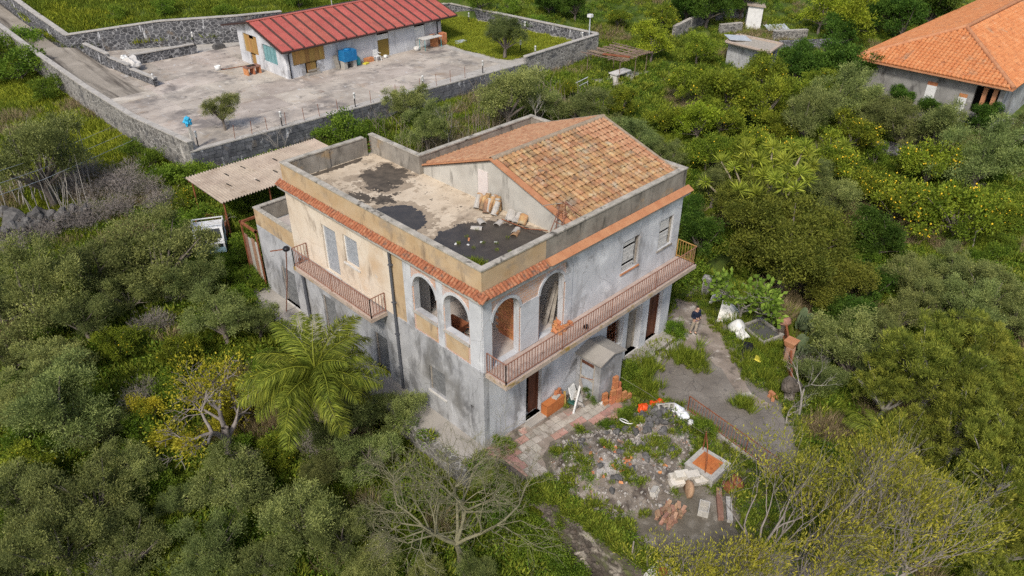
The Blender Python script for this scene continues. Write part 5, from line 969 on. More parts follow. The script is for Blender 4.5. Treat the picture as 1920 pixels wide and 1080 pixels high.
MB().obox((20.3, 38.3, 4.35), (1.25, .9, .85), (0, 0, 0)).lathe((20.3, 38.3, 4.77), [(.3, 0), (.28, .1), (.05, .12)], 14).build('tank', 'blue_plastic', t)
for x in (19.85, 20.75): MB().box((x-.15, 38.0, 3.3), (x+.15, 38.6, 3.93)).build('block_leg', 'block_grey', t)
put('leaning_board', tmesh(MB().bar((0, 0, 0), (0, .35, 1.1), .35, .04), 'old_wood'), 'pale board leaning on the house wall beside the blue tank', 'board', (19.35, 38.45, 3.3))
put('gas_bottle', tmesh(MB().lathe((0, 0, 0), [(.18, 0), (.24, .05), (.24, .5), (.14, .65), (.06, .68), (.06, .76)], 16), 'teal_plastic'), 'teal gas bottle standing beside the blue tank', 'gas bottle', (21.3, 38.4, 3.3))
put('brick_planter', tmesh(MB().box((-.4, -.2, 0), (.4, .2, .35)), 'brick'), 'red brick planter between gas bottle and white chair', 'planter', (22.5, 38.5, 3.3))
put('yellow_tray', tmesh(MB().obox((0, 0, .06), (.5, .35, .1), (0, 0, .3)), 'yellow_plastic'), 'yellow tray on the ground beside the gas bottle', 'tray', (21.9, 38.1, 3.31))
put('small_pail', tmesh(MB().lathe((0, 0, 0), [(.12, 0), (.17, .25), (.14, .25), (.12, .05)], 12), 'plastic_white'), 'small white pail beside the ochre door', 'pail', (24.2, 38.4, 3.3))
t = thing('plastic_chair', 'white plastic garden chair by the ochre door', 'chair', (23.2, 38.2, 3.3)); cx, cy = 23.2, 38.2
MB().box((cx-.23, cy-.22, 3.7), (cx+.23, cy+.22, 3.74)).build('seat', 'chair_plastic', t)
for a in (-1, 1):
    for b in (-1, 1): MB().bar((cx+a*.25, cy+b*.25, 3.3), (cx+a*.2, cy+b*.19, 3.7), .04).build('leg', 'chair_plastic', t)
    MB().bar((cx+a*.25, cy-.2, 3.95), (cx+a*.25, cy+.25, 3.97), .05, .03).build('armrest', 'chair_plastic', t)
MB().wall([(-.24, 3.72), (.24, 3.72), (.22, 4.15), (.12, 4.22), (-.12, 4.22), (-.22, 4.15)], [rect(-.16, -.1, 3.8, 4.1), rect(-.03, .03, 3.8, 4.12), rect(.1, .16, 3.8, 4.1)], (cx, cy+.25, 0), (1, 0, 0), (0, -1, 0), .03).build('backrest', 'chair_plastic', t)
t = thing('work_table', 'white-topped table with thin blue legs by the house', 'table', (29.0, 38.0, 3.3)); MB().obox((29.1, 38.1, 4.3), (2.1, .9, .06)).build('tabletop', 'marble', t)
for a in (-1, 1):
    for b in (-1, 1): MB().tube([(29.1+a*.95, 38.1+b*.38, 3.3), (29.1+a*.95, 38.1+b*.38, 4.27)], .025, 6).build('leg', 'teal_plastic', t)
for i, (x, zz) in enumerate(((29.7, 0), (29.95, 0), (29.7, 1), (29.95, 1), (29.7, 2), (29.95, 2), (30.75, 0), (31.0, 0), (30.75, 1), (31.0, 1), (30.75, 2), (31.0, 2))): put('pallet_brick', tmesh(MB().box((-.12, -.3, 0), (.12, .3, .34)), 'brick'), 'red hollow brick block in the stacks at the house corner', 'brick', (x, 38.45, 3.3+.345*zz), group='red brick stacks at the house corner')
put('plaster_pot', tmesh(MB().lathe((0, 0, 0), [(.2, 0), (.28, .35), (.24, .35), (.2, .1)], 14), 'marble'), 'round pale pot beside the blue-legged table', 'pot', (27.6, 38.3, 3.3))
put('sheet_stack', tmesh(MB().obox((0, 0, .05), (1.3, .6, .1), (0, 0, .2)).obox((.3, .2, .12), (1.0, .5, .04), (0, 0, -.1)), 'tin'), 'pale sheets stacked flat near the lawn edge', 'sheets', (32.2, 37.6, 3.3))

# ================================================================ corrugated awning behind the villa
A = thing('corrugated_awning', 'beige corrugated sheet canopy on posts behind the villa', 'canopy', (4.6, 23.6, .6)); AX0, AX1, AY0, AY1 = .2, 9.0, 21.4, 25.9
def corr(xa, xb, ya, yb, za, zb, nw):
    n = nw*6; vs = []; fs = []
    for k in range(n+1):
        x = xa+(xb-xa)*k/n; h = .045*math.cos(2*math.pi*k/6)
        for y, z in ((ya, za), (yb, zb)):
            for d in (0, -.012): vs.append((x, y, z+h+d))
    for k in range(n): a, b = k*4, k*4+4; fs += [(a, b, b+2, a+2), (a+1, a+3, b+3, b+1), (a, a+1, b+1, b), (a+2, b+2, b+3, a+3)]
    return MB().add(vs, fs, False)
for i in range(10):
    for j in range(2):
        xa = AX0+i*.88; ya = AY0+j*2.2; za = 3.42-.02+j*.03; corr(xa, xa+.885, ya, ya+2.32-.0, za+.006*(i % 2)+random.uniform(0, .01), za+.045+.006*(i % 2), 5).build('sheet', 'corrugated', A)
for x, y in ((2.2, 24.6), (3.4, 24.9), (1.6, 23.2), (3.1, 22.6), (5.4, 24.6), (4.5, 23.0)): MB().obox((x, y, 3.5), (.07, .42, .012), (.02, 0, .1), .2).build('tear_shade', 'shade_black', A)  # dark strips on top of the sheets, painting the shade seen through tears
for x in (.5, 3.3, 6.1, 8.7):
    for y in (21.7, 25.6): MB().tube([(x, y, gs(x, y)-.1), (x, y, 3.34)], .05, 8).build('post', 'rust', A)
for y in (21.7, 23.6, 25.6): MB().bar((.3, y, 3.32), (8.9, y, 3.32), .08, .08).build('beam', 'rust', A)
Lq = thing('lean_to', 'rusty framed lean-to of old panels behind the low annex', 'lean-to', (1.2, 18.0, .1))
for x, y in ((-.05, 17.15), (1.6, 17.15), (-.05, 18.7), (1.6, 18.7)): MB().bar((x, y, .0), (x, y, 3.3), .07).build('post', 'rust', Lq)
for a, b in (((-.1, 17.15), (1.7, 17.15)), ((-.1, 18.7), (1.7, 18.7)), ((-.05, 17.1), (-.05, 18.8)), ((1.6, 17.1), (1.6, 18.8))): MB().bar((*a, 3.35), (*b, 3.35), .1, .12).build('beam', 'rust', Lq)
for k in range(4): MB().box((-.03, 17.2+k*.37, .3), (.0, 17.2+k*.37+.35, 2.6+.1*(k % 2))).build('panel', 'old_brick' if k % 2 else 'block_grey', Lq)

# ================================================================ old pickup in the weeds
TR = thing('pickup_truck', 'old white pickup with roof rack and rusty load bed in the weeds', 'truck', (-.2, 22.6, 0)); TR.rotation_euler.z = R(-28)
tz = g(-.2, 22.6); TR.location.z = tz
def tpart(mb, nm, m_, par=None):
    o = mb.build(nm, m_); o.parent = par or TR; return o
# local frame: forward is -Y
prof = [(-1.9, .45), (-1.9, .95), (-1.75, 1.15), (-1.45, 1.72), (-.55, 1.76), (-.5, .45)]
m_ = MB(); n = len(prof); vs = [(-.78, y, z) for y, z in prof]+[(.78, y, z) for y, z in prof]
cab = tpart(m_.add(vs, [tuple(range(n)), tuple(range(2*n-1, n-1, -1))]+[(i, i+n, (i+1) % n+n, (i+1) % n) for i in range(n)]), 'cab', 'truck_white')
tpart(MB().add([(-.68, -1.745, 1.2), (.68, -1.745, 1.2), (.62, -1.475, 1.68), (-.62, -1.475, 1.68)], [(0, 1, 2, 3)]), 'windscreen', 'glass_dark', cab)
for s in (-1, 1):
    tpart(MB().add([(s*.785, -1.6, 1.18), (s*.785, -.75, 1.18), (s*.785, -.75, 1.64), (s*.785, -1.42, 1.64)], [(0, 1, 2, 3)]), 'side_window', 'glass_dark', cab)
    tpart(MB().box((s*.55-.12, -1.93, .75), (s*.55+.12, -1.9, .93)), 'headlight', 'glass_dark', cab)
    for y in (-1.35, .9):
        wl = tpart(MB().lathe((s*.72, y, .3), [(.12, -.1), (.3, -.1), (.3, .1), (.12, .1)], 18, 'x'), 'wheel', 'bag_black'); tpart(MB().lathe((s*.76, y, .3), [(.03, -.05), (.14, -.05), (.14, .06), (.03, .06)], 12, 'x'), 'rim', 'tin', wl)
tpart(MB().box((-.8, -1.96, .42), (.8, -1.9, .56)), 'bumper', 'truck_blue'); tpart(MB().box((-.75, -1.915, .58), (.75, -1.902, .74)), 'grille', 'truck_blue')
for a, b in (((-.8, -.5, 1.9), (.8, -.5, 1.9)), ((-.8, -.6, .9), (-.8, -.5, 1.9)), ((.8, -.6, .9), (.8, -.5, 1.9)), ((-.8, -1.4, 1.95), (.8, -1.4, 1.95)), ((-.8, -1.4, 1.95), (-.8, -.5, 1.9)), ((.8, -1.4, 1.95), (.8, -.5, 1.9))): tpart(MB().bar(a, b, .05), 'rack_bar', 'truck_white')
tpart(MB().box((-.85, -.42, .6), (.85, 1.7, .68)), 'bed', 'rust')
for a, b in (((-.85, -.42, .68), (-.8, 1.7, 1.12)), ((.8, -.42, .68), (.85, 1.7, 1.12)), ((-.8, 1.64, .68), (.8, 1.7, 1.12)), ((-.8, -.42, .68), (.8, -.37, 1.3))): tpart(MB().box(a, b), 'side_board', 'rust')
for s in (-1, 1): tpart(MB().box((s*.4-.05, -.5, .4), (s*.4+.05, 1.6, .6)), 'chassis_rail', 'rust')

# ================================================================ left edge: dry-stone wall, boulders, pole, cables
ds = thing('dry_stone_wall', 'dark tumbledown dry-stone wall at the edge of the left grove', 'wall', (-6, 29, .2)); rs = random.Random(9)
for k in range(150):
    u = rs.random(); x, y = -11+u*6.5, 30.7-1.5*u+.15*rs.uniform(-1, 1); zz = g(x, y-.6)+rs.uniform(.0, 1.25)
    inst('stone', lv[k % 4], ds, (x+6, y-29, zz-.2), (rs.random()*6, rs.random()*6, rs.random()*6), [rs.uniform(.35, .6) for _ in range(3)])
for i, (px, py, s) in enumerate(((30, 415, 1.5), (72, 408, 1.25), (5, 400, 1.0))): p = on_ground(px, py, .4); put('boulder', lv[i], 'large rounded dark boulder above the dry-stone wall', 'boulder', p, (i, i*2, i), (s, s*.9, s*.95), 'boulders above the dry-stone wall')
p = Vector((-11.15, 23.06, g(-11.15, 23.06))); t = thing('utility_pole', 'grey wooden utility pole rising from the left grove', 'pole', p); MB().tube([p-Vector((0, 0, .2)), p+Vector((-.1, 0, 8))], [.15, .11], 10).build('pole', 'old_wood', t); MB().bar(p+Vector((-.7, 0, 7.4)), p+Vector((.6, 0, 7.4)), .1).build('crossarm', 'old_wood', t)
for i, (a, b) in enumerate((((0, 314), (208, 239)), ((0, 337), (232, 251)), ((0, 359), (254, 261)))):
    A_ = at_z(*a, 5.5); B_ = Vector((1.5, 0, 0)); d = pxray(*b); B_ = CAM+d*((1.35-CAM.x)/d.x); A_ = A_+(A_-B_)*.5
    tag(MB().tube([A_, (A_+B_)/2-Vector((0, 0, .25)), B_], .014, 5).build('cable', 'tin'), 'thin pale overhead cable running to the lane wall', 'cable', 'overhead cables at the lane wall')

# ================================================================ orange-roofed house at the right edge
OH = thing('orange_roofed_house', 'unfinished grey house under a large orange hip roof', 'house', (62, 2.3, .5)); ox, oy0, oy1, oz = 51.6, -3.2, 7.9, 4.15
mat('bare_block', [(.3, (.2, .195, .185)), (.7, (.32, .31, .295))], 1.2, .95, .3, 15, spots=[((.1, .095, .09), .9, .53, .66, (1, 1, .5)), ((.4, .39, .37), 1.4, .6, .7)], brick=((.26, .25, .24), .5, .25, .012))
MB().wall(rect(oy0, oy1, -1.5, oz), [rect(-2.9, -1.2, 1.6, 3.7)], (ox, 0, 0), (0, 1, 0), (-1, 0, 0), .3).build('wall', 'bare_block', OH)
MB().box((ox+.3, oy1-.3, -1.5), (82, oy1, oz)).build('wall', 'grey_plaster', OH); MB().box((ox+.3, oy0, -1.5), (82, oy0+.3, oz)).build('wall', 'grey_plaster', OH); MB().box((81.7, oy0+.3, -1.5), (82, oy1-.3, oz)).build('wall', 'grey_plaster', OH); MB().box((ox+1.2, oy0+.3, .2), (ox+1.3, 2, oz)).build('inner_wall', 'shade_black', OH)  # the inner panel is black to paint the dark behind the open bay
for y in (-2.6, -1.9): MB().box((ox-.02, y-.15, 1.6), (ox+.25, y+.15, 3.7)).build('pillar', 'cornice_orange', OH)
for y, w2, zt in ((1.95, .75, 3.0), (-.5, .6, 2.6)):
    wq = MB().box((ox-.03, y-w2/2, .9), (ox-.002, y+w2/2, zt)).build('window', 'white_paint', OH); MB().box((ox-.035, y-w2/2, zt+.002), (ox-.003, y+w2/2, zt+.28)).build('lintel', 'brick', wq)
bq = MB().box((ox-1.5, -6.2, .9), (ox+2.5, -3.22, 1.15)).build('balcony', 'concrete', OH); MB().box((ox-1.6, -6.2, 1.15), (ox-1.45, -3.3, 2.1)).build('side_wall', 'grey_plaster', bq)
for k in range(9): MB().box((ox-1.3+k*.42, -6.2, 1.15), (ox-1.2+k*.42, -6.12, 2.0)).build('baluster', 'marble', bq)
MB().bar((ox-1.5, -6.16, 2.05), (ox+2.5, -6.16, 2.05), .16, .1).build('handrail', 'marble', bq)
for k in range(7): MB().box((ox-1.2+k*.3, -7.4, -1.3), (ox-.9+k*.3, -6.25, -.9+k*.28)).build('stair', 'grey_plaster', bq)
MB().bar((ox-1.3, -7.4, .0), (ox+1.0, -7.4, 2.0), .15, .9).build('stair_wall', 'white_paint', bq)
e0, e1 = -3.85, 8.4; ex = 50.9; ap = Vector((57.2, 2.3, 6.55)); e2 = 83
orf = MB().add([(ex, e0, oz), (ex, e1, oz), (e2, e1, oz), (e2, e0, oz), tuple(ap), (e2, ap.y, ap.z), (ex, e0, oz-.12), (ex, e1, oz-.12), (e2, e1, oz-.12), (e2, e0, oz-.12)], [(0, 4, 1), (1, 4, 5, 2), (3, 5, 4, 0), (2, 5, 3), (6, 7, 8, 9), (0, 1, 7, 6), (1, 2, 8, 7), (2, 3, 9, 8), (3, 0, 6, 9)]).build('roof', 'orange_tile', OH)
def tilefield(P, du, nu, up, dv, keep, m_, nm, par, w2=.16, lift=.0):
    """rows of barrel tiles joined: P origin, du across, up along the slope"""
    mb = MB(); nrm = du.cross(up).normalized(); nrm = nrm if nrm.z > 0 else -nrm; vs = []; fs = []
    for i in range(nu[0]):
        for j in range(nu[1]):
            c = P+du*(i+.5)*2*w2*1.02+up*j*dv
            if not keep(c+up*dv*.5): continue
            k0 = len(vs); jit = random.uniform(-.012, .012)
            for q, r_ in ((0, 1), (dv*1.12, .88)):
                for a in (0, .3, .5, .7, 1): th = math.pi*a; vs.append(tuple(c+du*(w2*r_*math.cos(th)+jit)+up*q+nrm*(w2*.62*r_*math.sin(th)+.03*(1 if q == 0 else 0)+lift)))
            for k in range(4): fs.append((k0+k, k0+k+1, k0+6+k, k0+5+k))
            fs.append((k0+4, k0+3, k0+2, k0+1, k0))
    return tag(mb.add(vs, fs).build(nm, m_, par), kind='stuff')
tag(tilefield(Vector((ex-.05, e0, oz)), Vector((0, 1, 0)), (38, 17), (Vector((ap.x, 0, ap.z))-Vector((ex, 0, oz))).normalized(), .4, lambda c: (c.x-ex) < (ap.x-ex)*(1-abs(c.y-ap.y)/((e1-e0)/2))-.05, 'orange_tile', 'tile_rows', orf))
tag(tilefield(Vector((ex, e1+.05, oz)), Vector((1, 0, 0)), (98, 17), (Vector((0, ap.y, ap.z))-Vector((0, e1, oz))).normalized(), .4, lambda c: c.y > ap.y+.1 and (c.x-ex) > (ap.x-ex)*(e1-c.y)/(e1-ap.y)+.05, 'orange_tile', 'tile_rows', orf))
tag(tilefield(Vector((ex, e0-.05, oz)), Vector((1, 0, 0)), (98, 17), (Vector((0, ap.y, ap.z))-Vector((0, e0, oz))).normalized(), .4, lambda c: c.y < ap.y-.1 and (c.x-ex) > (ap.x-ex)*(c.y-e0)/(ap.y-e0)+.05, 'orange_tile', 'tile_rows', orf))
for a, b in (((ex, e0, oz), ap), ((ex, e1, oz), ap), (ap, (e2, ap.y, ap.z))): MB().tube([Vector(a)+Vector((0, 0, .05)), Vector(b)+Vector((0, 0, .1))], .17, 8).build('ridge_tiles', 'cornice_orange', orf)
MB().bar((ex-.06, e0, oz-.1), (ex-.06, e1, oz-.1), .08, .12).build('gutter', 'cornice_orange', OH)

# ================================================================ pergola, sheds and walls behind on the right
mat('cane_wood', [(.3, (.16, .115, .085)), (.7, (.27, .2, .15))], 6, .9, objrand=.2)
PG = thing('pergola', 'ramshackle pergola of dry canes beside the lawn wall', 'pergola', (39.5, 24.0, 1.6)); rs = random.Random(5)
pz = 3.55
for x, y in ((34.6, 25.6), (39.6, 26.0), (34.6, 20.6), (37.4, 20.4), (40.2, 20.8), (37, 23.4)): MB().tube([(x, y, g(x, y)-.1), (x+.05, y, pz)], .05, 7).build('post', 'cane_wood', PG)
for k in range(14): y = 20.3+k*.42; MB().tube([(34.4+rs.uniform(-.4, .4), y, pz+.05), (40.3+rs.uniform(-.6, .3), y+rs.uniform(-.5, .5), pz+.05+rs.uniform(0, .1))], .045, 6).build('cane', 'cane_wood', PG)
for k in range(14): x = 34.5+k*.43; MB().tube([(x, 20.1+rs.uniform(-.3, .2), pz+.14), (x+rs.uniform(-.5, .5), 26+rs.uniform(-.2, .3), pz+.14)], .04, 6).build('cane', 'cane_wood', PG)
MB().obox((35.6, 22.0, pz+.22), (3.4, .6, .05), (0, 0, -1.2)).build('rusty_sheet', 'rust', PG)
for o_ in (PG, bpy.data.objects['pergola_floor']) if 'pergola_floor' in bpy.data.objects else (PG,): o_.scale = (.72, .72, 1); o_.location.x = 40.8; o_.location.y = 25.1
t = thing('stone_table', 'white stone table under the cane pergola', 'table', (37.2, 22.6, g(37.2, 22.6))); zz = g(37.2, 22.6); MB().box((36.9, 22.6, zz+.78), (38.9, 23.5, zz+.88)).build('tabletop', 'marble', t); MB().box((37.0, 22.7, zz-.1), (37.3, 23.4, zz+.78)).build('leg', 'marble', t); MB().box((38.5, 22.7, zz-.1), (38.8, 23.4, zz+.78)).build('leg', 'marble', t)
tag(MB().prism(jag([(36, 22.2), (36, 27.4), (41.6, 27.2), (41.6, 22.7)], .3, .5, 3), 0.2, g(37, 23.4)+.12).build('pergola_floor', 'concrete'), 'grey concrete floor under the cane pergola', 'pavement', kind='structure')
t = thing('handrail', 'grey metal stair railing beside the pergola', 'railing', (34, 25, 1.5)); 
for k in range(2): MB().tube([(32.4, 24.4, 1.6+.4*k), (34.2, 23.6, 2.3+.4*k)], .03, 6).build('rail', 'tin', t)
for x, y, z_ in ((32.4, 24.4, .9), (33.3, 24.0, .9), (34.2, 23.6, .9)): MB().tube([(x, y, z_), (x, y, z_+1.5)], .03, 6).build('post', 'tin', t)
def box_px(t, pxs, z0, z1, name, m_): P = [at_z(px, py, z1) for px, py in pxs]; return MB().prism([(p.x, p.y) for p in P], z0, z1).build(name, m_, t)
SR = [(1362, 79), (1385, 66), (1466, 83), (1443, 99)]; zs = 3.7; P = [at_z(*q, zs) for q in SR]
t = thing('flat_roofed_shed', 'small plastered shed with flat rimmed roof and tin sheet', 'shed', (P[0].x, P[0].y, 1)); box_px(t, [(1366, 80), (1387, 69), (1460, 84), (1441, 97)], .3, zs-.15, 'wall', 'grey_plaster')
rfq = MB().prism([(p.x, p.y) for p in P], zs-.15, zs).build('roof', 'old_wood', t)
for a, b in zip(P, P[1:]+P[:1]): MB().bar(a+Vector((0, 0, .06)), b+Vector((0, 0, .06)), .3, .13).build('rim', 'balcony_edge', rfq)
c = at_z(1383, 75, zs); MB().obox((c.x, c.y, zs+.2), (2.2, 1.4, .05), (.1, .1, -.6)).build('tin_sheet', 'tin', rfq)
p = on_ground(1410, 50); t = thing('block_hut', 'tall narrow pale hut with tiled top above the sheds', 'hut', p); MB().obox(p+Vector((0, 0, 1.0)), (1.5, 1.5, 2.4), (0, 0, .6)).build('wall', 'white_paint', t); MB().obox(p+Vector((0, 0, 2.26)), (1.9, 1.9, .12), (.08, 0, .6)).build('roof', 'corrugated', t)
for i, (a, b, h, lab) in enumerate((((1265, 75), (1338, 38), 1.3, 'mottled stone wall climbing beside the bright green tree'), ((1340, 40), (1392, 40), 1.1, 'dark dry-stone wall beside the narrow pale hut'), ((1350, 66), (1390, 62), 1.0, 'pale block wall below the narrow hut'), ((1450, 78), (1512, 75), 1.0, 'mottled stone terrace wall behind the flat-roofed shed'), ((1460, 100), (1575, 95), 1.1, 'low stone wall between shed and orange-roofed house'), ((1625, 283), (1715, 295), .8, 'low dry-stone wall among the lemon trees'))):
    A_, B_ = on_ground(*a), on_ground(*b); polywall('stone_wall', lab, [(A_.x, A_.y, A_.z-.5, A_.z+h), (B_.x, B_.y, B_.z-.5, B_.z+h)], .4, ('rubble_wall', 'basalt_wall', 'rubble_wall', 'rubble_wall', 'basalt_wall', 'basalt_wall')[i], 1, ('coping', 'basalt_wall')[i in (1, 4, 5)], .05, 0)
p = on_ground(1455, 55, .2); put('cold_frame', tmesh(corr(-1.2, 1.2, -.7, .7, .05, .35, 6), 'tin'), 'grey corrugated sheet lying on dry grass by the hut', 'sheet', p, (0, 0, -.6))
p = on_ground(1488, 2, .0); put('yellow_crate', tmesh(MB().obox((0, 0, .3), (1.2, .8, .6)), 'yellow_plastic'), 'yellow crate in the grass above the back wall', 'crate', on_ground(478, 1), (0, 0, .3))
for i, (px, py) in enumerate(((1305, 455), (1345, 458))): pass
t = thing('trellis_frame', 'pale wooden frame standing in the grass below the lemon trees', 'frame', on_ground(1835, 455)); p = t.location
for a, b in (((-1.2, 0, 0), (-1.0, .2, 1.1)), ((-1.0, .2, 1.1), (1.2, -.2, 1.1)), ((1.2, -.2, 1.1), (1.4, -.4, 0))): MB().tube([p+Vector(a), p+Vector(b)], .045, 6).build('pole', 'old_wood', t)
# ================================================================ plants
def leafmat(name, c, attr=.45, objr=.16, tr=.3, c2=None):
    c2 = c2 or tuple(min(1, q*1.35) for q in c)
    return mat(name, [(.35, c), (.65, c2)], 1.6, .6, 0, objrand=objr, attr=attr, trans=tr, coord='obj', spec=.14)
leafmat('olive_leaf', (.128, .162, .046), .7, .32, c2=(.24, .275, .09)); leafmat('citrus_leaf', (.135, .195, .018), .62, .2, c2=(.25, .295, .03)); leafmat('bright_leaf', (.24, .33, .02), c2=(.34, .4, .04)); leafmat('dark_leaf', (.05, .105, .013), .6, c2=(.09, .165, .024))
leafmat('carob_leaf', (.11, .13, .02), .6, c2=(.19, .2, .032)); leafmat('pine_leaf', (.14, .175, .028), .75, c2=(.27, .29, .045)); leafmat('acacia_leaf', (.24, .235, .03), .6, c2=(.39, .36, .045)); leafmat('fig_leaf', (.17, .27, .035), c2=(.24, .34, .055), tr=.4)
leafmat('palm_leaf', (.13, .17, .02), .6, c2=(.23, .265, .035)); leafmat('yucca_leaf', (.24, .29, .03), c2=(.36, .4, .06)); leafmat('weed_leaf', (.09, .165, .016), .6, .2, c2=(.18, .26, .03)); leafmat('grass_blade', (.14, .2, .02), .5, c2=(.23, .28, .035)); leafmat('meadow_blade', (.22, .27, .024), c2=(.34, .37, .04)); leafmat('dry_blade', (.26, .2, .11), c2=(.38, .31, .18)); leafmat('yellow_leaf', (.36, .33, .025), c2=(.46, .41, .04))
mat('bark', [(.3, (.11, .09, .075)), (.7, (.21, .18, .155))], 6, .95, .4, 20, stretch=(1, 1, .3)); mat('bark_pale', [(.3, (.25, .23, .2)), (.7, (.4, .37, .33))], 6, .95, .3, 20, stretch=(1, 1, .3)); mat('bark_green', [(.3, (.16, .15, .085)), (.7, (.27, .25, .16))], 6, .95, .3, 20); mat('twig', [(.3, (.18, .155, .14)), (.7, (.31, .275, .25))], 6, .95)
mat('lemon', (.75, .52, .03), 3, .5); mat('dead_frond', [(.3, (.26, .21, .15)), (.7, (.4, .34, .26))], 5, .95); mat('cactus', [(.3, (.07, .1, .045)), (.7, (.13, .16, .08))], 4, .7)

def unit(v): return v/np.maximum(np.linalg.norm(v, axis=1, keepdims=True), 1e-9)
def leaves(name, pos, d, L, W, tint, mtl, rng, bend=0.0):
    n = len(pos); d = unit(d); r = unit(rng.normal(size=(n, 3))); s = unit(np.cross(d, r)); L = np.broadcast_to(L, (n,)).reshape(-1, 1)*rng.uniform(.7, 1.3, (n, 1)); W = np.broadcast_to(W, (n,)).reshape(-1, 1)*rng.uniform(.75, 1.25, (n, 1))
    q = np.empty((n, 4, 3)); q[:, 0] = pos; q[:, 1] = pos+d*L*.45+s*W/2; q[:, 2] = pos+d*L; q[:, 3] = pos+d*L*.45-s*W/2
    return qmesh(name, q.reshape(-1, 3), tint, mtl)
def qmesh(name, v, tint, mtl):
    n = len(v)//4; me = bpy.data.meshes.new(name); me.vertices.add(4*n); me.vertices.foreach_set('co', v.astype(np.float32).ravel()); me.loops.add(4*n); me.loops.foreach_set('vertex_index', np.arange(4*n, dtype=np.int32))
    me.polygons.add(n); me.polygons.foreach_set('loop_start', np.arange(0, 4*n, 4, dtype=np.int32)); me.polygons.foreach_set('loop_total', np.full(n, 4, np.int32)); me.update(calc_edges=True)
    a = me.attributes.new('tint', 'FLOAT', 'FACE'); a.data.foreach_set('value', np.asarray(tint, np.float32)); me.materials.append(MATS[mtl]); return me
def crown_points(rng, lobes, ncl, shell=(.55, 1.0), low=-.55):
    """clump centres spread through the lobes of a crown"""
    out = []; w = np.array([l[1][0]*l[1][1]*l[1][2] for l in lobes])**.67; w = w/w.sum()
    while len(out) < ncl:
        c, r = lobes[rng.choice(len(lobes), p=w)]; v = rng.normal(size=3); v /= np.linalg.norm(v)
        if v[2] < low: continue
        out.append(np.array(c)+np.array(r)*v*rng.uniform(*shell))
    return np.array(out)
def crown(name, seed, lobes, ncl, nlf, cr, L, W, mtl, up=.35, flat=.75, shell=(.5, 1.0), outw=.7):
    rng = np.random.default_rng(seed); C_ = crown_points(rng, lobes, ncl, shell); cen = np.mean([l[0] for l in lobes], axis=0)
    crr = cr*rng.uniform(.6, 1.35, ncl); k = np.repeat(np.arange(ncl), (nlf*rng.uniform(.5, 1.4, ncl)).astype(int)); n = len(k)
    off = rng.normal(size=(n, 3))*np.array([1, 1, flat])*.5; pos = C_[k]+off*crr[k][:, None]
    d = unit(off)*outw+rng.normal(size=(n, 3))*.5+np.array([0, 0, up])+unit(C_[k]-cen)*.3
    ct = rng.uniform(0, 1, ncl); return leaves(name, pos, d, L, W, np.clip(.65*ct[k]+.35*rng.uniform(0, 1, n), 0, 1), mtl, rng), C_
def limbs(name, C_, H0, rad, mtl, seed, nl=14, lean=.25, n0=7):
    rng = random.Random(seed); mb = MB(); top = Vector((rng.uniform(-lean, lean), rng.uniform(-lean, lean), H0)); mb.tube([(0, 0, -.3), (top.x*.3+rng.uniform(-.08, .08), top.y*.3, H0*.5), top], [rad*1.25, rad*.95, rad*.8], n0)
    for i in rng.sample(range(len(C_)), min(nl, len(C_))):
        c = Vector(C_[i]); mid = top.lerp(c, .5)+Vector((rng.uniform(-.25, .25), rng.uniform(-.25, .25), rng.uniform(-.1, .25))); mb.tube([top-Vector((0, 0, .1)), mid, c], [rad*.5, rad*.3, rad*.08], 5, False)
    o = mb.build(name, mtl); me = o.data; bpy.data.objects.remove(o); return me
def lobes_of(rng, R_, zc, rz, n=7, sp=.66):
    L_ = [((0, 0, zc), (R_*.6, R_*.6, rz*.75))]
    for k in range(n): a = 6.28*k/n+rng.uniform(-.4, .4); d = R_*sp*rng.uniform(.75, 1.15); s = rng.uniform(.28, .5); L_.append(((d*math.cos(a), d*math.sin(a), zc+rz*rng.uniform(-.5, .6)), (R_*s, R_*s, rz*s*1.05)))
    return L_
KIND = {}
def kind(key, nm, nvar, R_, zc, rz, ncl, nlf, cr, L, W, mtl, bark, H0, rad, fruits=0, **kw):
    vs = []
    for s in range(nvar):
        rng = np.random.default_rng(hash(key) % 1000*0+len(KIND)*31+s); me, C_ = crown('crown', len(KIND)*100+s, lobes_of(rng, R_, zc, rz), ncl, nlf, cr, L, W, mtl, **kw); tr = limbs('trunk', C_, H0, rad, bark, len(KIND)*100+s); fr = None
        if fruits:
            mb = MB(); sph = ico(.055, 1, 0, 0, mtl='lemon'); pr = C_[rng.choice(rng.choice(len(C_), len(C_)//3), fruits)]+rng.normal(size=(fruits, 3))*cr*.55
            for p in pr: mb.add([Vector(p)+v.co for v in sph.vertices], [tuple(f.vertices) for f in sph.polygons], True)
            o = mb.build('fruit', 'lemon'); fr = o.data; bpy.data.objects.remove(o)
        vs.append((me, tr, fr))
    KIND[key] = dict(name=nm, R=R_, zc=zc, v=vs, n=0)
kind('O', 'olive_tree', 4, 2.5, 2.9, 1.9, 118, 195, .38, .14, .042, 'olive_leaf', 'bark', 1.2, .2)
kind('C', 'citrus_tree', 3, 1.9, 2.0, 1.55, 85, 120, .36, .14, .075, 'citrus_leaf', 'bark', .9, .12, fruits=26)
kind('L', 'lemon_tree', 3, 1.9, 1.9, 1.5, 75, 115, .36, .14, .075, 'citrus_leaf', 'bark', .8, .12, fruits=75)
kind('Y', 'almond_tree', 2, 1.8, 2.3, 1.8, 80, 100, .42, .17, .08, 'bright_leaf', 'bark', 1.0, .12)
kind('D', 'evergreen_tree', 2, 1.9, 2.1, 1.8, 110, 130, .36, .14, .08, 'dark_leaf', 'bark', .8, .14)
kind('K', 'carob_tree', 2, 3.4, 3.2, 2.7, 280, 130, .44, .15, .075, 'carob_leaf', 'bark', 1.4, .3)
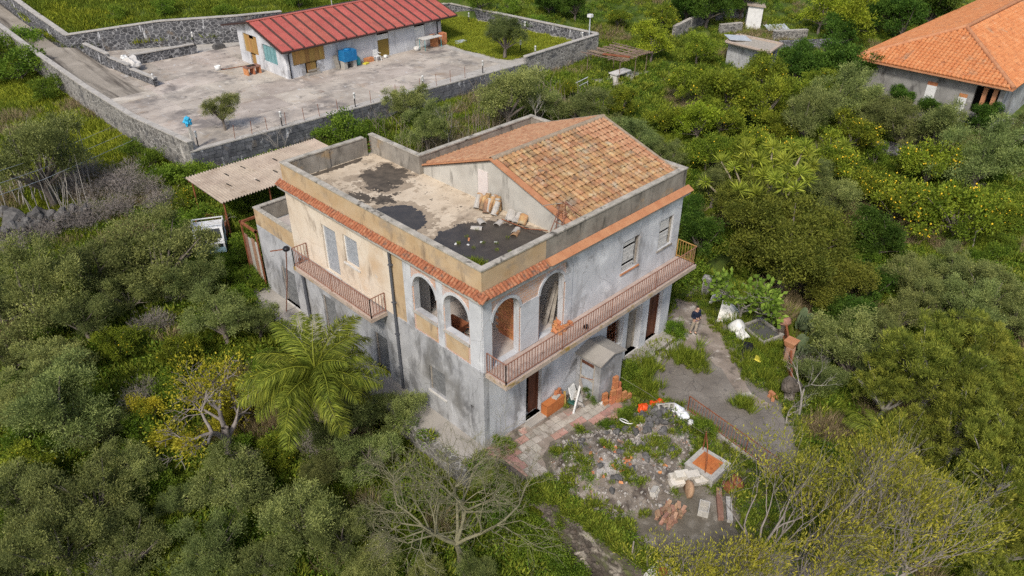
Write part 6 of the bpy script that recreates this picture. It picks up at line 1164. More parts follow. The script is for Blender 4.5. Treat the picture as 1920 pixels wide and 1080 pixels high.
kind('P', 'pine_tree', 2, 2.6, 3.2, 2.5, 300, 85, .19, .2, .03, 'pine_leaf', 'bark_pale', 1.5, .2, up=.9, outw=1.0, shell=(.45, 1.0))
kind('B', 'bush', 3, 1.1, .75, .75, 44, 95, .3, .1, .055, 'weed_leaf', 'bark', .3, .04)
kind('G', 'mastic_tree', 2, 1.9, 2.2, 1.6, 70, 120, .4, .15, .075, 'yellow_leaf', 'bark_pale', 1.0, .12)
kind('W', 'dry_bush', 2, 1.1, .8, .75, 45, 60, .42, .22, .016, 'twig', 'twig', .25, .03)
CROWNS = []
def plant(px, py, rpx, key, label, group, squash=None, cat='tree', rs=random.Random(77), pos=None, sc=None):
    label = SPEC.get((px, py), label); K = KIND[key]; squash = squash or rs.uniform(.85, 1.2)
    if pos is None:
        d = pxray(px, py); t = 15.0
        while t < 400:
            p = CAM+d*t; s = rpx*t*d.dot(FW)/FPX/K['R']
            if p.z < g(p.x, p.y)+K['zc']*s*squash: break
            t += .06
    else: p = Vector(pos); s = sc
    z0 = g(p.x, p.y) if pos is None else pos[2]
    o = thing(K['name'], label, cat, (p.x, p.y, z0-.05), group); o.rotation_euler.z = rs.random()*6.28; o.scale = (s, s, s*squash)
    me, tr, fr = K['v'][K['n'] % len(K['v'])]; K['n'] += 1
    inst('trunk', tr, o); c = inst('crown', me, o)
    if fr: tag(inst('fruit', fr, o), kind='stuff')
    CROWNS.append((p.x, p.y, s*K['R'])); return o
SPEC = {(368, 520): 'olive tree half hiding the old white pickup', (415, 590): 'olive tree above the half-bare tree beside the walkway', (480, 600): 'small olive tree pressed against the villa walkway', (10, 560): 'olive tree beside the grey utility pole', (176, 495): 'olive tree just below the dark dry-stone wall', (640, 1005): 'olive tree left of the leafless greenish-barked tree', (690, 1060): 'low olive tree under the leafless greenish-barked tree', (440, 910): 'olive tree right below the small yellow-leaved trees', (1665, 730): 'pine tree behind the small feather palm', (1850, 290): 'big olive tree nearest the orange-roofed house stairs', (1340, 345): 'olive tree behind the right corner of the villa roof', (1800, 395): 'largest lemon tree laden with fruit above the pale wooden frame', (640, 785): 'olive tree touching the palm fronds', (735, 765): 'olive tree in front of the low left-wall window', (762, 190): 'slender olive tree rising above the terrace wall stakes', (958, 175): 'largest olive tree between villa roof and lawn wall'}
GL = 'silvery grey-green olive tree in the dense grove left of the villa'
for a in ((63, 537, 92), (176, 495, 82), (300, 470, 100), (368, 520, 60), (235, 545, 55), (150, 590, 62), (100, 665, 68), (415, 590, 72), (480, 600, 45), (18, 655, 58), (10, 560, 60), (110, 755, 100), (35, 745, 75), (185, 800, 55)): plant(*a, 'O', GL, 'olive trees of the grove left of the villa')
GL2 = 'grey-green olive tree in the lower garden below the palm'
for a in ((160, 930, 88), (245, 875, 62), (100, 1010, 85), (20, 925, 80), (240, 1025, 75), (440, 910, 85), (385, 1030, 72), (560, 965, 85), (490, 1045, 62), (640, 1005, 62), (15, 1050, 70), (330, 940, 40), (690, 1060, 55), (805, 1082, 42), (895, 1085, 46)): plant(*a, 'O', GL2, 'olive trees in the lower garden below the palm')
for a in ((640, 785, 72), (735, 765, 62), (690, 850, 62), (610, 870, 55)): plant(*a, 'O', 'dense olive tree between the palm and the left wall', 'olive trees between palm and villa')
for a in ((275, 765, 34), (415, 775, 36), (300, 822, 24), (345, 830, 22)): plant(*a, 'G', 'small tree with yellow-green leaves below the half-bare tree', 'yellow-leaved trees below the half-bare tree')
for a in ((60, 880, 50), (330, 660, 40), (215, 640, 42), (520, 850, 40)): plant(*a, 'C', 'bright green leafy tree between the garden olives', 'green leafy trees between the garden olives')
plant(68, 290, 88, 'O', 'big silvery olive tree above the dry-stone wall and bare saplings', None); plant(150, 320, 40, 'W', 'leafless grey shrub beside the big silvery olive', None, cat='shrub')
plant(0, 0, 0, 'O', 'small thin olive growing from a hole in the concrete terrace', None, pos=(5.85, 31.9, 3.3), sc=.5)
for a in ((762, 190, 44), (800, 235, 46), (1012, 190, 42), (1090, 195, 50), (1125, 235, 42), (1195, 255, 52), (958, 175, 68), (1255, 285, 34)): plant(*a, 'O', 'olive tree in the strip between villa roof and terrace wall', 'olive trees behind the villa roof')
plant(0, 0, 0, 'O', 'round olive tree at the edge of concrete terrace and lawn', None, pos=(31.6, 31.0, 3.3), sc=.78)
for a in ((650, 245, 44), (700, 240, 30), (610, 255, 25)): plant(*a, 'B', 'green leafy bush at the foot of the lava-block terrace wall', 'bushes at the terrace wall foot', cat='bush')
for x, y, s in ((-.95, -1.6, .75), (-1.0, -2.6, .65), (-1.1, -3.7, .7), (-.9, -4.8, .5), (-1.3, -5.8, .6)): plant(0, 0, 0, 'B', 'leafy shrub at the foot of the yard retaining wall', 'shrubs below the yard retaining wall', cat='shrub', pos=(x, y, -2.0), sc=s*1.3)
plant(1225, 75, 36, 'Y', 'bright yellow-green tree beside the cane pergola', None); plant(1310, 222, 40, 'Y', 'bright yellow-green tree among the citrus behind the villa', None)
for a in ((1285, 150, 42), (1370, 165, 62), (1430, 190, 55), (1240, 30, 30), (1312, 85, 33), (1355, 220, 40), (1440, 135, 42), (1460, 235, 40), (1395, 300, 46), (1330, 280, 42), (1250, 215, 35), (1165, 190, 32), (1060, 165, 22), (1490, 170, 42), (1540, 165, 45)): plant(*a, 'C', 'yellow-green citrus tree in the orchard behind the villa', 'citrus trees of the orchard behind the villa')
plant(1160, 30, 24, 'C', 'small yellowish citrus tree on the slope behind the lawn wall', None)
for a in ((1500, 120, 42), (1560, 122, 48), (1610, 128, 40), (1690, 182, 26), (1735, 200, 24), (1845, 222, 32)): plant(*a, 'D', 'dark green tree growing close to the orange-roofed house', 'dark trees by the orange-roofed house')
for a in ((1590, 175, 62), (1515, 215, 55), (1690, 225, 58), (1770, 235, 55), (1850, 290, 75), (1565, 365, 55), (1500, 350, 45), (1340, 345, 42), (1895, 240, 40), (1640, 215, 40)): plant(*a, 'O', 'silvery olive tree among the lemon trees of the right orchard', 'olive trees of the right orchard')
for a in ((1600, 245, 52), (1745, 300, 55), (1470, 305, 55), (1555, 315, 48), (1690, 370, 58), (1800, 395, 72), (1885, 385, 52), (1620, 345, 42), (1735, 380, 50), (1860, 400, 45), (1420, 260, 36)): plant(*a, 'L', 'lemon tree full of yellow fruit in the right orchard', 'lemon trees of the right orchard')
plant(1655, 440, 50, 'D', 'round deep green tree beside the big dark carob', None)
plant(1480, 460, 112, 'K', 'huge dark brownish-green carob tree behind the fig', None); plant(1390, 430, 72, 'K', 'dark carob tree under the yucca rosettes', None); plant(1550, 520, 75, 'K', 'lower dark carob tree beside the big carob', None); plant(1320, 440, 42, 'D', 'dark green tree right behind the balcony end', None); plant(1290, 400, 34, 'D', 'dark green tree behind the right corner of the villa', None)
for a in ((1715, 520, 58), (1785, 505, 55), (1870, 535, 66), (1825, 575, 60), (1700, 585, 52), (1905, 600, 50), (1765, 560, 50)): plant(*a, 'O', 'pale silvery olive tree below the carob on the right slope', 'pale olive trees on the right slope')
for a in ((1600, 650, 78), (1535, 700, 50), (1660, 625, 45)): plant(*a, 'O', 'dusky olive tree behind the prickly pears', 'olive trees behind the prickly pears')
for a in ((1640, 530, 45), (1610, 580, 40), (1560, 580, 35)): plant(*a, 'D', 'deep green thicket tree in the shaded hollow on the right', 'thicket trees in the hollow')
for a in ((1750, 690, 100), (1860, 660, 80), (1665, 730, 66), (1800, 800, 95), (1885, 870, 90), (1790, 960, 90), (1900, 1010, 75), (1720, 850, 60), (1900, 760, 60), (1850, 1060, 60)): plant(*a, 'P', 'yellow-green pine tree in the stand at the lower right', 'pine trees at the lower right')
for a in ((35, 125, 52), (90, 165, 34), (0, 90, 40), (60, 80, 35)): plant(*a, 'B', 'dark green shrub on the slope below the lane wall', 'shrubs below the lane wall', cat='shrub')
for a in ((325, 325, 42), (285, 300, 30), (380, 330, 34), (250, 280, 26), (425, 500, 30), (450, 470, 34), (465, 520, 28), (380, 405, 36), (430, 395, 30), (330, 420, 30), (500, 385, 25), (455, 550, 26)): plant(*a, 'B', 'leafy green bush between awning and dry-stone wall', 'bushes around the awning', cat='bush')
for a in ((30, 440, 34), (85, 430, 30), (140, 405, 36), (180, 395, 34), (225, 385, 32), (300, 375, 30), (20, 465, 30), (232, 335, 42), (270, 350, 30), (200, 350, 34), (360, 430, 26), (130, 350, 30)): plant(*a, 'W', 'leafless brown brushwood above the dry-stone wall', 'brushwood above the dry-stone wall', cat='shrub')
plant(345, 372, 26, 'L', 'small lemon tree beside the dry-stone wall and awning', None)
for a in ((1330, 0, 45), (1395, -8, 40), (1290, 5, 36), (1080, 5, 30), (1030, 0, 30)): plant(*a, 'D', 'dark green tree on the slope above the narrow hut', 'dark trees on the upper slope')
for a in ((1545, 15, 40), (1600, 20, 42), (1650, 25, 38), (1580, 55, 30), (1700, 30, 40), (1755, 5, 40)): plant(*a, 'Y' if a[0] in (1545, 1600) else 'D', 'leafy green tree between the hut and the orange roof', 'leafy trees behind the sheds')
for a in ((560, -2, 26), (900, 5, 25), (960, 12, 22), (310, 12, 24), (420, 18, 20), (220, 25, 18), (1000, 40, 20), (1060, 60, 20)): plant(*a, 'B', 'green bush on the grassy slope behind the terrace', 'bushes on the slope behind the terrace', cat='bush')
for x, y, s in ((.5, -.55, .45), (5.75, -.6, .4), (5.65, -1.0, .35), (7.7, -1.2, .6), (7.3, -1.6, .4), (12.55, -.5, .55), (12.6, -.75, .4), (5.6, -2.75, .4), (5.4, -3.0, .35), (7.3, -5.6, .5), (4.6, -2.6, .35)): plant(0, 0, 0, 'B', 'green weed clump growing at the foot of the villa and path', 'weed clumps by the villa', cat='weed', pos=(x, y, yz(x)+mound_h(x, y)), sc=s)

rb_ = random.Random(55)
for i in range(70):
    px, py = rb_.uniform(0, 800), rb_.uniform(480, 1080)
    q = on_ground(px, py)
    if q.x > -1.9 and q.y > -1.2 or q.x > -.8: continue
    plant(px, py, rb_.uniform(22, 42), 'B' if rb_.random() < .8 else 'W', 'tall leafy scrub filling the gaps between the garden olives', 'scrub between the garden olives', rb_.uniform(.9, 1.6), 'shrub')
for i in range(60):
    px, py = rb_.uniform(1330, 1900), rb_.uniform(180, 760); q = on_ground(px, py)
    if in_poly(q.x, q.y, YARD) or in_rect(q.x, q.y, (50, -8, 84, 9)) or q.x < 13: continue
    plant(px, py, rb_.uniform(16, 30), 'B' if rb_.random() < .85 else 'W', 'leafy scrub between the trees of the right orchard', 'scrub in the right orchard', rb_.uniform(.9, 1.5), 'shrub')
# ---------------------------------------------------------------- bare trees, acacias and fig: real branching
def branch_tree(seed, H, rad, depth, spread, gnarl, kids=(2, 4), trunk=.35, up=.25, lenf=.72, mid=0, base=None, bias=(0, 0, 0)):
    rng = random.Random(seed); mb = MB(); tips = []
    bias = Vector(bias)
    def grow(p, d, L, r, k):
        pts = [p]; rr = [r]; n = 3
        for i in range(n): d = (d+Vector((rng.gauss(0, gnarl), rng.gauss(0, gnarl), rng.gauss(0, gnarl)+up*.12))+bias*.3).normalized(); p = p+d*L/n; pts.append(p); rr.append(r*(1-.32*(i+1)/n))
        mb.tube(pts, rr, 7 if k == 0 else (5 if k < 3 else 3), False)
        if mid and depth > k >= mid: tips.append((pts[2], d)); tips.append((p, d))
        if k >= depth: tips.append((p, d)); return
        for j in range(rng.randint(*(base if base and k == 0 else kids))):
            a = Vector((rng.gauss(0, 1), rng.gauss(0, 1), rng.gauss(0, .6))); nd = (d+(a-d*a.dot(d)).normalized()*rng.uniform(.5, 1.0)*spread+Vector((0, 0, up))+bias).normalized(); grow(pts[rng.choice((2, 3, 3))], nd, L*rng.uniform(lenf-.14, lenf+.12), rr[-1]*rng.uniform(.68, .92), k+1)
    grow(Vector((0, 0, -.2)), Vector((rng.uniform(-.1, .1), rng.uniform(-.1, .1), 1)).normalized(), H*trunk, rad, 0); return mb, tips
def tipleaves(tips, seed, nlf, cr, L, W, mtl, frac=1.0, up=.3):
    rng = np.random.default_rng(seed); P = np.array([list(p) for p, d in tips]); D_ = np.array([list(d) for p, d in tips]); sel = rng.random(len(P)) < frac; P, D_ = P[sel], D_[sel]
    k = np.repeat(np.arange(len(P)), nlf); off = rng.normal(size=(len(k), 3))*cr; ct = rng.uniform(0, 1, len(P)); return leaves('foliage', P[k]+off-D_[k]*cr*.5, off/cr*.5+D_[k]*.9+rng.normal(size=(len(k), 3))*.4+[0, 0, up], L, W, .5*ct[k]+.5*rng.random(len(k)), mtl, rng)
def btree(name, label, loc, seed, bark, leaf=None, group=None, rz=0, **kw):
    t = thing(name, label, 'tree', loc, group); t.rotation_euler.z = rz; mb, tips = branch_tree(seed, **kw); o = mb.build('branches', bark); o.parent = t
    if leaf: f = inst('foliage', tipleaves(tips, seed, *leaf), t)
    return t
p = Vector((-3.4, -2.3, -2.1)); btree('bare_tree', 'leafless greenish-barked tree spreading beside the near wall corner', p, 14, 'bark_green', H=5.9, rad=.14, depth=6, spread=1.1, gnarl=.11, trunk=.4, up=.06, kids=(3, 4), lenf=.72, base=(5, 6))
p = on_ground(430, 862); btree('bare_tree', 'half-bare grey tree with yellow leaf tufts beside the palm', p, 23, 'twig', (26, .22, .11, .06, 'yellow_leaf', .45), H=7.6, rad=.22, depth=5, spread=1.3, gnarl=.14, trunk=.24, up=.08, kids=(3, 4), lenf=.72)
for i, (px, py, s, lb) in enumerate(((1500, 770, 3.0, 'pale bare sapling beside the crumbling driveway post'), (1475, 800, 2.2, 'small bare sapling at the driveway edge'), (1690, 45, 5.5, 'bare grey tree behind the orange roof'), (1740, 35, 5.0, 'bare grey tree close against the orange roof'), (840, 290, 3.2, 'pale bare sapling in the reeds behind the parapet'), (1000, 270, 3.2, 'pale bare sapling behind the roof ridge'), (405, 470, 2.0, 'bare twiggy sapling beside the old pickup'), (545, 325, 3.0, 'reddish bare sapling behind the awning'))):
    p = on_ground(px, py); btree('bare_sapling', lb, p, 40+i, 'bark_pale', H=s*1.25, rad=.05*s/2.5, depth=4, spread=.9, gnarl=.14, trunk=.36, up=.3)
AC = 'spindly acacia with grey branches and yellow-green tufts at the yard corner'
for i, (px, py, H_) in enumerate(((1310, 1080, 5.2), (1400, 1040, 8.2), (1500, 1050, 8.8), (1600, 1070, 8.2), (1240, 1100, 4.2), (1440, 1120, 7.0), (1690, 1060, 6.4))):
    d = pxray(px, py); p = on_ground(px, py+60); btree('acacia_tree', AC, p, 70+i, 'twig', (30, .15, .12, .038, 'acacia_leaf', .19), 'acacias at the yard corner', rz=(i % 4)*.35-.5, H=H_*1.3, rad=.085, depth=5, spread=.85, gnarl=.12, trunk=.17, up=.34, kids=(2, 4), lenf=.8, mid=2, bias=(.16, -.04, 0), base=(4, 5))
p = on_ground(1385, 600); btree('fig_tree', 'fig tree with pale spreading branches and large bright leaves', p, 91, 'bark_pale', (5, .13, .27, .2, 'fig_leaf', .9), H=3.9, rad=.11, depth=4, spread=1.15, gnarl=.13, trunk=.3, up=.16, kids=(3, 4), lenf=.76)
btree('bare_tree', 'slanting bare tree beside the chimney-like post in the upper orchard', on_ground(1530, 330), 131, 'twig', H=3.0, rad=.06, depth=4, spread=.9, gnarl=.13, trunk=.35, up=.3)

# ---------------------------------------------------------------- palms
def frond_mesh(L, droop, seed, mtl, np_=46, lf=.55):
    rng = np.random.default_rng(seed); q = []; tn = []; pts = []
    for i in range(np_+1):
        t = i/np_; a = .95-droop*t*1.9; pts.append(np.array([0, 0, 0]) if i == 0 else pts[-1]+np.array([math.cos(a), 0, math.sin(a)])*L/np_)
    for i in range(4, np_+1):
        t = i/np_; d = pts[i]-pts[i-1]; d = d/np.linalg.norm(d); l = lf*math.sin(math.pi*min(1, .12+.86*t))**.6*rng.uniform(.85, 1.1)
        for s in (-1, 1):
            for rep in range(2):
                dr = np.array([d[0]*.55, s*.8, rng.uniform(-.75, .35)+d[2]*.4]); dr /= np.linalg.norm(dr); b = pts[i]; m_ = b+dr*l*.55; e = b+dr*l+np.array([0, 0, -.4*l]); w2 = d*.02; q += [b-w2*.6, m_-w2, e, m_+w2]; tn.append(rng.random())
    r = []
    for i in range(0, np_, 2):
        a, b = pts[i], pts[min(i+2, np_)]; w2 = .03*(1-i/np_)+.006; r += [a+[0, w2, 0], b+[0, w2, 0], b-[0, w2, 0], a-[0, w2, 0]]; tn.append(1.0); r += [a+[0, 0, w2], b+[0, 0, w2], b-[0, 0, w2], a-[0, 0, w2]]; tn.append(1.0)
    return qmesh('frond', np.array(q+r), tn, mtl)
FR = [frond_mesh(3.2, 1.0, 1, 'palm_leaf', 66, .72), frond_mesh(3.0, 1.2, 2, 'palm_leaf', 66, .68), frond_mesh(3.3, .85, 3, 'palm_leaf', 66, .72), frond_mesh(2.3, 1.2, 4, 'dead_frond', 30)]
def palm(label, loc, H, n, sc, seed, dead=6):
    rng = random.Random(seed); t = thing('palm_tree', label, 'palm', loc); x, y, z = loc; m_ = MB(); k = 12
    m_.tube([(x, y, z-.3)]+[(x+.05*math.sin(i), y, z+H*i/k) for i in range(1, k+1)], [.3]+[.24+.03*(i % 2)+.06*(i > k-3) for i in range(1, k+1)], 12).build('trunk', 'dead_frond', t)
    for i in range(n): el = .75-1.2*(i/n); inst('frond', FR[i % 3], t, (0, 0, H-.05), (rng.uniform(-.3, .3), -el+rng.uniform(-.15, .15), i*2.4+rng.uniform(-.2, .2)), [sc*rng.uniform(.85, 1.1)]*3)
    for i in range(dead): inst('dead_frond', FR[3], t, (0, 0, H-.3), (0, .9+rng.uniform(-.2, .3), i*6.28/dead+rng.uniform(-.4, .4)), [sc*.8]*3)
    return t
d = pxray(594, 715); t_ = 20.0
while (CAM+d*t_).z > g(*(CAM+d*t_).xy)+3.9: t_ += .05
pl = CAM+d*t_; palm('large feather palm with arching fronds beside the left wall', (pl.x, pl.y, g(pl.x, pl.y)), 3.9, 36, 1.02, 5, 9)
for i, (px, py) in enumerate(((1640, 860),)): p = on_ground(px, py); palm('small feather palm %s' % ('hidden behind the acacias' if i == 0 else 'between the acacias and the pines'), (p.x, p.y, g(p.x, p.y)), 1.0, 16, .62, 9+i, 3)
rosm = None
rng = np.random.default_rng(3); n = 70; a = rng.random(n)*6.28; e = rng.uniform(-.5, 1.4, n); dd = np.stack([np.cos(a)*np.cos(e), np.sin(a)*np.cos(e), np.sin(e)], 1); rosm = leaves('rosette', dd*.03, dd, .52, .06, rng.random(n), 'yucca_leaf', rng)
p = on_ground(1420, 470); YU = thing('yucca_tree', 'tall yucca with many spiky rosettes rising above the carob', 'yucca', p); rs = random.Random(8)
for i in range(44):
    q = Vector((p.x+rs.gauss(0, 1.5), p.y+rs.gauss(0, 1.5), p.z+5.6+rs.uniform(-1.1, .9))); inst('rosette', rosm, YU, q-p, (rs.random(), rs.random(), rs.random()*6), [rs.uniform(1.0, 1.5)]*3)
    if i < 18: MB().tube([p+Vector((0, 0, -.2)), p.lerp(q, .5)+Vector((0, 0, .6)), q], [.12, .08, .05], 6).build('stem', 'dead_frond', YU)
pad = ico(.2, 2, 3, .1, sc=(1, .16, 1.35), mtl='cactus', name='pad')
for i, (px, py, n) in enumerate(((1515, 625, 20), (1490, 650, 14), (1535, 668, 14))):
    p = on_ground(px, py+18); t = thing('prickly_pear', 'prickly pear cactus in the clump beyond the water basin', 'cactus', p, 'prickly pears beyond the basin'); rs = random.Random(i); pts = [Vector((0, 0, .2))]
    for k in range(n): b = rs.choice(pts[-9:]); q = b+Vector((rs.uniform(-.3, .3), rs.uniform(-.3, .3), rs.uniform(.02, .26))); pts.append(q); inst('pad', pad, t, q, (rs.uniform(-.5, .5), rs.uniform(-.6, .6), rs.random()*3), [rs.uniform(.8, 1.3)]*3)

# ---------------------------------------------------------------- ground cover (geometry nodes on points)
def scatter(name, label, cat, clump, pts):
    src = bpy.data.objects.new(name+'_clump', clump); me = bpy.data.meshes.new(name); me.from_pydata([p[:3] for p in pts], [], [])
    a = me.attributes.new('sc', 'FLOAT', 'POINT'); a.data.foreach_set('value', [p[3] for p in pts]); a = me.attributes.new('rz', 'FLOAT', 'POINT'); a.data.foreach_set('value', [p[4] for p in pts])
    me.materials.append(clump.materials[0]); o = bpy.data.objects.new(name, me); col.objects.link(o); ng = bpy.data.node_groups.new(name, 'GeometryNodeTree'); ng.interface.new_socket('Geometry', in_out='INPUT', socket_type='NodeSocketGeometry'); ng.interface.new_socket('Geometry', in_out='OUTPUT', socket_type='NodeSocketGeometry')
    N = ng.nodes; gi, go = N.new('NodeGroupInput'), N.new('NodeGroupOutput'); ip = N.new('GeometryNodeInstanceOnPoints'); oi = N.new('GeometryNodeObjectInfo'); oi.inputs['Object'].default_value = src; oi.transform_space = 'ORIGINAL'
    s1 = N.new('GeometryNodeInputNamedAttribute'); s1.data_type = 'FLOAT'; s1.inputs[0].default_value = 'sc'; s2 = N.new('GeometryNodeInputNamedAttribute'); s2.data_type = 'FLOAT'; s2.inputs[0].default_value = 'rz'; cx = N.new('ShaderNodeCombineXYZ'); e2r = N.new('FunctionNodeEulerToRotation')
    ln = ng.links.new; ln(gi.outputs[0], ip.inputs['Points']); ln(oi.outputs['Geometry'], ip.inputs['Instance']); ln(s1.outputs[0], ip.inputs['Scale']); ln(s2.outputs[0], cx.inputs[2]); ln(cx.outputs[0], e2r.inputs[0]); ln(e2r.outputs[0], ip.inputs['Rotation']); ln(ip.outputs[0], go.inputs[0])
    md = o.modifiers.new('scatter', 'NODES'); md.node_group = ng; return tag(o, label, cat, kind='stuff')
def tuft(name, n, R_, L, W, mtl, seed, spread=.6, low=.0):
    rng = np.random.default_rng(seed); a = rng.random(n)*6.28; r = R_*np.sqrt(rng.random(n)); P = np.stack([r*np.cos(a), r*np.sin(a), low*rng.random(n)], 1); D_ = np.stack([np.cos(a)*spread*rng.random(n), np.sin(a)*spread*rng.random(n), np.ones(n)], 1)+rng.normal(size=(n, 3))*.18; return leaves(name, P, D_, L, W, rng.random(n), mtl, rng)
def weedclump(name, n, R_, Hh, L, W, mtl, seed):
    rng = np.random.default_rng(seed); v = unit(rng.normal(size=(n, 3))); v[:, 2] = np.abs(v[:, 2]); P = v*np.array([R_, R_, Hh])*rng.uniform(.4, 1, (n, 1)); return leaves(name, P, v+rng.normal(size=(n, 3))*.6, L, W, rng.random(n), mtl, rng)
rr = random.Random(21)
HARD = [(-1.3, -.2, 12.6, 17.1)]
def free(x, y):
    if any(in_rect(x, y, h) for h in HARD) or in_poly(x, y, TERR) or in_poly(x, y, DRIVE) or in_poly(x, y, PATHB) or in_rect(x, y, (51, -6.5, 84, 8.2)): return False
    if -.95 < x < -.3 and y < -.9: return False
    return True
sprig = []
weeds, grass, mead, dry, tall = [], [], [], [], []
for _ in range(60000):
    u = rr.random(); px, py = rr.uniform(-60, 1980), 1140-1200*rr.random()**.8
    dd = pxray(px, py)
    if dd.z > -.05: continue
    p = at_z(px, py, lerp_tab([(0, 4), (200, 2), (400, .5), (1080, -1.5)], py)); x, y = p.x, p.y
    if not free(x, y) or x > 120 or y > 120: continue
    inyard = in_poly(x, y, YARD)
    z = gs(x, y)-.02+(mound_h(x, y) if inyard else 0); nz = noise.noise(Vector((x*.16, y*.16, 4)))+.4*noise.noise(Vector((x*.7, y*.7, 1))); far = 1+.004*(Vector((x, y, 0))-CAM).length
    if inyard:
        if in_poly(x, y, CURB):
            if nz+.5*noise.noise(Vector((x*1.3, y*1.3, 7))) > .08 and rr.random() < .9: (sprig if rr.random() < .6 else weeds).append((x, y, z, rr.uniform(.35, .8), rr.random()*6.28))
        elif nz+.3*noise.noise(Vector((x*1.5, y*1.5, 3))) > -.18 and rr.random() < .8: (weeds if rr.random() < .3 else sprig if rr.random() < .8 else grass).append((x, y, z, rr.uniform(.35, .85), rr.random()*6.28))
        continue
    if y > 30 and x < 3 and nz > -.15: mead.append((x, y, z, rr.uniform(1, 1.8)*far, rr.random()*6.28))
    elif y > 50 and x < 45: (mead if nz > .15 else grass).append((x, y, z, rr.uniform(1, 1.9)*far, rr.random()*6.28))
    elif nz > -.1: (weeds if rr.random() < .6 else sprig).append((x, y, z, rr.uniform(.6, 1.7), rr.random()*6.28))
    elif nz < -.3 and rr.random() < .5: dry.append((x, y, z, rr.uniform(.8, 1.5), rr.random()*6.28))
    else: grass.append((x, y, z, rr.uniform(.8, 1.7)*far, rr.random()*6.28))
for cx, cy, r_, n in ((11.2, -2.1, .55, 80), (11.3, -2.6, .4, 40), (10.1, -5.8, .35, 30), (9.4, -1.2, .3, 25), (8.3, -1.5, .6, 70), (7.9, -2.4, .5, 50)):
    for _ in range(n): a = rr.random()*6.28; d = r_*abs(rr.gauss(0, .6))*1.3; (tall if rr.random() < .75 else sprig).append((cx+d*math.cos(a), cy+d*1.1*math.sin(a), yz(cx), rr.uniform(.35, 1.15), rr.random()*6.28))
for _ in range(500):
    x, y = rr.uniform(12, 17.8), rr.uniform(-6.9, .8)
    if in_poly(x, y, YARD) and free(x, y) and not in_poly(x, y, BP): (tall if rr.random() < .6 else weeds).append((x, y, yz(x), rr.uniform(.5, 1.0), rr.random()*6.28))
for _ in range(380):
    x, y = rr.uniform(-.2, .3+.12*abs(rr.gauss(0, 3))), rr.uniform(-9, -2.6); (sprig if rr.random() < .65 else weeds).append((x, y, yz(x)+mound_h(x, y), rr.uniform(.4, .95), rr.random()*6.28))
for _ in range(1500):
    x, y = rr.uniform(.3, 7.7), rr.uniform(-7, -1.9)
    if in_poly(x, y, CURB) and noise.noise(Vector((x*.9, y*.9, 17)))+.5*noise.noise(Vector((x*2.5, y*2.5, 7))) > .16: (sprig if rr.random() < .7 else weeds).append((x, y, yz(x)+mound_h(x, y)-.02, rr.uniform(.3, .75), rr.random()*6.28))
for _ in range(700):
    t_ = rr.random(); k = rr.randrange(len(DRIVE)); a, b = DRIVE[k], DRIVE[(k+1) % len(DRIVE)]; x, y = a[0]+(b[0]-a[0])*t_+rr.gauss(0, .16), a[1]+(b[1]-a[1])*t_+rr.gauss(0, .16)
    if y < .0 and noise.noise(Vector((x*.8, y*.8, 3))) > -.15: (sprig if rr.random() < .6 else tall).append((x, y, yz(x), rr.uniform(.15, .55), rr.random()*6.28))
for _ in range(420): sprig.append((-1.45+rr.gauss(0, .13), rr.uniform(-.6, 18), g(-1.6, 3)+.1, rr.uniform(.5, 1.3), rr.random()*6.28))
for _ in range(520):
    y = -1.2-3.4*rr.random(); z_ = -2*rr.random()**1.6
    if noise.noise(Vector((y*.9, z_*1.5, 2))) > -.12: (sprig if rr.random() < .7 else weeds).append((-.42-.1*rr.random(), y, z_, rr.uniform(.3, .8), rr.random()*6.28))
LW_ = []
for _ in range(2600):
    x, y = rr.uniform(31, 40.5), rr.uniform(29, 48)
    if in_poly(x, y, LAWN): LW_.append((x, y, 3.3, rr.uniform(.5, 1.1), rr.random()*6.28))
scatter('undergrowth', 'dense green leafy undergrowth covering the ground below the trees', 'undergrowth', weedclump('clump', 170, .42, .36, .085, .045, 'weed_leaf', 1), weeds)
leafmat('sprig_leaf', (.15, .2, .022), .5, .2, c2=(.26, .3, .04))
scatter('sprigs', 'yellow-green sprouting weeds over the rubble and between the trees', 'weeds', tuft('tuft', 46, .22, .24, .055, 'sprig_leaf', 8, 1.1, .25), sprig)
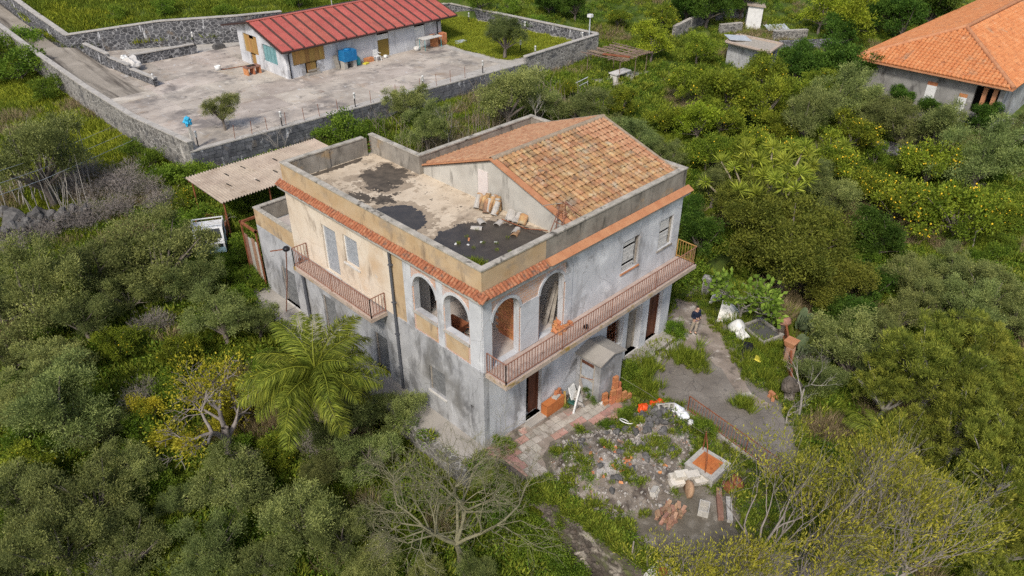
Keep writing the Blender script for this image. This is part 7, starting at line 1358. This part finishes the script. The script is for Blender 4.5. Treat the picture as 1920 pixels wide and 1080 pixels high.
scatter('grass', 'rough green grass over the gardens and slopes', 'grass', tuft('tuft', 75, .36, .2, .03, 'grass_blade', 2, 1.0), grass)
scatter('meadow_grass', 'tall yellow-green meadow grass on the slopes around the lane', 'grass', tuft('tuft', 80, .42, .2, .036, 'meadow_blade', 3, 1.0), mead+LW_)
scatter('tall_grass', 'tall upright grass tufts growing through the driveway and its edges', 'grass', tuft('tuft', 34, .12, .62, .028, 'grass_blade', 5, .45), tall)
scatter('dry_grass', 'dry straw-coloured grass in patches between the trees', 'grass', tuft('tuft', 60, .35, .5, .018, 'dry_blade', 4), dry)
# roof tuft and dry canes
scatter('roof_weeds', 'tuft of weeds growing in the damp corner of the flat roof', 'weeds', tuft('tuft', 60, .2, .3, .02, 'grass_blade', 6), [(1.0+rr.gauss(0, .2), 1.6+rr.gauss(0, .25), 7.455, rr.uniform(.7, 1.3), rr.random()*6) for _ in range(14)]+[(rr.uniform(1, 3.5), rr.uniform(1, 3.6), 7.455, .35, rr.random()*6) for _ in range(14)])
cn = MB()
for _ in range(420):
    x, y = rr.uniform(13, 31), rr.uniform(18, 27.5)
    if noise.noise(Vector((x*.3, y*.3, 8))) < -.1: continue
    z = g(x, y); h = rr.uniform(1.2, 2.6); cn.tube([(x, y, z-.1), (x+rr.gauss(0, .15), y+rr.gauss(0, .15), z+h*.6), (x+rr.gauss(0, .35), y+rr.gauss(0, .35), z+h)], [.022, .016, .006], 3, False)
tag(cn.build('dry_canes', 'dead_frond'), 'brown dry canes standing behind the villa parapet', 'canes', kind='stuff')
cn = MB()
for _ in range(90):
    p = on_ground(rr.uniform(0, 180), rr.uniform(330, 410)); h = rr.uniform(1.8, 4.2); lx = rr.gauss(0, .3); cn.tube([p-Vector((0, 0, .1)), p+Vector((lx, rr.gauss(0, .2), h*.5)), p+Vector((lx*2.2, rr.gauss(0, .4), h))], [.035, .025, .008], 4, False)
tag(cn.build('bare_saplings', 'bark_pale'), 'thicket of pale bare stems in front of the big silvery olive', 'saplings', kind='stuff')
